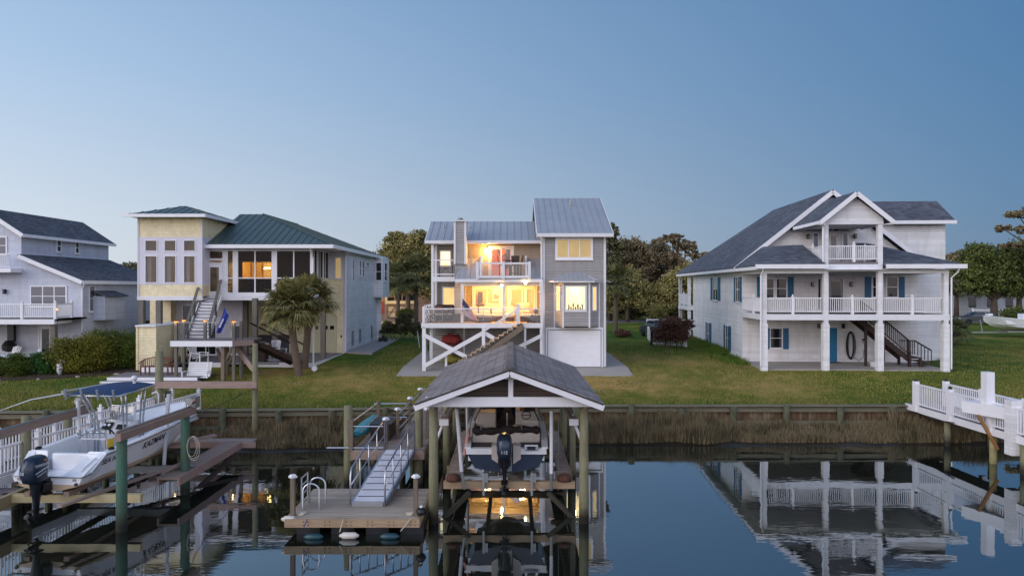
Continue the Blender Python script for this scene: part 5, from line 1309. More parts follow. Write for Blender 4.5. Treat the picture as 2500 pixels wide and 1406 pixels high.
# brown paddle-like wall ornament under the deck
x = X(28, 42.8); mb = MB().box(x-.2, x+.2, 42.7, 42.9, 3.0, 4.2).lathe((x, 42.6, 2.4), [(.1, 0), (.36, .1), (.4, .4), (.2, .7)], 10)
solo(mb, 'wall_ornament', M['black'], 'tall dark heater under the deck of the pale house', 'heater', (x, 42.7, 2.0))
y = W.y(322, -26.4); ys0 = 50.5
MB().box(-27.0, -25.0, 48.6, 51.6, 2.85, 3.0).box(-27, -26.9, 48.6, 48.7, 1.9, 2.85).box(-25.1, -25, 48.6, 48.7, 1.9, 2.85).build('equipment_stand', M['housepost'], LH)
MU = None
for k, x in enumerate((-26.8, -25.75)):
    t_ = thing('cooling_unit', ['dark outdoor cooling unit on the stand, touching the pale wall', 'dark outdoor cooling unit on the stand, behind the yellow house post'][k], 'cooling unit', (x, 49, 3.0), 'cooling units beside the pale house')
    MB().box(x, x+.85, 49, 49.85, 3.001, 4.0).build('casing', M['black'], t_); mb = MB()
    for j in range(9): mb.box(x+.03, x+.82, 48.98, 48.998, 3.06+.1*j, 3.1+.1*j)
    mb.build('grille', M['steel'] if False else M['dark'], t_)
# ------------------------------------------------------------------ trees and planting
def leafquads(vs, fs, c, rad, n, leaf, flat=.5, rng=random):
    for _ in range(n):
        p = V((rng.gauss(0, 1), rng.gauss(0, 1), rng.gauss(0, 1)))
        p = p.normalized() * (rng.random()**.45)
        p = V((c[0]+p.x*rad[0], c[1]+p.y*rad[1], c[2]+p.z*rad[2]))
        nrm = V((rng.gauss(0, 1), rng.gauss(0, 1), rng.gauss(0, 1)+flat)).normalized()
        a = nrm.orthogonal().normalized(); b = nrm.cross(a); t_ = rng.uniform(0, 6.28); a, b = a*cos(t_)+b*sin(t_), b*cos(t_)-a*sin(t_)
        s = leaf*rng.uniform(.6, 1.3); k = len(vs)
        vs += [tuple(p-a*s), tuple(p-b*s*.5), tuple(p+a*s), tuple(p+b*s*.5)]; fs.append((k, k+1, k+2, k+3))
def crown(blobs, o, n, leaf, clump=.34, flat=.5, open_=.0):
    vs, fs = [], []; vol = sum((b[3]*b[4]*b[5])**.67 for b in blobs)
    for bx, by, bz, rx, ry, rz in blobs:
        m = int(n*2.0*(rx*ry*rz)**.67/vol); nc = max(6, int(m/42)); per = m//nc
        for c in range(nc):
            d = V((random.gauss(0, 1), random.gauss(0, 1), random.gauss(0, 1)+.15)).normalized(); q = random.uniform(.3, 1.0)**.8
            q *= 1+.25*noise.noise(d*2+V((bx, bz, rx)))
            cc = (o[0]+bx+d.x*rx*q, o[1]+by+d.y*ry*q, o[2]+bz+d.z*rz*q); s = clump*random.uniform(.5, 1.15)*min(rx, rz)
            leafquads(vs, fs, cc, (s*1.35, s*1.35, s*.85), per, leaf*(1.2 if leaf > .1 else 1), flat)
    return vs, fs
def tree(name, label, x, y, blobs, n, leaf, mat_, tr=.3, group=None, clump=.34, flat=.5, fork=.35, cat='tree', bark=None, lean=0):
    z = gz(x, y); r = thing(name, label, cat, (x, y, z), group)
    top = max(b[2]+b[5] for b in blobs); mb = MB()
    fz_ = top*fork
    mb.tube([(x, y, z-.3), (x+lean*.5, y, z+fz_*.5), (x+lean, y, z+fz_)], [tr*1.25, tr, tr*.8], 10)
    for b in blobs:
        e = V((x+b[0], y+b[1], z+b[2])); s = V((x+lean, y, z+fz_*.92)); m_ = s.lerp(e, .5)+V((random.uniform(-.3, .3), 0, random.uniform(-.1, .4)))
        mb.tube([s, m_, e, e+V((random.uniform(-.4, .4), 0, b[5]*.6))], [tr*.55, tr*.38, tr*.2, tr*.06], 6)
        for k in range(4):
            t_ = random.uniform(0, 6.28); q = e+V((b[3]*.8*cos(t_), b[4]*.8*sin(t_), random.uniform(-.3, .6)*b[5])); mb.tube([e, e.lerp(q, .5)+V((0, 0, .15)), q], [tr*.2, tr*.12, .02], 5)
    mb.build('trunk', bark or M['bark'], r, smooth=True)
    vs, fs = crown(blobs, (x, y, z), n, leaf, clump, flat)
    MB().add(vs, fs).build('crown', mat_, r)
    return r
def wx(px, Y): return (px-1250)*Y/F
M['oak'] = leafmat('live_oak_leaf', (74, 78, 46), (170, 158, 100), .35)
M['oakbrown'] = leafmat('brownish_oak_leaf', (76, 72, 54), (156, 140, 108), .3)
M['cedar'] = leafmat('cedar_leaf', (42, 60, 36), (112, 122, 64), .5)
M['darkgreen'] = leafmat('dark_evergreen_leaf', (52, 56, 42), (120, 116, 82), .4)
M['palmleaf'] = leafmat('palm_frond', (54, 66, 38), (136, 130, 80), .9)
M['palmdark'] = leafmat('dim_palm_frond', (54, 64, 40), (124, 122, 78), .9)
M['hedge'] = leafmat('hedge_leaf', (34, 58, 22), (92, 106, 36), .7)
M['goldleaf'] = leafmat('golden_shrub_leaf', (40, 62, 22), (130, 124, 42), .35)
M['boxleaf'] = leafmat('green_shrub_leaf', (30, 62, 28), (70, 112, 50), .9)
M['redleaf'] = leafmat('reddish_shrub_leaf', (58, 40, 34), (122, 88, 74), .9)
bg = 'trees behind the houses'
tree('live_oak', 'big rounded live oak rising between the yellow house and the grey house', wx(996, 84), 84,
     [(-2.2,0,7.0,2.4,2.2,2.4), (0,0,8.6,2.7,2.4,2.6), (2.2,0,7.2,2.4,2.2,2.6), (-3,.5,4.6,1.9,2,2), (3,.5,4.8,2,2,2.2), (0,1,5.5,3,2,2.4), (-1.4,0,9.6,1.7,1.6,1.6), (1.7,0,9.6,1.7,1.6,1.5)], 15000, .15, M['oak'], .32, bg)
tree('live_oak', 'dark oak half hidden behind the left corner of the grey house', wx(1062, 90), 92,
     [(0,0,8,2.6,2.4,2.6), (-1.5,0,5.5,2.4,2,2.4), (2,0,6,2.6,2,2.6)], 7000, .17, M['darkgreen'], .3, bg)
tree('live_oak', 'dark low oak behind the yellow house seen above the pale house wing', wx(300, 78), 78, [(-1.5,0,4.6,1.9,1.8,1.9), (1,0,5,2.1,2,2), (3,0,4.2,2,2,1.8)], 6000, .15, M['darkgreen'], .26, bg)
tree('bare_topped_oak', 'thin-topped dark tree against the yellow house tower', wx(331, 80), 81, [(0,0,5,1.7,1.6,2.2), (-1,0,3.4,1.8,1.6,1.6), (1.6,0,4.4,1.5,1.4,2)], 4500, .14, M['oakbrown'], .2, bg)
# the grove right of the grey house
tree('pine_tree', 'tall dark pine just behind the right edge of the grey house roof', wx(1489, 88), 88, [(0,0,11.6,1.3,1.2,1.1), (-.8,0,10.2,1.5,1.3,1.0), (.9,0,9.6,1.5,1.3,1.0), (0,0,7.4,1.9,1.5,1.8), (.3,0,5,2.2,2,2)], 7500, .14, M['darkgreen'], .26, bg, clump=.3)
tree('brown_oak', 'brownish oak in the grove nearest the tall pine', wx(1545, 92), 92, [(0,0,9.0,2.0,1.8,2.0), (-1.6,0,7.4,1.9,1.6,2), (1.7,0,7.8,2,1.8,2), (.6,0,9.8,1.4,1.3,1.2), (-1,0,9.6,1.3,1.2,1.2), (0,0,5.4,2.8,2,2.4), (-1,0,3,2.6,2,2)], 11000, .15, M['oakbrown'], .3, bg)
tree('brown_oak', 'tallest brownish oak in the middle of the grove', wx(1600, 95), 95, [(0,0,9.4,1.9,1.8,1.7), (-1.6,0,7.9,1.7,1.6,1.9), (1.8,0,7.6,2,1.8,2), (-2.6,0,9.0,1.6,1.4,1.4), (0,0,5.2,2.8,2,2.4), (1,0,3,2.6,2,2)], 11000, .15, M['oakbrown'], .32, bg)
tree('spreading_pine', 'spreading open pine with flat tiers at the right of the grove', wx(1662, 90), 90, [(-1.2,0,10.6,1.7,1.4,.8), (.6,0,9.6,1.9,1.6,.8), (2.2,0,8.5,1.8,1.4,.6), (-1.6,0,8.2,1.7,1.5,.9), (.6,0,7.2,1.8,1.5,.8), (3.4,0,7.5,1.1,1,.45), (-.4,0,5.4,2.2,2,1.4)], 9500, .13, M['oakbrown'], .3, bg, clump=.3, flat=1.2)
tree('brown_oak', 'low brownish oak beside the roof of the white house', wx(1706, 98), 98, [(0,0,5.8,2.2,2,2), (2.4,0,6.4,2.2,2,2), (-2,0,4,2.4,2,2), (1,0,3,3,2,2)], 8000, .16, M['darkgreen'], .28, bg)
tree('green_oak', 'olive green tree low in the grove behind the white fence', wx(1668, 84), 84, [(0,0,4.6,2.2,1.8,2.6), (-2.2,0,3.4,1.9,1.6,2.2), (2.2,0,3.2,1.9,1.8,2)], 8500, .14, M['oak'], .24, bg)
tree('green_oak', 'olive green tree low in the grove behind the palm', wx(1540, 82), 84.5, [(0,0,4.2,2.2,1.8,2.6), (-2.4,0,3.6,1.9,1.6,2.4), (2.4,0,3.0,1.9,1.8,1.8)], 8500, .14, M['oak'], .24, bg)
tree('understory_bush', 'dark bushy undergrowth at the foot of the grove by the road', wx(1625, 91), 92, [(-5,0,1.1,2.4,1,1.4), (-1.5,0,1.3,2.2,1,1.5), (2,0,1.2,2.6,1,1.4), (5,0,1.4,2.6,1,1.6)], 8000, .13, M['darkgreen'], .1, None, fork=.1, cat='bush')
# right edge
tree('cedar_tree', 'big spreading dark green cedar on the lawn at the right edge', wx(2427, 84), 84,
     [(-2.4,0,4.7,2.1,2,1.5), (2.0,0,4.8,2.4,2,1.6), (0,0,7.2,2.7,2.2,2.2), (-1.8,0,8.4,2,1.8,1.5), (2.4,0,8.2,2.2,1.8,1.5), (0,0,5.2,2.6,2,1.6), (4.2,0,6.6,2,1.8,2), (-3.4,0,6.4,1.6,1.6,1.6)], 17000, .14, M['cedar'], .4, bg, fork=.3)
tree('brown_oak', 'tall dark oak behind the cedar at the right edge', wx(2488, 96), 96, [(0,0,8.4,2.8,2.4,2.6), (-2.4,0,6.4,2.2,2,2.2), (2.6,0,7,2.4,2,2.4), (0,0,4.6,3,2,2.2), (-4.6,0,5.0,2,2,1.8)], 9000, .16, M['cedar'], .34, bg)
tree('brown_oak', 'dark oak beyond the right corner of the white house', wx(2335, 100), 100, [(0,0,7.6,2.2,2,2), (-1,0,5,2.4,2,2), (2.2,0,6,2.2,2,2)], 6500, .17, M['oakbrown'], .3, bg)
tree('leaning_pine', 'leaning pine reaching in at the right edge above the cedar', wx(2555, 80), 80, [(-3.4,0,12.9,1.4,1.2,.5), (-5.1,0,11.2,1.2,1,.45), (-2.6,0,11.1,1.3,1.2,.5), (-1,0,13.4,1.6,1.3,.8), (-1.4,0,9.4,1.6,1.3,.7), (-4.2,0,9.2,1.3,1,.4)], 6500, .12, M['oakbrown'], .22, bg, clump=.3, flat=1.2, fork=.6)
# far wood reading as one mass
vs, fs = [], []
for i in range(26000):
    x = random.uniform(-95, 95); h = 3.6+2.2*noise.noise(V((x*.12, 3, 1)))+1.2*noise.noise(V((x*.5, 1, 1)))
    leafquads(vs, fs, (x, random.uniform(106, 114), 2+random.random()**.7*h), (.7, .7, .5), 1, .34)
for i in range(9000):
    x = random.uniform(6, 40); leafquads(vs, fs, (x, random.uniform(101, 105), 2+random.random()*3.4), (.7, .7, .5), 1, .24)
props(MB().add(vs, fs).build('far_wood', M['darkgreen']), 'low dark wood closing the view behind the road', 'wood', None, 'stuff')

def palm(name, label, x, y, h, rad, mat_, group='palm trees', nf=54, lean=(0, 0), fibre=True):
    z = gz(x, y); r = thing(name, label, 'palm tree', (x, y, z), group)
    top = V((x+lean[0], y+lean[1], z+h)); base = V((x, y, z-.2)); pts, rs = [], []
    for k in range(13):
        t_ = k/12; p = base.lerp(top, t_); p.x += lean[0]*.15*sin(t_*3.1); pts.append(p); rs.append((.18-.04*t_+(.05 if t_ > .82 else 0))*(1+.06*(k % 2))*min(1.2, h/3.5+.35))
    mb = MB(); mb.tube(pts, rs, 12)
    for k in range(50):
        t_ = random.uniform(.6, 1); p = base.lerp(top, t_); a = random.uniform(0, 6.28); rr = .2*min(1.2, h/3.5+.35)
        q = p+V((cos(a)*rr*1.0, sin(a)*rr*1.0, 0)); mb.beam(q, q+V((cos(a)*.12, sin(a)*.12, .16)), .06, .03)
    mb.build('trunk', M['barkpalm'], r, smooth=False)
    vs, fs = [], []
    def strip(p, q, w, drop, sd):
        m = p.lerp(q, .55)+V((0, 0, -drop*.15)); q = q+V((0, 0, -drop)); k = len(vs)
        vs.extend([tuple(p-sd*w*.5), tuple(p+sd*w*.5), tuple(m+sd*w*.6), tuple(m-sd*w*.6), tuple(q)]); fs.extend([(k, k+1, k+2, k+3), (k+3, k+2, k+4)])
    for f in range(nf):
        u = (f+.5)/nf; el = R(88-128*u)+random.gauss(0, .12); a = f*2.39996+random.gauss(0, .2)
        d = V((cos(a)*cos(el), sin(a)*cos(el), sin(el))); L = rad*random.uniform(.42, .6)
        c = top+V((0, 0, .1))+d*L-V((0, 0, .12*L*L)); sd = d.cross(V((0, 0, 1))).normalized() if abs(d.z) < .98 else V((1, 0, 0))
        strip(top, c, .05, 0, sd); un = sd.cross(d).normalized()
        R_ = rad*random.uniform(.42, .58); nb = 22
        for b in range(nb):
            th = (b/(nb-1)-.5)*R(215); e = d*cos(th)+sd*sin(th)
            l_ = R_*(1-.28*abs(th)/1.9)*random.uniform(.85, 1.08); s2 = e.cross(un).normalized()
            strip(c, c+e*l_+un*.1*l_, .075*rad/2, l_*random.uniform(.2, .6), s2)
    MB().add(vs, fs).build('crown', mat_, r)
    return r
palm('cabbage_palm', 'leafy palm on the lawn in front of the screened porch, its trunk nearest the water', X(732, 37.2), 37.2, 3.75, 1.9, M['palmleaf'], lean=(-.5, 0), nf=80)
palm('cabbage_palm', 'second palm close behind, its crown spreading over the garage doors', X(742, 39.2), 39.2, 3.9, 1.9, M['palmleaf'], lean=(.3, 0), nf=70)
palm('cabbage_palm', 'palm with a patterned trunk in front of the garage gates', wx(972, 72), 72, 5.3, 2.3, M['palmdark'])
palm('cabbage_palm', 'dark slender palm just left of the grey house', wx(1016, 62), 62, 5.6, 2.4, M['palmdark'])
palm('cabbage_palm', 'single palm on the open lawn right of the grey house', wx(1503, 64), 64, 5.0, 2.1, M['palmdark'])
palm('cabbage_palm', 'low stub palm at the right corner of the white house', wx(2335, 52), 52, 1.0, 1.3, M['palmdark'], nf=34)
palm('palmetto', 'low palmetto clump at the foot of the grove', wx(1592, 86), 82, .4, 2.3, M['palmleaf'], group=None, nf=40)
# shrubs
def shrub(name, label, x, y, blobs, n, mat_, leaf=.05, cat='shrub', group=None, clump=.4):
    z = gz(x, y)+.02; r = thing(name, label, cat, (x, y, z), group); mb = MB()
    for k in range(7):
        b = blobs[k % len(blobs)]; t_ = random.uniform(0, 6.28); mb.tube([(x+b[0]*.6, y+b[1]*.6, z), (x+b[0]+b[3]*.4*cos(t_), y+b[1]+b[4]*.4*sin(t_), z+b[2]+b[5]*.3)], [.035, .012], 5)
    mb.build('stem', M['bark'], r); vs, fs = crown(blobs, (x, y, z), n, leaf, clump); MB().add(vs, fs).build('foliage', mat_, r); return r
sY = 38.6
shrub('golden_shrub', 'large shrub tinged gold, left half of the hedge beside the yellow house', X(190, 38), 38, [(-.7,0,1.0,.95,.9,.9), (.4,0,1.15,1.0,.9,.95), (0,-.3,.6,1.3,.8,.65), (1.1,.3,1.0,.8,.8,.9)], 17000, M['goldleaf'], .05, group='hedge shrubs')
shrub('green_shrub', 'large dark green shrub, right half of the hedge beside the yellow house', X(276, 39.6), 39.6, [(-.7,0,1.15,1.0,1,1.0), (.5,0,1.2,1.0,1,1.0), (1.2,-.3,.9,.8,.8,.85), (0,-.5,.55,1.5,.8,.6)], 17000, M['hedge'], .05, group='hedge shrubs')
shrub('round_bush', 'clipped brownish green round bush, the larger of two under the pale deck', X(40, 37), 37, [(0,0,.55,.82,.8,.62)], 9000, M['hedge'], .04, 'bush', 'clipped bushes', .3)
shrub('round_bush', 'fresh green flat-topped bush between the round bush and the hedge', X(107, 37.6), 37.6, [(-.2,0,.55,.6,.6,.6), (.25,0,.5,.55,.6,.58)], 9000, M['boxleaf'], .04, 'bush', 'clipped bushes', .3)
shrub('round_bush', 'dark bush cut by the left edge of the view', X(-10, 37), 37, [(0,0,.5,.45,.6,.55)], 4000, M['hedge'], .04, 'bush', 'clipped bushes', .3)
shrub('pruned_bush', 'cloud-pruned dark green bush on the lawn left of the grey house', wx(985, 57), 57, [(-1.0,0,1.0,.65,.6,.42), (0,0,1.5,.7,.6,.45), (.9,0,1.05,.65,.6,.42), (-.2,0,.8,.7,.6,.35), (.2,0,2.0,.45,.4,.3), (-1.5,0,.7,.4,.4,.3), (1.2,0,.6,.5,.4,.3)], 8000, M['darkgreen'], .07, 'bush')
shrub('round_bush', 'small round yellow-green bush by the lit gravel', wx(945, 68), 68, [(0,0,.5,.55,.5,.5)], 2500, M['goldleaf'], .06, 'bush')
shrub('bright_bush', 'small yellow-green bush behind the cloud-pruned bush', wx(985, 66), 68, [(0,0,1.6,.9,.8,.7)], 3000, M['goldleaf'], .07, 'bush')
shrub('red_shrub', 'twiggy reddish shrub in front of the white picket fence', wx(1636, 50), 50, [(0,0,1.5,1.05,.9,.8), (-.5,0,.9,.8,.7,.7), (.7,0,1.0,.8,.7,.8), (1.3,0,1.7,.5,.5,.4)], 12000, M['redleaf'], .05)
shrub('dry_bush', 'low rusty brown bush on the lawn right of the grey house', wx(1515, 60), 60, [(0,0,.3,.7,.6,.35), (.5,0,.25,.5,.5,.3)], 2500, M['redleaf'], .06, 'bush')
shrub('round_bush', 'rounded dark bush beside the parked boat at the right', wx(2478, 80), 80, [(0,0,.9,1.7,1.3,1.1), (1.5,0,.7,1.3,1,.9)], 5000, M['cedar'], .1, 'bush')
for k, (px, Y_, h_) in enumerate(((1628, 41.5, 1.25), (1634, 44, .9))):
    x = X(px, Y_); z = gz(x, Y_); t_ = thing('sapling', ['thin bare sapling alone on the lawn, the taller one', 'thin bare sapling on the lawn, the shorter one'][k], 'sapling', (x, Y_, z)); mb = MB().tube([(x, Y_, z), (x+.02, Y_, z+h_)], [.018, .006], 5)
    for j in range(8): a = random.uniform(0, 6.28); s = V((x, Y_, z+h_*random.uniform(.25, .9))); mb.tube([s, s+V((cos(a)*.22, sin(a)*.22, .22))], [.008, .003], 4)
    mb.build('stem', M['bark'], t_)
# ------------------------------------------------------------------ far buildings, fences, vehicles
BX = wx(937, 90); b0 = thing('garage_house', 'dusky garage house with pale cross-braced gates seen between the houses', 'building', (wx(1000, 90), 90, 2.1))
MB().box(wx(925, 90), wx(1075, 90), 90.5, 97, 2.1, 4.7).build('wall', M['house_pink'], b0)
MB().box(wx(940, 90), wx(1016, 90), 90.2, 90.5, zz(742, 90), zz(735, 90)).box(wx(940, 90), wx(944, 90), 90.2, 90.5, zz(735, 90), zz(700, 90)).build('beam', M['garagetan'], b0)
MB().ext([(wx(925, 90), 90.1, 6.6), (wx(1080, 90), 90.1, 6.6), (wx(1080, 90), 94, 7.8), (wx(925, 90), 94, 7.8)], (0,0,-.15)).build('roof', M['roof_shingle_w'], b0)
MB().box(wx(925, 90), wx(1075, 90), 90.6, 96.9, 4.701, 6.5).build('upper_wall', M['house_pink'], b0)
for k in range(4):
    a = wx(946+k*18, 90); MB().box(a, a+.75, 90.5, 90.595, zz(733, 90), zz(715, 90)).build('window', M['glass'], b0)
for a, b in ((945, 965), (972, 992)):
    x0, x1 = wx(a, 90), wx(b, 90); z0, z1 = zz(776, 90), zz(746, 90)
    o = MB().box(x0, x1, 90.4, 90.5, z0, z1).build('gate', M['cushion'], b0)
    mb = MB().box(x0-.1, x0+.04, 90.3, 90.399, z0, z1).box(x1-.04, x1+.1, 90.3, 90.399, z0, z1).box(x0+.04, x1-.04, 90.3, 90.399, z1-.12, z1).box(x0+.04, x1-.04, 90.3, 90.399, z0, z0+.12).box(x0+.04, x1-.04, 90.32, 90.399, (z0+z1)/2-.04, (z0+z1)/2+.04)
    mb.beam((x0, 90.34, z0), (x1, 90.34, z1), .05, .12); mb.build('cross_brace', M['housepost'], o)
MB().box(wx(926, 89), wx(937, 89), 89, 89.4, 3.0, 4.6).build('red_panel', M['brick'], b0)
MB().ball((wx(939, 87), 87, zz(708, 87)), .16, 8, 6).build('gate_lamp', M['bulb'], b0); pl('gate_light', (wx(939, 86), 86.4, zz(709, 86)), 260, (1, .6, .25), .1)
pl('yard_light', (wx(950, 82), 84, 4.2), 160, (1, .6, .25), .1)
t_ = thing('signal_post', 'slim white post with a small lit box beside the dark palm', 'post', (wx(1018, 55), 55, 2.05))
MB().tube([(wx(1025, 50), 50, 1.9), (wx(1019, 50), 50, 3.2)], .03, 6).build('pole', M['white2'], t_)
def picket(name, label, p, q, h=1.0, gap=.16):
    a, b = V(p), V(q); a.z, b.z = gz(a.x, a.y), gz(b.x, b.y); r = thing(name, label, 'fence', a, 'white picket fences'); L = (b-a).length; mb = MB(); up = V((0,0,1))
    mb.beam(a+up*h*.9, b+up*h*.9, .05, .09).beam(a+up*.14, b+up*.14, .05, .09); n = int(L/gap)
    for i in range(n+1): s = a.lerp(b, i/n); mb.beam(s, s+up*h, .06, .03)
    mb.build('picket', M['white2'], r)
    for t_ in (0, 1): s = a.lerp(b, t_); MB().box(s.x-.08, s.x+.08, s.y-.08, s.y+.08, s.z, s.z+h+.1).build('post', M['white2'], r)
picket('picket_fence', 'near run of white picket fence behind the reddish shrub', (wx(1591, 52.5), 52.5, 0), (wx(1674, 50.6), 50.6, 0), .95)
picket('picket_fence', 'short side run of white picket fence beside the parked car', (wx(1583, 58), 58, 0), (wx(1591, 52.5), 52.5, 0), .95)
picket('picket_fence', 'far run of white picket fence behind the parked car', (wx(1578, 71), 71, 0), (wx(1700, 69), 69, 0), 1.1)
picket('picket_fence', 'far corner run of white picket fence nearest the road', (wx(1578, 71), 71, 0), (wx(1586, 64), 64, 0), 1.1)
picket('picket_fence', 'long white fence under the cedar at the far right', (wx(2375, 96), 96, 0), (wx(2470, 94), 94, 0), 1.3, .2)
def car(name, label, x, y, ang, m):
    z = gz(x, y); r = thing(name, label, 'car', (x, y, z), rot=ang, local=True)
    prof = [(-2.2, .35), (-2.25, .75), (-2.1, .95), (-1.55, 1.02), (-.95, 1.45), (.35, 1.48), (1.15, 1.02), (2.05, .88), (2.25, .65), (2.22, .35)]
    rings = [[(px_, yy, pz_) for px_, pz_ in prof] for yy in (-.85, .85)]
    b = MB(); b.loft([[(px_, s*.86*(1 if pz_ < 1.05 else .82), pz_) for px_, pz_ in prof] for s in (-1, -.96, .96, 1)], close=True); b.build('body', m, r, bevel=.05)
    for s in (-1, 1): MB().ext([(-1.4, s*.80, 1.03), (1.0, s*.80, 1.03), (.35, s*.74, 1.4), (-.9, s*.74, 1.4)], (0, s*.02, 0)).build('window', M['glass'], r)
    MB().ext([(1.2, -.62, 1.04), (1.2, .62, 1.04), (.42, .56, 1.46), (.42, -.56, 1.46)], (.03, 0, .02)).build('windscreen', M['glass'], r)
    for sx_ in (-1.4, 1.4):
        for s in (-1, 1):
            w = MB(); w.tube([(sx_, s*.7, .33), (sx_, s*.9, .33)], .33, 16).build('wheel', M['rubber'], r); 
    for s in (-1, 1): MB().box(2.2, 2.27, s*.5-.2, s*.5+.2, .62, .76).build('headlight', M['plastic'], r)
    return r
car('parked_car', 'dark silver car parked behind the picket fence and the reddish shrub', wx(1605, 60), 60, R(100), M['carsilver'])
car('parked_car', 'dark car parked under the cedar at the far right', wx(2388, 80), 80, R(172), M['carsilver'])
f0 = thing('far_house', 'pale far house glimpsed behind the cedar at the right edge', 'house', (wx(2440, 104), 104, 2.1))
MB().box(wx(2330, 104), wx(2540, 104), 104, 110, 2.1, 5.6).build('wall', M['farhouse'], f0)
MB().ext([(wx(2320, 104), 103.6, 5.6), (wx(2550, 104), 103.6, 5.6), (wx(2550, 104), 107, 7.4), (wx(2320, 104), 107, 7.4)], (0,0,-.2)).build('roof', M['metal_grey'], f0)
for px in (2365, 2410, 2455): MB().box(wx(px, 104), wx(px, 104)+1.1, 103.94, 103.996, 3.4, 4.9).build('window', M['glass'], f0)
f1 = thing('far_house', 'pale far wall glimpsed at the far left edge of the grey house trees', 'house', (wx(945, 120), 120, 2.1))
MB().box(wx(900, 118), wx(960, 118), 118, 124, 2.1, 8.6).build('wall', M['farhouse'], f1); MB().ext([(wx(895, 118), 117.6, 8.6), (wx(965, 118), 117.6, 8.6), (wx(965, 118), 121, 10), (wx(895, 118), 121, 10)], (0,0,-.2)).build('roof', M['roof_shingle_w'], f1)
# mower / small machine by the side path, irrigation wheel etc.
x, y = wx(936, 55), 55; z = gz(x, y); mb = MB().box(x-.35, x+.25, y-.2, y+.2, z+.1, z+.35).box(x-.1, x+.1, y-.1, y+.1, z+.35, z+.55).beam((x+.2, y, z+.3), (x+.45, y, z+.95), .03, .03).beam((x-.3, y, z+.2), (x-.25, y, z+1.0), .05, .05).tube([(x-.25, y-.25, z+.12), (x-.25, y+.25, z+.12)], .12, 10).tube([(x+.2, y-.25, z+.12), (x+.2, y+.25, z+.12)], .12, 10)
solo(mb, 'lawn_mower', M['black'], 'black push mower at the far corner of the yellow house', 'mower', (x, y, z))
x, y = X(768, 38.2), 38.2; mb = MB().tube([(x, y-.06, gz(x, y)+.2), (x, y+.06, gz(x, y)+.2)], .15, 16)
solo(mb, 'hose_reel', M['white2'], 'small white wheel in the grass at the porch corner', 'reel', (x, y, gz(x, y)))
# ------------------------------------------------------------------ boathouse
BH = thing('boathouse', 'open boathouse with grey shingle gable roof on round timber piles', 'boathouse', (0, 18.6, 0))
yf, yb, zt, ze = 18.0, 26.4, 4.27, 3.36; xl, xr, xm = -2.57, 2.42, -.06
mb = MB(); th = (0, 0, -.07)
mb.ext([(xl, yf, ze), (xm, yf, zt), (xm, yb, zt), (xl, yb, ze)], th).ext([(xm, yf, zt), (xr, yf, ze), (xr, yb, ze), (xm, yb, zt)], th)
o = mb.build('roof', M['roof_boat'], BH)
MB().beam((xm, yf, zt+.02), (xm, yb, zt+.02), .22, .03).build('ridge_cap', M['roof_boat'], o)
mb = MB()
for e in (xl, xr):
    for y in (yf-.025, yb+.025): mb.beam((e, y, ze-.13), (xm, y, zt-.13), .045, .15)
mb.split('barge_board', M['white'], o)
mb = MB()
for e in (xl+.01, xr-.01): mb.beam((e, yf-.03, ze-.04), (xm, yf-.03, zt-.04), .06, .035)
mb.build('drip_edge', M['black'], o)
mb = MB()
y = yf+.9
while y < yb: mb.beam((xl+.1, y, ze-.14), (xm, y, zt-.14), .05, .12).beam((xr-.1, y, ze-.14), (xm, y, zt-.14), .05, .12); y += .62
mb.build('rafter', M['brownwood'], BH)
mb = MB()
for k in range(7): mb.ext([(xl+.35, 18.9, 3.2), (xr-.35, 18.9, 3.2), (xm, 18.9, zt-.18)], (0, .03, 0)) if k == 0 else None
mb.build('gable_boards', wood('dark_gable_boards', (112, 98, 90), 0, .16, paxis=2), BH)
mb = MB().box(-2.32, 2.13, 18.28, 18.38, 3.21, 3.47).box(-.1, .03, 18.3, 18.4, 3.471, 4.08).box(-.18, .11, 18.22, 18.28, 3.95, 4.05); mb.build('tie_beam', M['white'], BH)
mb = MB()
for x in (-2.15, 1.97): mb.box(x-.05, x+.05, 18.5, 26.2, 3.1, 3.3)
mb.build('plate_beam', M['beamY'], BH)
for x in (-2.14, 1.96):
    for y in (18.62, 22.4, 26.0): MB().tube([(x, y, -1), (x, y, 1.2), (x, y, 3.25)], [.14, .13, .115], 14).build('pile', M['pile'], BH, smooth=True)
def brace_(p, q, w=.14, m=None, par=None): return MB().beam(p, q, w, w).build('brace', m or mat('mossy_brace', (52, 48, 36), .8, var=.3), par or BH)
for s, x in ((1, -2.14), (-1, 1.96)):
    brace_((x, 19.0, -.25), (x+s*.95, 19.3, .62), .12)
    MB().beam((x+s*.02, 19.0, 2.1), (x+s*.18, 19.6, 2.55), .05, .07).build('white_brace', M['white'], BH)
# boat lift inside
BL = thing('boat_lift', 'timber cradle boat lift with white guide poles inside the boathouse', 'boat lift', (0, 19.6, 0))
for x in (-1.93, 1.75): o = MB().box(x-.09, x+.09, 19.4, 25.8, 2.52, 2.66).build('top_beam', M['beamY'], BL); MB().box(x-.13, x+.13, 19.32, 19.39, 2.5, 2.68).build('end_cap', M['white'], o); MB().tube([(x, 19.6, 2.75), (x, 25.6, 2.75)], .03, 6).build('drive_shaft', M['steel'], o)
MB().box(-1.96, 1.8, 19.5, 19.68, .66, .86).build('cross_beam', M['newwood'], BL); MB().box(-1.96, 1.8, 23.6, 23.78, .66, .86).build('cross_beam', M['newwood'], BL)
for x in (-.75, .62): MB().box(x-.06, x+.06, 19.42, 24.4, .861, 1.12).build('bunk', M['steel'], BL); MB().box(x-.09, x-.03, 19.38, 19.49, .5, 1.15).build('bunk_bracket', M['steel'], BL)
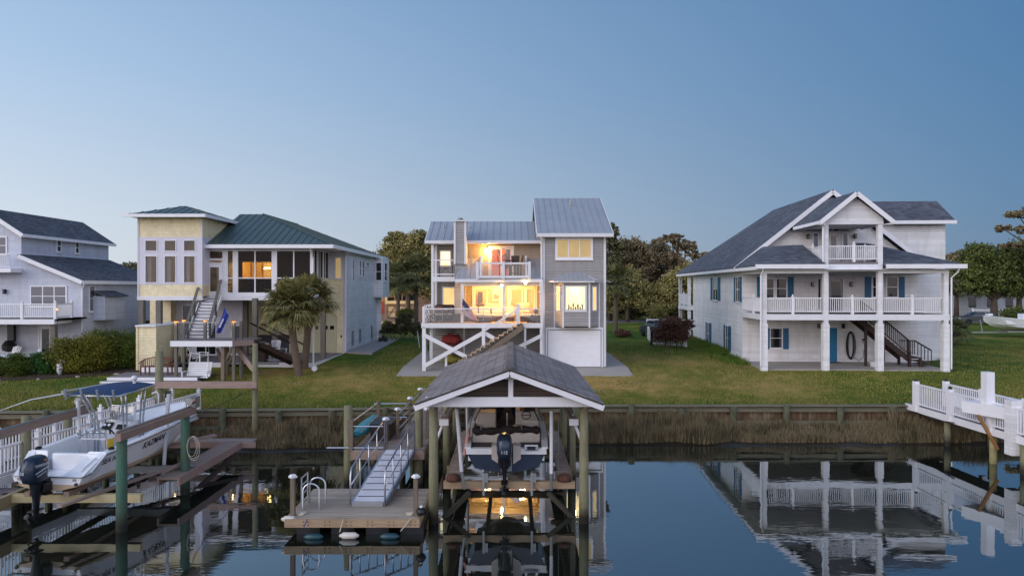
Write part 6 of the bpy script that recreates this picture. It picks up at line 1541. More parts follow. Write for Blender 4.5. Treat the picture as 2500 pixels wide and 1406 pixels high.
MB().tube([(X(1115, 19.3), 19.3, zz(998, 19.3)), (X(1127, 19.35), 19.35, zz(1150, 19.35))], .05, 10).build('guide_pole', M['plastic'], BL); MB().tube([(X(1127, 19.35), 19.35, zz(1150, 19.35)), (X(1134, 19.4), 19.4, zz(1193, 19.4))], .045, 10).build('pole_foot', M['steel'], BL)
MB().tube([(X(1346, 19.3), 19.3, zz(1002, 19.3)), (X(1346, 19.3), 19.3, zz(1155, 19.3))], .05, 10).build('guide_pole', M['plastic'], BL); MB().tube([(X(1346, 19.3), 19.3, zz(1155, 19.3)), (X(1346, 19.4), 19.4, zz(1196, 19.4))], .045, 10).build('pole_foot', M['steel'], BL)
MB().tube([(X(1142, 23.4), 23.4, .9), (X(1140, 23.4), 23.4, 2.9)], .05, 8).build('guide_pole', M['plastic'], BL)
for x, y in ((-1.5, 19.45), (1.35, 19.45), (1.72, 19.45)):
    for k in (0, 1): MB().tube([(x, 19.9, .9), (x, 19.9, 2.5)], .008, 4).build('cable', M['steel'], BL); break
# catwalks inside, either side
cw = thing('catwalk', 'weathered plank catwalk along the left inside of the boathouse', 'walkway', (-1.75, 22, 0), 'catwalks inside the boathouse')
MB().box(-1.86, -1.52, 19.75, 26.0, .9, .96).build('planks', M['pierwood'], cw); MB().box(-1.93, -1.88, 19.75, 26.0, .78, .93).build('joist', M['beamY'], cw); MB().box(-2.0, -1.45, 21, 21.1, .76, .895).build('cross_joist', M['newwood'], cw)
cw = thing('catwalk', 'weathered plank catwalk along the right inside of the boathouse', 'walkway', (1.6, 22, 0), 'catwalks inside the boathouse')
MB().box(1.34, 1.68, 19.75, 26.0, .9, .96).build('planks', M['pierwood'], cw); MB().box(1.7, 1.75, 19.75, 26.0, .78, .93).build('joist', M['beamY'], cw); MB().box(1.2, 1.78, 21, 21.1, .76, .895).build('cross_joist', M['newwood'], cw)
for k, (x, lb) in enumerate(((-1.68, 'rusty round lift drum on the left end of the cross beam'), (1.5, 'rusty round lift drum on the right end of the cross beam'))):
    solo(MB().lathe((x, 19.6, .87), [(.2, 0), (.22, .06), (.17, .16), (.05, .2)], 14), 'lift_drum', M['rust'], lb, 'drum', (x, 19.6, .87), smooth=True)
mb = MB().lathe((X(1391, 22.3)-.15, 21.6, 1.08), [(.16, 0), (.2, .2)], 12)
# ------------------------------------------------------------------ bow-rider boat on the lift, stern to the viewer
def hull(mb, secs, m=0, inner=False):
    rings = []
    for y, ky, ch, cz, gh, gz_ in secs:
        r = [(-gh, y, gz_), (-(gh*.55+ch*.45), y, (gz_+cz)*.5), (-ch, y, cz), (-ch*.5, y, (cz+ky)*.5-.01), (0, y, ky), (ch*.5, y, (cz+ky)*.5-.01), (ch, y, cz), (gh*.55+ch*.45, y, (gz_+cz)*.5), (gh, y, gz_)]
        rings.append(r)
    mb.loft(rings, m); return mb
def gunwale(mb, secs, w, h=.05, m=0, zoff=0):
    for s in (-1, 1):
        rings = []
        for y, ky, ch, cz, gh, gz_ in secs: rings.append([(s*(gh+.02), y, gz_+zoff), (s*(gh+.02), y, gz_+h+zoff), (s*max(.02, gh-w), y, gz_+h+zoff), (s*max(.02, gh-w), y, gz_+zoff)])
        mb.loft(rings, m, close=True)
def liner(mb, secs, w, fz_, m=0):
    rings = []
    for y, ky, ch, cz, gh, gz_ in secs:
        g = max(.03, gh-w); f = max(.02, min(g*.93, g-.03)); zf = max(fz_, ky+.12); rings.append([(-g, y, gz_+.045), (-f, y, zf), (f, y, zf), (g, y, gz_+.045)])
    n = len(rings[0]); vs = [p for r in rings for p in r]; fs = [(i*n+k, (i+1)*n+k, (i+1)*n+k+1, i*n+k+1) for i in range(len(rings)-1) for k in range(n-1)]
    mb.add(vs, fs, m)
def openhull(mb, secs, m=0):
    rings = []
    for y, ky, ch, cz, gh, gz_ in secs: rings.append([(-gh, y, gz_), (-(gh*.5+ch*.5)-.01, y, (gz_+cz)*.5), (-ch, y, cz), (-ch*.5, y, (cz+ky)*.5-.02), (0, y, ky), (ch*.5, y, (cz+ky)*.5-.02), (ch, y, cz), (gh*.5+ch*.5+.01, y, (gz_+cz)*.5), (gh, y, gz_)])
    n = 9; vs = [p for r in rings for p in r]; fs = [(i*n+k, i*n+k+1, (i+1)*n+k+1, (i+1)*n+k) for i in range(len(rings)-1) for k in range(n-1)]
    fs.append(tuple(range(n-1, -1, -1))); mb.add(vs, fs, m)
def outboard(parent, x, y, z, s=1.0, big='', small='', tilt=0, name='outboard_motor'):
    """cowling, leg, lower unit and propeller; x,y,z = bracket point on the transom top; aft is -y"""
    r = bpy.data.objects.new(name, None); COL.objects.link(r); r.parent = parent
    Mx = Matrix.Translation(V((x, y, z))) @ Matrix.Rotation(tilt, 4, 'X') @ Matrix.Scale(s, 4)
    rings = []
    for zc, wx_, y0_, y1_ in ((-.02, .15, -.45, -.05), (.05, .2, -.62, .02), (.25, .235, -.7, .05), (.45, .24, -.7, .06), (.6, .225, -.66, .05), (.7, .17, -.58, -.02), (.745, .09, -.45, -.12)):
        yc, ry = (y0_+y1_)/2, (y1_-y0_)/2; rings.append([(wx_*math.copysign(abs(cos(t_))**.7, cos(t_)), yc+ry*math.copysign(abs(sin(t_))**.7, sin(t_)), zc) for t_ in [2*pi*k/20 for k in range(20)]])
    MB(Mx).loft(rings, close=True).build('cowling', M['motor'], r, smooth=True)
    rings = []
    for zc, wx_, y0_, y1_ in ((-.021, .15, -.45, -.05), (-.2, .12, -.42, -.06), (-.45, .07, -.38, -.12), (-.75, .045, -.36, -.16), (-.95, .04, -.36, -.16)):
        yc, ry = (y0_+y1_)/2, (y1_-y0_)/2; rings.append([(wx_*cos(t_), yc+ry*sin(t_), zc) for t_ in [2*pi*k/14 for k in range(14)]])
    MB(Mx).loft(rings, close=True).box(-.1, .1, -.48, -.08, -.78, -.755).build('midsection', M['motor_dark'], r, smooth=False)
    mb = MB(Mx); mb.tube([(0, .02, -.95), (0, -.1, -.95), (0, -.3, -.95), (0, -.46, -.95)], [.015, .055, .065, .05], 12); mb.ext([(-.01, -.1, -.97), (-.01, -.32, -.97), (-.01, -.3, -1.14), (-.01, -.22, -1.16)], (.02, 0, 0)); mb.build('lower_unit', M['motor_dark'], r)
    mb = MB(Mx)
    for k in range(3):
        a = 2*pi*k/3+.4; d, e = V((cos(a), 0, sin(a))), V((-sin(a), 0, cos(a))); c = V((0, -.5, -.95)); mb.face([c+d*.04-e*.03+V((0,.03,0)), c+d*.13-e*.08+V((0,.03,0)), c+d*.17+e*.02, c+d*.12+e*.07+V((0,-.04,0)), c+d*.04+e*.03+V((0,-.03,0))])
    mb.tube([(0, -.46, -.95), (0, -.57, -.95)], [.05, .03], 10); mb.build('propeller', M['motor_dark'], r)
    MB(Mx).box(-.14, .14, -.07, .1, -.42, .04).box(-.2, -.14, -.2, .08, -.3, -.05).box(.14, .2, -.2, .08, -.3, -.05).build('bracket', M['motor_dark'], r)
    if big:
        text(big, .15*s, Mx @ Matrix.Translation(V((0, -.715, .30))) @ Matrix.Rotation(pi/2, 4, 'X'), M['greytext'], r)
    return r, Mx
B2x, B2y, B2z = X(1236, 19.75), 19.75, 1.04
B2 = thing('bow_rider', 'dark-hulled bow-rider boat on the lift, stern facing the water', 'boat', (B2x, B2y, B2z), local=True)
B2.rotation_euler.x = R(4.5)
s2 = [(y*.84, *q) for y, *q in [(0, 0, .92, .16, 1.18, .72), (1.6, 0, .98, .17, 1.22, .76), (3.2, .02, .95, .24, 1.18, .84), (4.4, .1, .75, .38, 1.02, .92), (5.2, .25, .5, .52, .76, .98), (5.8, .5, .22, .72, .42, 1.04), (6.1, .8, .06, .92, .12, 1.07)]]
mb = MB(); openhull(mb, s2); mb.build('hull', M['navyhull'], B2, smooth=False)
mb = MB(); gunwale(mb, s2, .16, .05); mb.build('gunwale', M['gel'], B2)
mb = MB(); liner(mb, s2[0:], .16, .36); mb.build('cockpit', mat('warm_grey_deck', (150, 136, 122), .7, var=.1), B2)
mb = MB().box(-1.16, -.36, -.02, .12, .56, .73).box(.36, 1.16, -.02, .12, .56, .73).box(-1.1, 1.1, .02, .1, .36, .56); mb.build('transom_top', M['gel'], B2)
mb = MB().box(-1.1, -.4, .13, .62, .66, .72).box(.4, 1.12, .13, .62, .66, .72).box(-.4, .4, .3, .62, .6, .68); mb.build('swim_deck', M['deckgrey'] if False else wood('dark_foam_deck', (84, 76, 78), 0, .06), B2)
mb = MB().ext([(-.42, -.1, .45), (-.2, -.1, .3), (-.2, -.1, .85), (-.42, -.1, .82)], (0, .3, 0)).ext([(.42, -.1, .45), (.2, -.1, .3), (.2, -.1, .85), (.42, -.1, .82)], (0, .3, 0)); mb.split('motor_well', M['vinyl'], B2)
mb = MB().box(-1.02, 1.0, .63, .8, .4, 1.0).box(-1.02, 1.0, .8, 1.3, .4, .7); mb.build('rear_seat', M['vinyl'], B2, bevel=.04)
rings = []
for k in range(17):
    x = -1.02+2.04*k/16; r_ = .11*(1+.25*sin(k*1.7)+.15*sin(k*.9)) if 0 < k < 16 else .06; rings.append([(x, .66+r_*cos(t_)*.95, 1.12-.03*sin(k*.4)+r_*sin(t_)-.05) for t_ in [2*pi*j/10 for j in range(10)]])
MB().loft(rings, close=True).build('folded_bimini_cover', M['canvasblack'], B2, smooth=True)
mb = MB()
for s in (-1, 1): mb.tube([(s*1.1, .6, .8), (s*1.08, .9, 1.25), (s*.95, 2.4, 1.6)], .018, 6)
mb.tube([(-.75, .62, .95), (-.75, .55, 1.28)], .02, 6).tube([(.45, .62, .95), (.45, .55, 1.28)], .02, 6); mb.split('bimini_frame', M['alu'], B2)
# helm, seats, windscreen
mb = MB().ext([(.28, 2.2, .36), (1.0, 2.2, .36), (1.0, 2.45, 1.2), (.28, 2.45, 1.2)], (0, .5, 0)); o = mb.build('helm_console', M['vinyl'], B2, bevel=.04)
MB().box(.42, .92, 2.33, 2.44, 1.2, 1.32).build('dashboard', M['brownvinyl'], o); MB().box(.56, .8, 2.3, 2.329, 1.21, 1.34).build('screen', M['black'], o)
w = MB(); w.tube([(.62+.14*cos(t_), 2.16-.03*sin(t_), 1.12+.13*sin(t_)) for t_ in [2*pi*k/16 for k in range(17)]], .015, 6, cap=False).beam((.5, 2.16, 1.12), (.74, 2.16, 1.12), .02, .02); w.build('steering_wheel', M['black'], o)
MB().box(-1.0, -.35, 2.2, 2.7, .36, 1.18).build('port_console', M['vinyl'], B2, bevel=.04)
mb = MB().box(.45, .98, 1.3, 1.75, .6, .75).ext([(.45, 1.28, .72), (.98, 1.28, .72), (.98, 1.2, 1.22), (.45, 1.2, 1.22)], (0, .12, 0)); mb.build('helm_seat', M['vinyl'], B2, bevel=.05)
mb = MB().box(.18, .5, 1.4, 1.8, .55, .95); mb.build('seat_bolster', M['vinyl'], B2, bevel=.08)
mb = MB()
for a, b in (((-1.02, 1.4), (-.75, 3.1)), ((1.02, 1.4), (.75, 3.1))): mb.ext([(a[0], a[1], .88), (b[0], b[1], .92), (b[0]*.95, b[1]-.1, 1.42), (a[0]*.98, a[1]+.15, 1.1)], (0, .02, 0))
mb.split('windscreen', M['clear'], B2); MB().tube([(-1.0, 1.55, 1.12), (-.72, 3.0, 1.45), (.72, 3.0, 1.45), (1.0, 1.55, 1.12)], .02, 6).build('windscreen_frame', M['black'], B2)
MB().tube([(0.02, .66, .8), (.02, .62, 1.32), (.02, .62, 1.6)], [.015, .015, .022], 6).build('tow_pole', M['alu'], B2)
MB().lathe((-.3, 3.3, .38), [(.13, 0), (.13, .05)], 12).build('deck_hatch', M['black'], B2)
mb = MB().box(.52, .92, -.09, .03, .68, .86); mb.build('stern_seat_cooler', M['alu'], B2, bevel=.03); MB().box(.6, .84, -.1, -.09, .72, .82).build('cooler_lid', M['black'], B2)
MB().box(.72, .88, -.03, -.021, .58, .64).build('registration_plate', M['gel'], B2)
MB().box(-.16, .16, -.12, 0, .1, .5).build('transom_bracket', M['steel'], B2)
outboard(B2, -.05, -.1, .57, .93, '115')
mb = MB().ext([(-1.28, .1, .5), (-1.2, .1, .5), (-1.1, .5, 1.05), (-1.15, .5, 1.05)], (0, .5, 0)); mb.build('pink_trim', mat('faded_pink_panel', (214, 150, 146), .5), B2)
# ------------------------------------------------------------------ floating dock
FD = thing('floating_dock', 'low square floating dock with silvered boards left of the boathouse', 'dock', (-4.1, 18.9, 0))
MB().box(-5.82, -2.42, 17.6, 20.2, .42, .46).build('deck_boards', wood('float_dock_boards', (172, 158, 142), 0, .14), FD)
MB().box(-5.85, -2.38, 17.55, 17.598, .24, .45).box(-5.87, -5.822, 17.598, 20.2, .24, .45).box(-2.418, -2.37, 17.598, 20.2, .24, .45).build('fascia', M['newwood'], FD)
mb = MB()
for k in range(6):
    x = -5.3+k*.55
    for dx in (-.06, .06):
        for z in (.3, .39): mb.box(x+dx-.012, x+dx+.012, 17.54, 17.549, z-.012, z+.012)
mb.build('bolt', M['rust'], FD)
mb = MB()
for x in (-5.6, -4.7, -3.8, -2.9): mb.box(x, x+.6, 17.75, 20.1, -.1, .235)
mb.build('float', M['black'], FD)
def caplamp(name, label, x, y, z0, z1, cat='post', group=None, w=.11, par=None):
    r = thing(name, label, cat, (x, y, z0), group) if par is None else par
    o = MB().box(x-w/2, x+w/2, y-w/2, y+w/2, z0, z1).build('rail_post' if par else 'shaft', M['beamZ'], r)
    MB().lathe((x, y, z1), [(.055, 0), (.115, .03), (.12, .07), (.085, .085), (.075, .11)], 4).build('solar_cap', M['white2'], o); return r
caplamp('dock_post', 'timber post with white solar cap at the front left of the floating dock', X(715, 17.8), 17.8, .2, zz(1168, 17.8), group='capped posts on the floating dock')
caplamp('dock_post', 'timber post with white solar cap at the front right of the floating dock', X(1015, 17.8), 17.8, .2, zz(1168, 17.8), group='capped posts on the floating dock')
# boarding ladder, raised
LA = thing('dock_ladder', 'aluminium boarding ladder folded up on the left edge of the floating dock', 'ladder', (X(740, 18.8), 18.8, .46))
x0 = -5.6; mb = MB()
for y in (18.3, 18.85): mb.tube([(x0-.04, y, .46), (x0-.04, y, 1.32)], .022, 6)
for z in (.6, .85, 1.1, 1.3): mb.tube([(x0-.04, 18.3, z), (x0-.04, 18.85, z)], .022, 6)
mb.build('ladder_rungs', M['alu'], LA)
mb = MB()
for y in (18.3, 18.9):
    mb.tube([(x0, y, .46), (x0, y, .95)]+[(x0+.22-.22*cos(t_), y, .95+.2*sin(t_)) for t_ in [pi*k/8 for k in range(1, 9)]]+[(x0+.44, y, .46)], .024, 8)
mb.build('hand_loop', M['alu'], LA)
# gangway
GW = thing('gangway', 'aluminium gangway with rails sloping from the pier down to the floating dock', 'gangway', (-3.9, 19.8, .5))
a, b, w = V((-3.92, 18.55, .52)), V((-3.54, 21.5, 1.27)), .84
sd = V((1, 0, 0))
mb = MB(); d = b-a
mb.ext([a-sd*w/2, a+sd*w/2, b+sd*w/2, b-sd*w/2], (0, 0, .035)); mb.build('tread_plate', mat('white_grit_tread', (206, 206, 214), .6, var=.05), GW)
mb = MB()
for k in range(1, 9): p = a+d*(k/9)+V((0, 0, .038)); mb.beam(p-sd*w*.46, p+sd*w*.46, .035, .01)
mb.build('dark_cleat', M['black'], GW)
mb = MB()
for s in (-1, 1): mb.beam(a+sd*s*(w/2+.03)-V((0,0,.06)), b+sd*s*(w/2+.03)-V((0,0,.06)), .05, .18)
mb.build('side_channel', M['alu'], GW)
MB().box(a.x-w/2, a.x+w/2, a.y-.04, a.y, .46, .6).build('toe_plate', M['alu'], GW)
for s in (-1, 1):
    mb = MB(); o = sd*s*(w/2+.05); pts = [a+o, a+o+V((0, 0, .75)), a+o+V((.0, .12, .95)), b+o+V((0, -.15, .98)), b+o+V((0, -.02, .85)), b+o]
    mb.tube(pts, .026, 8); mb.tube([a+o+V((0, .02, .5)), b+o+V((0, -.02, .5))], .018, 6)
    for k in range(1, 4): p = a+d*(k/4)+o; mb.tube([p, p+V((0, 0, .96))], .02, 6)
    mb.build('rail', M['alu'], GW, smooth=True)
# ------------------------------------------------------------------ fixed pier
PR = thing('pier', 'silvered timber pier leading from the bulkhead to the gangway', 'pier', (-3.4, 24, 0))
PZ_ = 1.26
mb = MB().box(-3.95, -2.8, 21.5, bulk_y(-3.3)+.3, PZ_-.05, PZ_).box(-5.0, -3.952, 21.5, 24.2, PZ_-.05, PZ_); mb.build('boards', M['pierwood'], PR)
mb = MB().box(-5.0, -2.8, 21.44, 21.498, PZ_-.26, PZ_-.02).box(-5.05, -5.002, 21.44, 24.2, PZ_-.26, PZ_-.02).box(-2.798, -2.75, 21.44, 29, PZ_-.26, PZ_-.02).box(-4.0, -3.955, 24.25, 29, PZ_-.26, PZ_-.055); mb.build('fascia', M['beamY'], PR)
for x, y, h in ((X(850, 21.9), 21.9, 2.62), (X(1022, 22.1), 22.1, 2.6)): MB().tube([(x, y, -1), (x, y, h)], [.15, .135], 14).build('tall_pile', M['pile'], PR, smooth=True)
for x in (-4.85, -3.85, -2.95):
    for y in (21.7, 24.0, 26.5): 
        if x < -4 and y > 24.5: continue
        MB().tube([(x, y, -1), (x, y, PZ_-.06)], .11, 10).build('short_pile', M['pile'], PR, smooth=True)
for x, y, px in ((-3.98, 20.9+.65, 0), (-3.9, 23.3, 0), (-3.82, 25.6, 0), (-3.75, 27.9, 0), (-2.9, 23.3, 0), (-2.9, 26.0, 0), (-2.9, 28.6, 0)):
    caplamp('', '', x, y, PZ_-.2, 2.2, par=PR, w=.1)
mb = MB()
for z in (2.08, 1.82, 1.55): mb.tube([(-3.9, 23.3, z), (-3.74, 29.3, z)], .022, 6).tube([(-2.9, 23.3, z), (-2.9, 29.3, z)], .022, 6)
mb.build('rail_tube', M['alu'], PR)
# kayak rack
KR = thing('kayak_rack', 'pipe and timber kayak rack on the left side of the pier', 'rack', (-5.0, 22.6, PZ_))
mb = MB()
for x, y in ((-5.12, 21.75), (-4.95, 25.3)): mb.box(x-.06, x+.06, y-.06, y+.06, .9, 2.2)
mb.split('post', M['beamZ'], KR); mb = MB()
for z in (1.3, 1.98): mb.tube([(-5.9 if z < 1.5 else -5.2, 21.75, z), (-4.1, 21.75, z)], .025, 6)
for z in (1.6, 2.1): mb.tube([(-5.1, 25.3, z), (-3.9, 25.3, z)], .025, 6)
mb.tube([(-5.12, 21.75, 2.12), (-4.95, 25.3, 2.15)], .025, 6); mb.build('pipe', M['alu'], KR)
mb = MB(); a, b = V((-5.05, 21.95, 1.6)), V((-4.95, 24.7, 1.72)); rings = []
for k in range(13):
    t_ = k/12; p = a.lerp(b, t_); s = sin(pi*min(max(t_*.94+.03, 0), 1))**.55; rings.append([(p.x+.26*s*cos(q), p.y, p.z+.17*s*sin(q)+.08*(2*t_-1)**4) for q in [2*pi*j/12 for j in range(12)]])
mb.loft(rings, close=True); K = solo(mb, 'kayak', M['teal'], 'teal kayak lying on the pipe rack beside the pier', 'kayak', (-5.0, 23.3, 1.7), smooth=True)
DB = thing('dock_box', 'dark storage box on the pier behind the gangway', 'box', (-4.5, 23.6, PZ_)); MB().box(-4.75, -4.1, 22.9, 24.1, PZ_+.002, PZ_+.5).build('body', M['brownwood'], DB, bevel=.02); MB().box(-4.79, -4.06, 22.86, 24.14, PZ_+.502, PZ_+.58).build('lid', M['black'], DB, bevel=.03)
# fenders, buoy, cleat lines on the float
def fender(x, y, z, m, label, L=.5):
    mb = MB(); mb.tube([(x-L/2, y, z), (x-L/2+.05, y, z), (x-L/2+.1, y, z), (x+L/2-.1, y, z), (x+L/2-.05, y, z), (x+L/2, y, z)], [.03, .05, .085, .085, .05, .03], 12)
    o = solo(mb, 'fender', m, label, 'fender', (x, y, z), 'fenders hung along the floating dock', smooth=True); return o
fender(X(765, 17.4), 17.42, .05, M['fender_teal'], 'dark teal fender floating at the left of the dock front'); fender(X(852, 17.4), 17.42, .08, M['vinyl'], 'cream fender floating at the middle of the dock front'); fender(X(951, 17.4), 17.42, .06, M['fender_teal'], 'dark teal fender floating at the right of the dock front')
f = fender(X(704, 17.6), 17.66, .42, M['vinyl'], 'white fender lying over the front left corner of the dock', .4)
for p, q, m, lb in (((750, 1262), (742, 1286), 'flagblue', 'blue line holding the left fender to the dock'), ((838, 1262), (829, 1298), 'rope', 'pale line holding the cream fender to the dock'), ((1002, 1262), (978, 1296), 'rope', 'pale line holding the right fender to the dock')):
    mb = MB().tube([(X(p[0], 17.5), 17.5, .47), (X((p[0]+q[0])/2, 17.5), 17.5, zz((p[1]+q[1])/2+2, 17.5)), (X(q[0], 17.43), 17.43, zz(q[1], 17.43))], .012, 5)
    solo(mb, 'mooring_line', M[m], lb, 'rope', (X(p[0], 17.5), 17.5, .4))
for px, lb in ((735, 'cleat with coiled white line beside the left capped post'), (1000, 'cleat with coiled white line beside the right capped post')):
    x = X(px, 17.9); mb = MB().beam((x-.1, 17.9, .5), (x+.1, 17.9, .5), .03, .03)
    for k in range(4): mb.tube([(x+.08*cos(t_)+.02*k, 17.85+.06*sin(t_)+.015*k, .475+.012*k) for t_ in [2*pi*j/12 for j in range(13)]], .01, 4, cap=False)
    solo(mb, 'dock_cleat', M['rope'], lb, 'cleat', (x, 17.9, .46))
o = solo(MB().ball((X(1028, 17.7), 17.72, .6), (.13, .13, .11), 14, 10), 'mooring_ball', M['black'], 'dark round bumper ball on the right corner of the floating dock', 'buoy', (X(1028, 17.7), 17.72, .48), smooth=True)
MB().lathe((X(1028, 17.7), 17.72, .7), [(.04, 0), (.035, .05)], 8).build('top', M['white2'], o)
# ------------------------------------------------------------------ centre-console boat on the left lift
CBX, CBY, CBZ = -12.5, 18.35, .92
CB = thing('centre_console_boat', 'white centre-console boat with blue T-top canopy hung in the left lift', 'boat', (CBX, CBY, CBZ), rot=R(-5.5), local=True)
s1_ = [(0, 0, .9, .17, 1.0, .40), (.28, 0, .93, .17, 1.06, .44), (.75, 0, .98, .18, 1.15, .84), (2.5, 0, 1.0, .2, 1.2, .92), (3.8, .04, .93, .3, 1.17, 1.0), (4.7, .12, .78, .42, 1.07, 1.08), (5.4, .25, .56, .56, .9, 1.14), (6.0, .45, .3, .76, .62, 1.2), (6.45, .72, .1, .95, .3, 1.25), (6.6, .95, .03, 1.1, .1, 1.27)]
def sec_at(secs, y):
    for a, b in zip(secs, secs[1:]):
        if y <= b[0]: t_ = (y-a[0])/(b[0]-a[0]); return [p+(q-p)*t_ for p, q in zip(a, b)]
    return secs[-1]
def side_pt(secs, y, t_):
    _, ky, ch, cz, gh, g = sec_at(secs, y); mx_, mz = (gh+ch)*.5+.01, (g+cz)*.5
    return V((mx_+(gh-mx_)*t_, y, mz+(g-mz)*t_))
def side_mat(secs, y, t_, off=.012):
    p = side_pt(secs, y, t_); u = (side_pt(secs, y+.3, t_)-side_pt(secs, y-.3, t_)).normalized(); v = (side_pt(secs, y, 1)-side_pt(secs, y, 0)).normalized(); n = u.cross(v).normalized(); v = n.cross(u)
    if n.x < 0: n = -n
    m = Matrix.Identity(4)
    for k, c in enumerate((u, v, n)):
        for j in range(3): m[j][k] = c[j]
    m.translation = p+n*off; return m
mb = MB(); openhull(mb, s1_); mb.build('hull', M['gel'], CB)
# tan bottom paint below the chine
mb = MB(); rings = []
for y, ky, ch, cz, gh, g in s1_:
    c2 = ch+(gh-ch)*.12; z2 = cz+(g-cz)*.14
    rings.append([(-c2-.008, y-.004, z2), (-ch-.008, y-.004, cz-.004), (-ch*.5, y-.004, (cz+ky)*.5-.028), (0, y-.004, ky-.01), (ch*.5, y-.004, (cz+ky)*.5-.028), (ch+.008, y-.004, cz-.004), (c2+.008, y-.004, z2)])
n = 7; mb.add([p for r in rings for p in r], [(i*n+k, i*n+k+1, (i+1)*n+k+1, (i+1)*n+k) for i in range(len(rings)-1) for k in range(n-1)]+[tuple(range(n-1, -1, -1))]); mb.build('bottom_paint', M['geltan'], CB)
mb = MB(); gunwale(mb, s1_[1:], .2, .05); mb.build('gunwale', M['gel'], CB)
mb = MB()
for s in (-1, 1): mb.tube([(s*(g_+.02), y, z_+.0) for y, _, _, _, g_, z_ in s1_], .022, 6)
mb.tube([(-1.0, -.01, .4), (1.0, -.01, .4)], .02, 6); mb.build('rub_rail', M['steel'], CB)
mb = MB(); liner(mb, s1_[2:], .2, .38); mb.build('cockpit', M['gel'], CB)
mb = MB()
for s in (-1, 1): mb.ext([(s*.42, .02, .36), (s*1.0, .02, .36), (s*1.05, .3, .44), (s*1.12, .78, .86), (s*.62, .78, .86), (s*.42, .5, .5)], (0, 0, .05))
mb.box(-.98, .98, .03, .7, .3, .40); mb.build('transom_deck', M['gel'], CB)
mb = MB().box(-.45, 1.0, .7, .86, .36, .86).box(.1, .95, .86, 1.35, .36, .7).box(-.95, -.1, .86, 1.2, .36, .66); mb.build('stern_box', M['gel'], CB, bevel=.05)
mb = MB()
for s in (-1, 1): mb.tube([(s*.82, .2, .46), (s*.86, .25, .56), (s*.98, .55, .78), (s*1.0, .62, .74)], .015, 6)
mb.build('grab_rail', M['alu'], CB)
for x in (-.86, .86):
    MB().tube([(x, -.02, .22), (x, -.05, .22)], .045, 10).build('thru_hull', M['black'], CB); MB().box(x*.93-.04, x*.93+.04, -.03, -.004, .3, .36).build('tow_eye', M['steel'], CB)
# console
mb = MB().ext([(-.42, 2.7, .38), (.42, 2.7, .38), (.42, 2.55, 1.02), (-.42, 2.55, 1.02)], (0, .95, 0)).ext([(-.42, 2.52, 1.02), (.42, 2.52, 1.02), (.42, 2.85, 1.3), (-.42, 2.85, 1.3)], (0, .6, 0)); o = mb.build('console', M['gel'], CB, bevel=.05)
MB().ext([(-.38, 2.6, 1.12), (-.08, 2.6, 1.12), (-.08, 2.8, 1.3), (-.38, 2.8, 1.3)], (0, -.02, .02)).ext([(.1, 2.6, 1.14), (.36, 2.6, 1.14), (.36, 2.72, 1.26), (.1, 2.72, 1.26)], (0, -.02, .02)).build('instrument_panel', M['black'], o)
mb = MB()
for x, y in ((-.31, 2.72), (-.17, 2.72)): mb.tube([(x, y-.03, 1.25), (x, y-.045, 1.262)], .045, 10)
mb.split('gauge', M['gel'], o)
MB().tube([(-.24+.15*cos(t_), 2.44+.04*sin(t_), 1.03+.14*sin(t_)) for t_ in [2*pi*k/16 for k in range(17)]], .014, 6, cap=False).tube([(-.24, 2.55, 1.03), (-.24, 2.44, 1.03)], .02, 6).build('steering_wheel', M['steel'], o)
MB().beam((.0, 2.5, 1.03), (.05, 2.42, 1.16), .05, .03).beam((.12, 2.5, 1.03), (.08, 2.42, 1.16), .05, .03).beam((.3, 2.5, 1.02), (.36, 2.44, 1.16), .04, .03).build('throttle', M['black'], o)
MB().tube([(-.44, 3.0, 1.28), (-.44, 3.05, 1.7), (-.38, 3.1, 1.78), (.38, 3.1, 1.78), (.44, 3.05, 1.7), (.44, 3.0, 1.28)], .016, 6).build('windscreen_frame', M['alu'], o)
MB().face([(-.42, 3.02, 1.3), (.42, 3.02, 1.3), (.38, 3.09, 1.76), (-.38, 3.09, 1.76)]).build('windscreen', sheer('smoked_windscreen', .3, (90, 86, 84), .1), o)
MB().box(-.36, .36, 3.5, 3.9, .38, .8).build('front_seat', M['gel'], CB, bevel=.05)
# leaning post
mb = MB().box(-.42, .42, 1.75, 2.15, 1.0, 1.1).box(-.4, .4, 1.75, 2.1, .5, .54); o = mb.split('leaning_seat', M['gel'], CB, bevel=.03)
mb = MB()
for x in (-.42, .42): mb.tube([(x, 1.75, .38), (x, 1.78, 1.0), (x, 1.66, 1.25)], .02, 6).tube([(x, 2.12, .38), (x, 2.1, 1.0)], .02, 6)
for z in (1.12, 1.25): mb.tube([(-.42, 1.66+.03*(1.25-z)*8, z), (.42, 1.66+.03*(1.25-z)*8, z)], .018, 6)
for k in range(4): x = -.3+.2*k; mb.tube([(x, 1.64, 1.08), (x, 1.6, 1.32)], .026, 8)
mb.build('tube_frame', M['alu'], o)
MB().box(-.2, .1, 2.52, 2.56, .55, .9).build('life_jacket', M['yellow'], CB, bevel=.04)
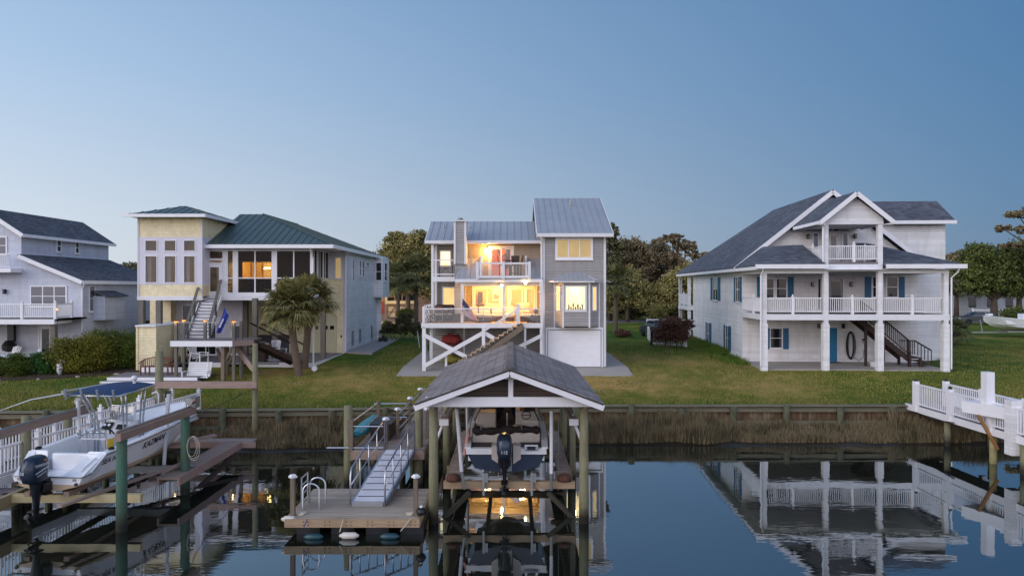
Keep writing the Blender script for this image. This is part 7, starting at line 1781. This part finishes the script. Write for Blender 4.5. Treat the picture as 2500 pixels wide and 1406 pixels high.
# T-top
TT = bpy.data.objects.new('t_top', None); COL.objects.link(TT); TT.parent = CB
rings = []
for k in range(7):
    x = -.82+1.64*k/6; zz_ = 2.36+.06*(1-(x/.82)**2); rings.append([(x, 1.7, zz_-.04), (x, 2.6, zz_+.05), (x*.9, 3.5, zz_+.06), (x*.9, 3.5, zz_+.04), (x, 2.6, zz_+.03), (x, 1.7, zz_-.06)])
MB().loft(rings, close=True).build('canopy', M['canvasblue'], TT, smooth=False)
mb = MB().tube([(-.85, 1.67, 2.31), (.85, 1.67, 2.31), (.77, 3.53, 2.38), (-.77, 3.53, 2.38), (-.85, 1.67, 2.31)], .026, 8)
for y in (2.3, 2.9): mb.tube([(-.82, y, 2.34), (.82, y, 2.34)], .02, 6)
for s in (-1, 1):
    for y0_, y1_ in ((2.45, 2.05), (2.6, 2.25), (3.4, 3.2), (3.25, 3.0)): mb.tube([(s*.47, y0_, .4), (s*.46, y0_, 1.35), (s*.58, (y0_+y1_)/2, 1.9), (s*.66, y1_, 2.32)], .026, 8)
mb.build('t_top_frame', M['alu'], TT, smooth=True)
for k in range(4): x = -.75+.5*k; MB().tube([(x, 1.65, 2.2), (x, 1.58, 2.5)], .035, 8).build('rod_holder', M['alu'], TT)
MB().tube([(-.85, 1.7, 2.36), (-1.5, 1.2, 2.25), (-2.2, .7, 1.95)], [.022, .018, .008], 6).tube([(-.85, 3.5, 2.4), (-.9, 1.65, 2.42)], .02, 6).build('outrigger_pole', M['plastic'], TT)
MB().lathe((.3, 3.2, 2.42), [(.04, 0), (.05, .12), (.09, .2), (.07, .28), (0, .3)], 10).build('antenna_dome', M['plastic'], TT)
# bow rail, cleats, lines
mb = MB()
for s in (-1, 1): mb.tube([(s*(sec_at(s1_, y)[4]-.12), y, sec_at(s1_, y)[5]+.1) for y in (3.9, 4.6, 5.3, 5.9, 6.3)], .016, 6)
mb.build('bow_rail', M['alu'], CB)
MB().tube([(.6, 3.9, .42), (.75, 4.4, .6), (.95, 4.75, 1.15), (.9, 4.8, 1.16)], .02, 5).build('coaming_edge', M['black'], CB)
for x, y in ((-1.05, .95), (1.05, 1.1), (-1.06, 2.6)): MB().ball((x, y, .93), (.08, .11, .05), 8, 6).build('cleat', M['black'], CB)
r, Mx = outboard(CB, 0, -.12, .36, .95, '', tilt=R(0))
text('YAMAHA', .115, Mx @ Matrix.Translation(V((.242, -.34, .5))) @ Matrix.Rotation(pi/2, 4, 'Z') @ Matrix.Rotation(pi/2, 4, 'X'), M['greytext'], r)
text('150', .12, Mx @ Matrix.Translation(V((-.06, -.715, .34))) @ Matrix.Rotation(pi/2, 4, 'X'), M['greytext'], r)
MB(Mx).beam((.246, -.56, .3), (.246, -.1, .42), .006, .03).beam((.246, -.5, .22), (.246, -.2, .3), .006, .02).build('side_stripe', M['greytext'], r)
text('SEA HUNT', .21, side_mat(s1_, 1.12, .4), mat('dark_hull_lettering', (72, 68, 78), .4), CB, shear=.35)
text('KAZMAN', .27, side_mat(s1_, 2.9, .42), M['navytext'], CB, shear=.35)
# ------------------------------------------------------------------ left lift
LL = thing('boat_lift', 'open timber boat lift with green piles carrying the white centre-console boat', 'boat lift', (-12, 19.5, 0))
for x, y, h, m in ((X(297, 18.0), 18.0, 2.4, 'pile_green'), (X(452, 21.2), 21.2, 2.4, 'pile_green'), (X(52, 19.9), 20.1, 2.62, 'pile'), (X(165, 22.4), 22.4, 2.3, 'pile'), (-14.2, 17.2, 2.5, 'pile')): MB().tube([(x, y, -1), (x, y, h)], [.145, .13], 14).build('pile', M[m], LL, smooth=True)
MB().beam((X(290, 17.8), 17.75, 2.5), (X(462, 21.3), 21.6, 2.52), .16, .2).build('top_beam', M['beamY'], LL)
MB().beam((-13.55, 16.9, 2.5), (-13.55, 21.7, 2.52), .16, .2).build('top_beam', M['beamY'], LL)
MB().tube([(X(290, 17.8)-.05, 17.75, 2.64), (X(462, 21.3)-.05, 21.6, 2.66)], .03, 6).tube([(-13.5, 16.9, 2.64), (-13.5, 21.7, 2.66)], .03, 6).split('drive_shaft', M['steel'], LL)
for x in (X(468, 21.5), -13.55): o = MB().box(x-.12, x+.12, 21.5, 21.8, 2.6, 2.95).tube([(x, 21.3, 2.85), (x, 21.6, 2.85)], .12, 10).build('lift_motor', M['steel'], LL); MB().ball((x, 21.45, 2.9), .035).build('motor_lamp', M['bulb_small'], o)
MB().box(-13.9, -10.1, 18.55, 18.7, .56, .78).build('cross_beam', mat('aluminium_beam_cream', (196, 182, 140), .5, .1), LL); MB().box(-13.7, -10.05, 21.5, 21.65, .56, .78).build('cross_beam', M['steel'], LL)
for x in (-13.0, -11.95): MB().box(x-.07, x+.07, 18.3, 23.2, .8, .93).build('bunk', M['beamY'], LL)
MB().beam((-11.6, 17.5, .8), (-10.35, 21.7, .86), .16, .06).build('loose_plank', M['beamY'], LL)
MB().tube([(X(399, 21.8), 21.8, .5), (X(412, 21.8), 21.8, 3.0)], .06, 8).build('guide_pole', M['plastic'], LL); MB().tube([(X(196, 21.2), 21.2, 1.4), (X(190, 21.2), 21.2, 2.9)], .055, 8).build('guide_pole', M['plastic'], LL)
mb = MB()
for k in range(3): mb.tube([(X(466, 21)+(.15+.02*k)*cos(t_)+.02*k, 21.05+.02*k, 1.5+(.3+.04*k)*sin(t_)-.03*k) for t_ in [2*pi*j/18 for j in range(19)]], .009, 5, cap=False)
solo(mb, 'coiled_hose', M['rope'], 'pale hose coiled round the far green lift pile', 'hose', (X(472, 21), 21.1, .8))
# low docks around the lift
WD = thing('finger_dock', 'low weathered finger dock with pinkish boards right of the left lift', 'dock', (-10, 23, 0))
MB().box(-10.55, -10.0, 20.4, 25.2, .66, .72).build('boards', M['beamY'], WD); MB().box(-9.998, -9.94, 20.4, 25.2, .48, .73).box(-10.61, -10.552, 20.4, 25.2, .48, .73).build('side_board', M['pinkwood'], WD)
MB().box(-13.4, -9.6, 25.21, 25.75, .66, .72).build('cross_boards', M['pierwood'], WD); MB().box(-13.4, -9.45, 25.15, 25.205, .5, .72).build('side_board', M['pinkwood'], WD)
MB().beam((-10.2, 19.9, -.4), (-9.9, 24.5, .45), .12, .12).build('brace', M['brownwood'], WD)
MB().beam((-12.6, 22.4, .9), (-10.9, 25.1, .98), .22, .08).build('slanted_boards', M['pinkwood'], WD)
SD = thing('side_dock', 'low dock at the left edge beside the white boat', 'dock', (-15, 18.5, 0))
MB().box(-15.2, -13.75, 15.6, 19.2, .72, .78).build('boards', wood('left_dock_boards', (128, 118, 116), 0, .14), SD); MB().box(-13.748, -13.6, 15.5, 19.25, .45, .79).build('side_board', mat('tan_side_board', (160, 146, 116), .7, var=.2), SD)
# white railed walkway behind the boat
RW = thing('railed_walkway', 'white-railed walkway running from the bulkhead past the left boat lift', 'walkway', (-14, 25, 0))
pa, pb = V((-13.35, 29.1, 1.05)), V((-14.55, 18.5, 1.02)); off = V((-1.15, 0, 0))
mb = MB(); mb.ext([pa, pb, pb+off, pa+off], (0, 0, -.05)); mb.build('boards', M['deckgrey'], RW)
MB().beam(pa+V((.03, 0, -.1)), pb+V((.03, 0, -.1)), .05, .26).build('fascia', M['white2'], RW)
for s, o_ in ((0, V((0, 0, 0))), (1, off)):
    n_ = 5
    for k in range(n_):
        a, b = (pa+o_).lerp(pb+o_, k/n_), (pa+o_).lerp(pb+o_, (k+1)/n_); a2 = a+(b-a).normalized()*.09; b2 = b-(b-a).normalized()*.09
        rail(RW, a2+V((0,0,.03)), b2+V((0,0,.03)), .82, gap=.12)
    for k in range(n_+1): p = (pa+o_).lerp(pb+o_, k/n_); post(RW, p.x, p.y, 1.0 if k else .9, 2.02, .13)
for k in range(4):
    for o_ in (V((0, 0, 0)), off): p = pa.lerp(pb, (k+.5)/4)+o_; MB().tube([(p.x, p.y, -1), (p.x, p.y, .96)], .11, 10).build('pile', M['pile'], RW)
# goal-post lift frame behind the left boat
GP = thing('pile_frame', 'two tall weathered piles joined by a heavy horizontal beam before the yellow house', 'pile frame', (-12.5, 27.9, 0))
MB().tube([(X(389, 27.9), 27.9, -1), (X(389, 27.9), 27.9, zz(858, 27.9))], [.17, .15], 14).build('pile', M['pile'], GP, smooth=True); MB().tube([(X(623, 27.9), 27.9, -1), (X(623, 27.9), 27.9, zz(838, 27.9))], [.12, .105], 14).build('pile', M['pile'], GP, smooth=True)
MB().box(X(380, 27.7), X(628, 27.7), 27.62, 27.74, zz(947, 27.7), zz(931, 27.7)).build('beam', M['pinkwood'], GP)
MB().box(X(372, 28.1), X(387, 28.1), 28.1, 28.25, 1.1, 2.3).box(X(402, 28.1), X(414, 28.1), 28.1, 28.25, 1.1, 2.15).build('board', M['housepost'], GP)
MB().tube([(X(387, 27.6), 27.6, .8), (X(387, 27.6), 27.6, 2.1), (X(382, 27.6), 27.6, 2.2), (X(371, 27.6), 27.6, 2.12)], .03, 6).build('water_pipe', M['plastic'], GP)
mb = MB().tube([(X(462, 21.3), 21.3, 2.3), (X(510, 24), 24, 2.15), (X(560, 26), 26, 2.1), (X(622, 27.8), 27.8, 2.3)], .012, 5)
solo(mb, 'power_cable', M['black'], 'thin black cable sagging from the green pile to the tall pile', 'cable', (X(462, 21.3), 21.3, 2.3))
# ------------------------------------------------------------------ right-hand white pier
RP = thing('white_pier', 'white-railed pier on timber piles at the right edge', 'pier', (18.2, 26, 0))
x0, x1 = 17.45, 18.75; y0, y1 = 22.6, 29.6; fz_ = 1.28
MB().box(x0, x1, y0, 30.4, fz_-.05, fz_).build('boards', M['deckgrey'], RP); MB().box(x0-.05, x0-.002, y0, 30.2, fz_-.24, fz_+.02).build('fascia', M['white2'], RP); MB().box(x0-.06, x0+1.3, y0-.05, y0-.002, fz_-.24, fz_+.02).build('end_fascia', M['white2'], RP)
ys_ = [29.5, 27.2, 24.9, 22.8]
for x, g_ in ((x0, 0), (x1, 1)):
    for a, b in zip(ys_, ys_[1:]): rail(RP, (x, a-.12, fz_+.04), (x, b+.12, fz_+.04), .92, gap=.12)
    for y in ys_: o = post(RP, x, y, fz_-.2, fz_+1.08, .2, finial=False); MB().lathe((x, y, fz_+1.081), [(.07, 0), (.07, .05), (.05, .1), (0, .12)], 10).build('post_cap', M['black'], o)
rail(RP, (x0, 22.7, fz_+.04), (x1+.6, 22.3, fz_+.04), .92, gap=.12)
MB().box(x0-.22, x0+.14, 23.55, 23.9, .6, 2.5).build('white_box_post', M['whiteside'], RP)
for x, y in ((17.55, 24.9), (17.55, 23.4), (18.6, 26.5), (17.6, 27.6), (18.6, 24.2), (18.7, 22.6)): MB().tube([(x, y, -1), (x, y, fz_-.25)], .12, 12).build('pile', mat('yellowish_pile', (140, 132, 92), .8, var=.3) if (x, y) == (17.55, 24.9) else M['pile'], RP, smooth=True)
MB().tube([(x0-.1, 29.3, 1.05), (x0-.12, 28, .98), (x0-.1, 26.8, 1.1)], .02, 6).build('cable', M['black'], RP)
LM = thing('boat_hoist', 'white boxed hoist arm with tall post and tan struts beside the white pier', 'lift arm', (17.0, 24.8, 1.5))
MB().ext([(16.85, 25.6, 1.75), (17.4, 24.1, 1.75), (18.15, 24.3, 1.75), (17.7, 25.8, 1.75)], (0, 0, .42)).build('tray', M['white2'], LM)
MB().box(17.2, 17.5, 24.75, 25.05, 2.171, 3.33).build('box_post', M['white2'], LM)
MB().beam((17.0, 24.9, 1.75), (17.6, 24.75, .55), .1, .1).beam((17.55, 24.25, 1.75), (17.95, 24.0, .5), .1, .1).build('strut', wood('tan_strut', (150, 108, 62), 2), LM)
solo(MB().ball((18.55, 23.6, 2.42), (.3, .15, .05), 12, 6), 'rust_lid', M['red'], 'small rusty red lid on the far rail of the white pier', 'lid', (18.55, 23.6, 2.37))
# boat on a trailer at the right
bx, by = wx(2475, 62), 60; TB = thing('trailer_boat', 'white boat on a trailer parked on the lawn at the right edge', 'boat', (bx+2.6, by, gz(bx, by)+.55), rot=R(88), local=True)
mb = MB(); openhull(mb, s1_); mb.build('hull', M['gel'], TB); mb = MB(); gunwale(mb, s1_, .25, .06); mb.build('gunwale', M['gel'], TB); MB().box(-.95, .95, .5, 5.2, .6, .84).build('deck', M['gel'], TB)
MB().box(-.2, .2, 5.9, 6.3, 1.32, 1.5).box(-.35, .35, 2.6, 3.4, .85, 1.5).build('console', M['gel'], TB)
TR = thing('boat_trailer', 'grey boat trailer under the white boat at the right edge', 'trailer', (bx+2.6, by, gz(bx, by)), rot=R(88), local=True)
MB().beam((0, -.2, .45), (0, 7.6, .4), .12, .12).beam((-.7, .2, .5), (-.7, 5, .5), .1, .12).beam((.7, .2, .5), (.7, 5, .5), .1, .12).beam((0, 6.7, .42), (0, 6.9, 1.5), .1, .1).build('frame', M['steel'], TR)
for s in (-1, 1): MB().tube([(s*.85, 2, .32), (s*1.05, 2, .32)], .32, 16).build('wheel', M['rubber'], TR)
# ------------------------------------------------------------------ furniture and small things
def bench():
    r = thing('garden_bench', 'curved reddish teak bench on the low grey deck before the cream enclosure', 'bench', (X(375, 36.2), 36.3, 1.76), local=True)
    mb = MB()
    for k in range(5): mb.box(-.75, .75, -.05+.09*k, .02+.09*k, .42, .45)
    mb.build('seat', M['teak'], r); mb = MB()
    for k in range(15): x = -.7+.1*k; mb.box(x-.015, x+.015, .4, .43, .45, .86-.12*(x/.75)**2)
    rings = [[(x, y, .88-.14*(x/.75)**2+z) for y, z in ((.39, 0), (.45, 0), (.45, .06), (.39, .06))] for x in [-.78+.156*k for k in range(11)]]
    mb.loft(rings, close=True); mb.build('backrest', M['teak'], r)
    for s in (-1, 1):
        mb = MB()
        for k in range(5): y = -.02+.1*k; mb.box(s*.76-.015, s*.76+.015, y-.012, y+.012, .45, .6+.04*k)
        mb.tube([(s*.74, .42, .8), (s*.8, .2, .7), (s*.78, -.08, .62)], .03, 6); mb.build('armrest', M['teak'], r)
        for y in (-.04, .42): MB().box(s*.72-.03, s*.72+.03, y-.03, y+.03, 0, .42).build('leg', M['teak'], r)
    for x in (-.25, .25): MB().box(x-.03, x+.03, -.07, -.01, 0, .42).build('leg', M['teak'], r)
    return r
bench()
def adirondack(name, label, loc, ang, m):
    r = thing(name, label, 'chair', loc, rot=ang, local=True); mb = MB()
    for k in range(5): mb.beam((-.27, -.3+.13*k, .38-.035*k), (.27, -.3+.13*k, .38-.035*k), .1, .025)
    mb.build('seat', m, r); mb = MB()
    for k in range(5): x = -.22+.11*k; mb.beam((x*.8, .28, .25), (x*1.15, .62, 1.0-abs(x)*.4), .09, .025)
    mb.build('backrest', m, r)
    for s in (-1, 1): MB().box(s*.33-.06, s*.33+.06, -.4, .35, .56, .59).build('armrest', m, r); MB().box(s*.31-.03, s*.31+.03, -.38, -.3, 0, .56).build('leg', m, r); MB().beam((s*.29, .3, .56), (s*.27, .5, .0), .06, .06).build('leg', m, r)
    return r
M['creampaint'] = mat('cream_chair_paint', (206, 196, 160), .6)
adirondack('garden_chair', 'cream slatted garden chair in the shade behind the landing posts', (X(438, 40.5), 40.5, 2.03), 0, M['creampaint'])
adirondack('garden_chair', 'white slatted garden chair turned sideways beneath the stair landing', (X(487, 39.8), 39.8, 2.03), R(70), M['white2'])
def rocker(loc, ang, label):
    r = thing('rocking_chair', label, 'chair', loc, 'white rocking chairs on the porch deck', rot=ang, local=True)
    mb = MB()
    for k in range(6): mb.box(-.25, .25, -.22+.08*k, -.16+.08*k, .43, .455)
    mb.build('seat', M['white2'], r); mb = MB()
    for k in range(6): x = -.2+.08*k; mb.beam((x, .26, .46), (x, .42, 1.12), .03, .02)
    mb.beam((-.26, .43, 1.15), (.26, .43, 1.15), .03, .1); mb.build('backrest', M['white2'], r)
    for s in (-1, 1):
        MB().tube([(s*.26, -.45, .13), (s*.26, -.25, .05), (s*.26, .05, .02), (s*.26, .35, .06), (s*.26, .6, .17)], .022, 6).build('rocker', M['white2'], r)
        MB().box(s*.26-.02, s*.26+.02, -.24, -.2, .04, .68).build('leg', M['white2'], r); MB().beam((s*.26, .22, .04), (s*.26, .43, 1.12), .04, .04).build('leg', M['white2'], r); MB().box(s*.28-.04, s*.28+.04, -.3, .3, .68, .7).build('armrest', M['white2'], r)
rocker((X(664, 40.8), 40.8, 2.03), R(-50), 'white rocking chair left of the post behind the palm trunk'); rocker((X(684, 41), 41, 2.03), R(60), 'white rocking chair right of the post behind the palm trunk')
t_ = thing('storage_bin', 'dark reddish bin with a pale lid on the porch deck', 'bin', (X(640, 40.3), 40.3, 2.03)); x = X(640, 40.3); MB().box(x-.3, x+.25, 40.0, 40.6, 2.031, 2.75).build('body', M['brownwood'], t_); MB().ext([(x-.25, 39.95, 2.78), (x+.25, 39.95, 2.78), (x+.36, 40.4, 3.1), (x-.1, 40.4, 3.1)], (0, .03, .01)).build('lid', M['cushion'], t_)
# porch swing hung under the landing edge
x = X(493, 36.4); t_ = thing('porch_swing', 'white slatted swing bench hanging low beside the landing posts', 'swing', (x, 36.2, 1.6)); mb = MB()
for k in range(8): mb.beam((x-.62, 36.0+.04*k, 1.78+.1*k*.9), (x+.62, 36.0+.04*k, 1.78+.1*k*.9), .03, .08)
mb.build('backrest', M['white2'], t_); mb = MB()
for k in range(5): mb.box(x-.62, x+.62, 35.55+.09*k, 35.62+.09*k, 1.7, 1.72)
mb.build('seat', M['white2'], t_)
for s in (-1, 1): MB().box(x+s*.65-.03, x+s*.65+.03, 35.5, 36.0, 1.98, 2.02).box(x+s*.65-.025, x+s*.65+.025, 35.52, 35.58, 1.68, 1.98).build('armrest', M['white2'], t_); MB().tube([(x+s*.55, 36.0, 1.8), (x+s*.5, 36.1, 3.5)], .01, 4).build('chain', M['steel'], t_)
# blue flag on the landing
def flag(par, fn, nu, nv, matf, mats, name='cloth'):
    vs = [fn(i/nu, j/nv) for j in range(nv+1) for i in range(nu+1)]; mb = MB(); mb.v = [tuple(p) for p in vs]
    for j in range(nv):
        for i in range(nu): mb.f.append((j*(nu+1)+i, j*(nu+1)+i+1, (j+1)*(nu+1)+i+1, (j+1)*(nu+1)+i)); mb.m.append(matf((i+.5)/nu, (j+.5)/nv))
    return mb.build(name, mats, par, smooth=True)
x, y = X(551, 35.6), 35.6
f = thing('blue_flag', 'royal blue flag with pale lettering drooping beside the stair landing', 'flag', (x, y, 4.6))
fp = [V((X(547, 35.6), 35.6, zz(751, 35.6))), V((X(559, 35.6), 35.6, zz(771, 35.6)))]; fq = [V((X(527, 35.5), 35.5, zz(812, 35.5))), V((X(540, 35.5), 35.5, zz(814, 35.5)))]
def ff(u, v):
    a = fp[0].lerp(fp[1], u); b = fq[0].lerp(fq[1], u); p = a.lerp(b, v); p.y += .06*sin(u*9+v*2)*(.3+v); p.x += .04*sin(v*6)*(1-u); return p
flag(f, ff, 12, 20, lambda u, v: 0, [M['flagblue']])
mb = MB()
for k in range(7):
    p = ff(.5, .35+.06*k); mb.box(p.x-.05, p.x+.05, p.y-.09, p.y-.085, p.z-.03, p.z+.02)
mb.build('pale_device', M['greytext'], f); MB().tube([(X(546, 35.6), 35.62, zz(748, 35.6)), (X(566, 35.9), 35.9, zz(805, 35.9))], .018, 6).build('pole', M['alu'], f)
# stars and stripes on the porch post
f = thing('national_flag', 'red, white and blue flag with stars and stripes hanging from the deck post', 'flag', (X(1128, 38.4), 38.4, 5.6))
A0, A1 = V((X(1129, 38.4), 38.4, zz(728, 38.4))), V((X(1127, 38.4), 38.4, zz(757, 38.4))); B0, B1 = V((X(1168, 37.95), 37.95, zz(783, 38))), V((X(1157, 37.95), 37.95, zz(783, 38)))
def fu(u, v):
    a = A0.lerp(A1, v); b = B0.lerp(B1, v); p = a.lerp(b, u); p.z -= .10*sin(pi*u)*(v-.2); p.y += .05*sin(v*11+u*3)*u**.5; p.x += .12*sin(pi*u)*(.4-v)*.6; return p
def fm(u, v):
    if u < .42 and v < 7/13: return 2
    return 0 if int(v*13) % 2 == 0 else 1
flag(f, fu, 24, 26, fm, [M['flagred'], M['flagwhite'], M['flagnavy']])
mb = MB()
for i in range(6):
    for j in range(5):
        p = fu(.04+.065*i, .05+.1*j); s_ = .011; pts = []
        for k in range(10): rr = s_ if k % 2 == 0 else s_*.45; pts.append((p.x+rr*cos(pi/2+k*pi/5), p.y-.012, p.z+rr*sin(pi/2+k*pi/5)))
        mb.face(pts)
mb.build('stars', M['flagwhite'], f); MB().tube([(X(1128, 38.5), 38.5, zz(770, 38.5)), (X(1130, 38.35), 38.35, zz(724, 38.35))], .015, 6).build('pole', M['alu'], f)
# deck of the grey house: sectional sofa, table, chairs
dz_ = D1Z
def sofa_unit(x0, x1, y0, y1, label, back='b'):
    r = thing('outdoor_sofa', label, 'sofa', ((x0+x1)/2, y0, dz_), 'sectional sofa units on the lit deck')
    MB().box(x0, x1, y0, y1, dz_+.03, dz_+.3).build('base', M['wicker'], r); MB().box(x0+.02, x1-.02, y0-.02, y1-.15, dz_+.301, dz_+.45).build('seat_cushion', M['cushion'], r, bevel=.04)
    if back == 'b':
        MB().box(x0, x1, y1-.12, y1, dz_+.301, dz_+.7).build('backrest', M['wicker'], r); n_ = max(1, int((x1-x0)/.62)); w_ = (x1-x0)/n_
        for k in range(n_): MB().box(x0+w_*k+.03, x0+w_*(k+1)-.03, y1-.3, y1-.125, dz_+.452, dz_+.86).build('back_cushion', M['cushion'], r, bevel=.05)
xs0 = X(1136, 39.9)
sofa_unit(xs0, X(1198, 39.9), 39.5, 40.4, 'cream sofa unit at the left end of the lit deck, behind the flag'); sofa_unit(X(1199, 40), X(1228, 40), 39.6, 40.4, 'cream sofa unit left of the middle porch post')
sofa_unit(X(1166, 39.2), X(1200, 39.2), 38.7, 39.45, 'cream footstool unit in front of the left sofa', 'n'); sofa_unit(X(1270, 39.5), X(1300, 39.5), 39.3, 40.0, 'cream seat unit right of the stair newel', 'n'); sofa_unit(X(1286, 39), X(1318, 39), 38.6, 39.2, 'cream end seat at the right end of the deck', 'n')
x = X(1250, 40.3); t_ = thing('lounge_chair', 'round-backed cream lounge chair between the two sliding doors', 'chair', (x-.2, 40.2, dz_)); MB().ball((x-.1, 40.2, dz_+.35), (.36, .34, .2), 14, 8).build('seat', M['cushion'], t_, smooth=True); MB().ball((x-.1, 40.5, dz_+.6), (.38, .14, .32), 14, 8).build('backrest', M['cushion'], t_, smooth=True); MB().box(x-.35, x+.15, 40.0, 40.5, dz_+.005, dz_+.2).build('base', M['wicker'], t_)
x = X(1308, 38.7); t_ = thing('side_table', 'dark wicker side table at the right corner of the deck', 'table', (x, 38.7, dz_)); MB().box(x-.3, x+.25, 38.3, 38.58, dz_+.38, dz_+.42).build('top', M['wicker'], t_)
for a in (-.27, .22): 
    for b in (38.33, 38.55): MB().box(x+a-.02, x+a+.02, b-.02, b+.02, dz_+.003, dz_+.38).build('leg', M['wicker'], t_)
solo(MB().ball((X(1308, 38.9), 38.9, dz_+.6), (.13, .13, .15), 12, 8).tube([(X(1308, 38.9), 38.9, dz_+.7), (X(1308, 38.9), 38.9, 6.6)], .006, 4), 'hanging_gourd', M['black'], 'dark round hanging ornament above the right end of the deck', 'ornament', (X(1308, 38.9), 38.9, dz_+.5), smooth=True)
def folding_chair(x, y, ang, label):
    r = thing('folding_chair', label, 'chair', (x, y, dz_), 'folding chairs round the deck table', rot=ang, local=True)
    MB().box(-.21, .21, -.2, .2, .43, .46).build('seat', M['cushion'], r); mb = MB()
    for k in range(4): mb.box(-.21, .21, .19, .21, .6+.08*k, .65+.08*k)
    mb.build('backrest', M['teak'], r)
    for s in (-1, 1): MB().beam((s*.2, -.22, 0), (s*.2, .2, .9), .03, .03).build('leg', M['wicker'], r); MB().beam((s*.18, .22, 0), (s*.18, -.18, .45), .03, .03).build('leg', M['wicker'], r)
for px, Y_, a, lb in ((1043, 38.9, 80, 'folding chair nearest the left corner of the deck'), (1052, 39.8, 100, 'second folding chair behind the corner one, left of the deck table'), (1073, 38.7, 180, 'folding chair in front of the deck table, back to the water'), (1093, 39.4, -90, 'folding chair at the right end of the deck table'), (1070, 40.4, 0, 'folding chair on the house side of the deck table')):
    folding_chair(X(px, Y_), Y_, R(a), lb)
x = X(1072, 39.5); t_ = thing('deck_table', 'rectangular dining table on the left part of the deck', 'table', (x, 39.5, dz_)); MB().box(x-.5, x+.55, 39.1, 39.95, dz_+.7, dz_+.74).build('top', M['cushion'], t_)
for a in (-.45, .5):
    for b in (39.15, 39.9): MB().box(x+a-.03, x+a+.03, b-.03, b+.03, dz_+.003, dz_+.7).build('leg', M['wicker'], t_)
x = X(1098, 41.2); t_ = thing('covered_grill', 'long dark covered furniture along the recess wall of the deck', 'cover', (x, 41.2, dz_)); MB().box(X(1064, 41), X(1108, 41), 40.75, 41.3, dz_+.003, dz_+.95).build('cover', M['wicker'], t_, bevel=.08)
x = X(1120, 39.3); solo(MB().box(X(1107, 39.3), X(1127, 39.3), 39.0, 39.5, dz_+.003, dz_+.42).box(X(1106, 39.3), X(1128, 39.3), 38.97, 39.53, dz_+.42, dz_+.47), 'deck_box', M['wicker'], 'dark low deck box left of the flag post', 'box', (x, 39.3, dz_))
# upper balcony bar chairs and table
def bar_chair(px, Y_, a, label):
    x = X(px, Y_); r = thing('bar_chair', label, 'chair', (x, Y_, 7.005), 'tall chairs on the upper balcony', rot=R(a), local=True)
    MB().box(-.22, .22, -.2, .2, .68, .72).build('seat', M['black'], r); MB().ext([(-.22, .2, .74), (.22, .2, .74), (.25, .3, 1.28), (-.25, .3, 1.28)], (0, .03, 0)).build('backrest', M['wicker'], r)
    for u, v in ((-.2, -.18), (.2, -.18), (-.2, .18), (.2, .18)): MB().box(u-.025, u+.025, v-.025, v+.025, 0, .68).build('leg', M['black'], r)
    mb = MB().box(-.2, .2, -.2, -.17, .25, .28).box(-.2, .2, .17, .2, .25, .28); mb.build('footrest', M['black'], r)
bar_chair(1227, 39.7, 90, 'tall dark bar chair left of the balcony table, before the orange door'); bar_chair(1264, 39.6, -80, 'tall dark bar chair at the right of the balcony table'); bar_chair(1256, 40.1, -10, 'tall dark bar chair behind the balcony table')
x = X(1244, 39.5); t_ = thing('bar_table', 'tall round bar table on the upper balcony', 'table', (x, 39.5, 7.0)); MB().lathe((x, 39.5, 7.95), [(.38, 0), (.38, .03)], 18).build('top', M['black'], t_); MB().tube([(x, 39.5, 7.005), (x, 39.5, 7.95)], .04, 8).build('stem', M['black'], t_); MB().lathe((x, 39.5, 7.003), [(.25, 0), (.2, .03)], 14).build('base', M['black'], t_)
# side balcony table with a lit pot
x = X(1089, 41.1); z = rz0; t_ = thing('console_table', 'small dark table with a lantern on the left side balcony', 'table', (x, 41.1, z)); MB().box(x-.42, x+.42, 40.95, 41.3, z+.62, z+.66).build('top', M['black'], t_)
for a in (-.39, .39): MB().box(x+a-.02, x+a+.02, 41.0, 41.04, z+.002, z+.62).build('leg', M['black'], t_); MB().beam((x+a, 41.02, z+.1), (x-a*.2, 41.02, z+.6), .02, .02).build('brace', M['black'], t_)
l_ = thing('table_lantern', 'small glowing lantern on the side balcony table', 'lantern', (x, 41.1, z+.66)); MB().ball((x, 41.08, z+.76), .08, 10, 8).build('glow', M['bulb_small'], l_); MB().lathe((x, 41.08, z+.661), [(.07, 0), (.05, .03)], 10).build('base', M['black'], l_)
# white round table and chairs under the pale house deck
x = X(18, 39); t_ = thing('round_table', 'white round table behind the clipped bush at the far left', 'table', (x, 39, 1.8)); MB().lathe((x, 39, 2.45), [(.6, 0), (.62, .05), (.5, .1), (0, .12)], 20).build('top', M['white2'], t_); MB().tube([(x, 39, 1.75), (x, 39, 2.45)], .05).build('stem', M['white2'], t_)
for px, Y_, lb in ((68, 40.2, 'white chair right of the round table under the pale deck'), (22, 41.5, 'white chair behind the round table under the pale deck'), (116, 41.5, 'white chair near the glazed door under the pale deck')):
    adirondack('patio_chair', lb, (X(px, Y_), Y_, gz(X(px, Y_), Y_)), R(random.uniform(-60, 60)), M['white2'])
x = X(146, 37.2); solo(MB().ball((x, 37.2, 2.0), (.16, .16, .32), 10, 8, wob=.6, seed=5).tube([(x, 37.2, 1.5), (x+.05, 37.2, 2.5), (x+.35, 37.2, 2.3)], .05, 6), 'garden_statue', M['plastic'], 'small white weathered statue beside the golden shrub', 'statue', (x, 37.2, 1.55), smooth=True)
# stones along the bed
for k in range(26):
    t = k/26; x = -30+8.7*t; y = 35.2+2.2*t*t+random.uniform(-.15, .15)
    if k % 5 == 0: solo(MB().ball((x, y, gz(x, y)+.05), (random.uniform(.08, .2), .1, .06), 8, 6, wob=.5, seed=k), 'border_stone', M['concrete'], 'pale stone along the edge of the mulch bed at the left', 'stone', (x, y, gz(x, y)), 'stones edging the mulch bed')
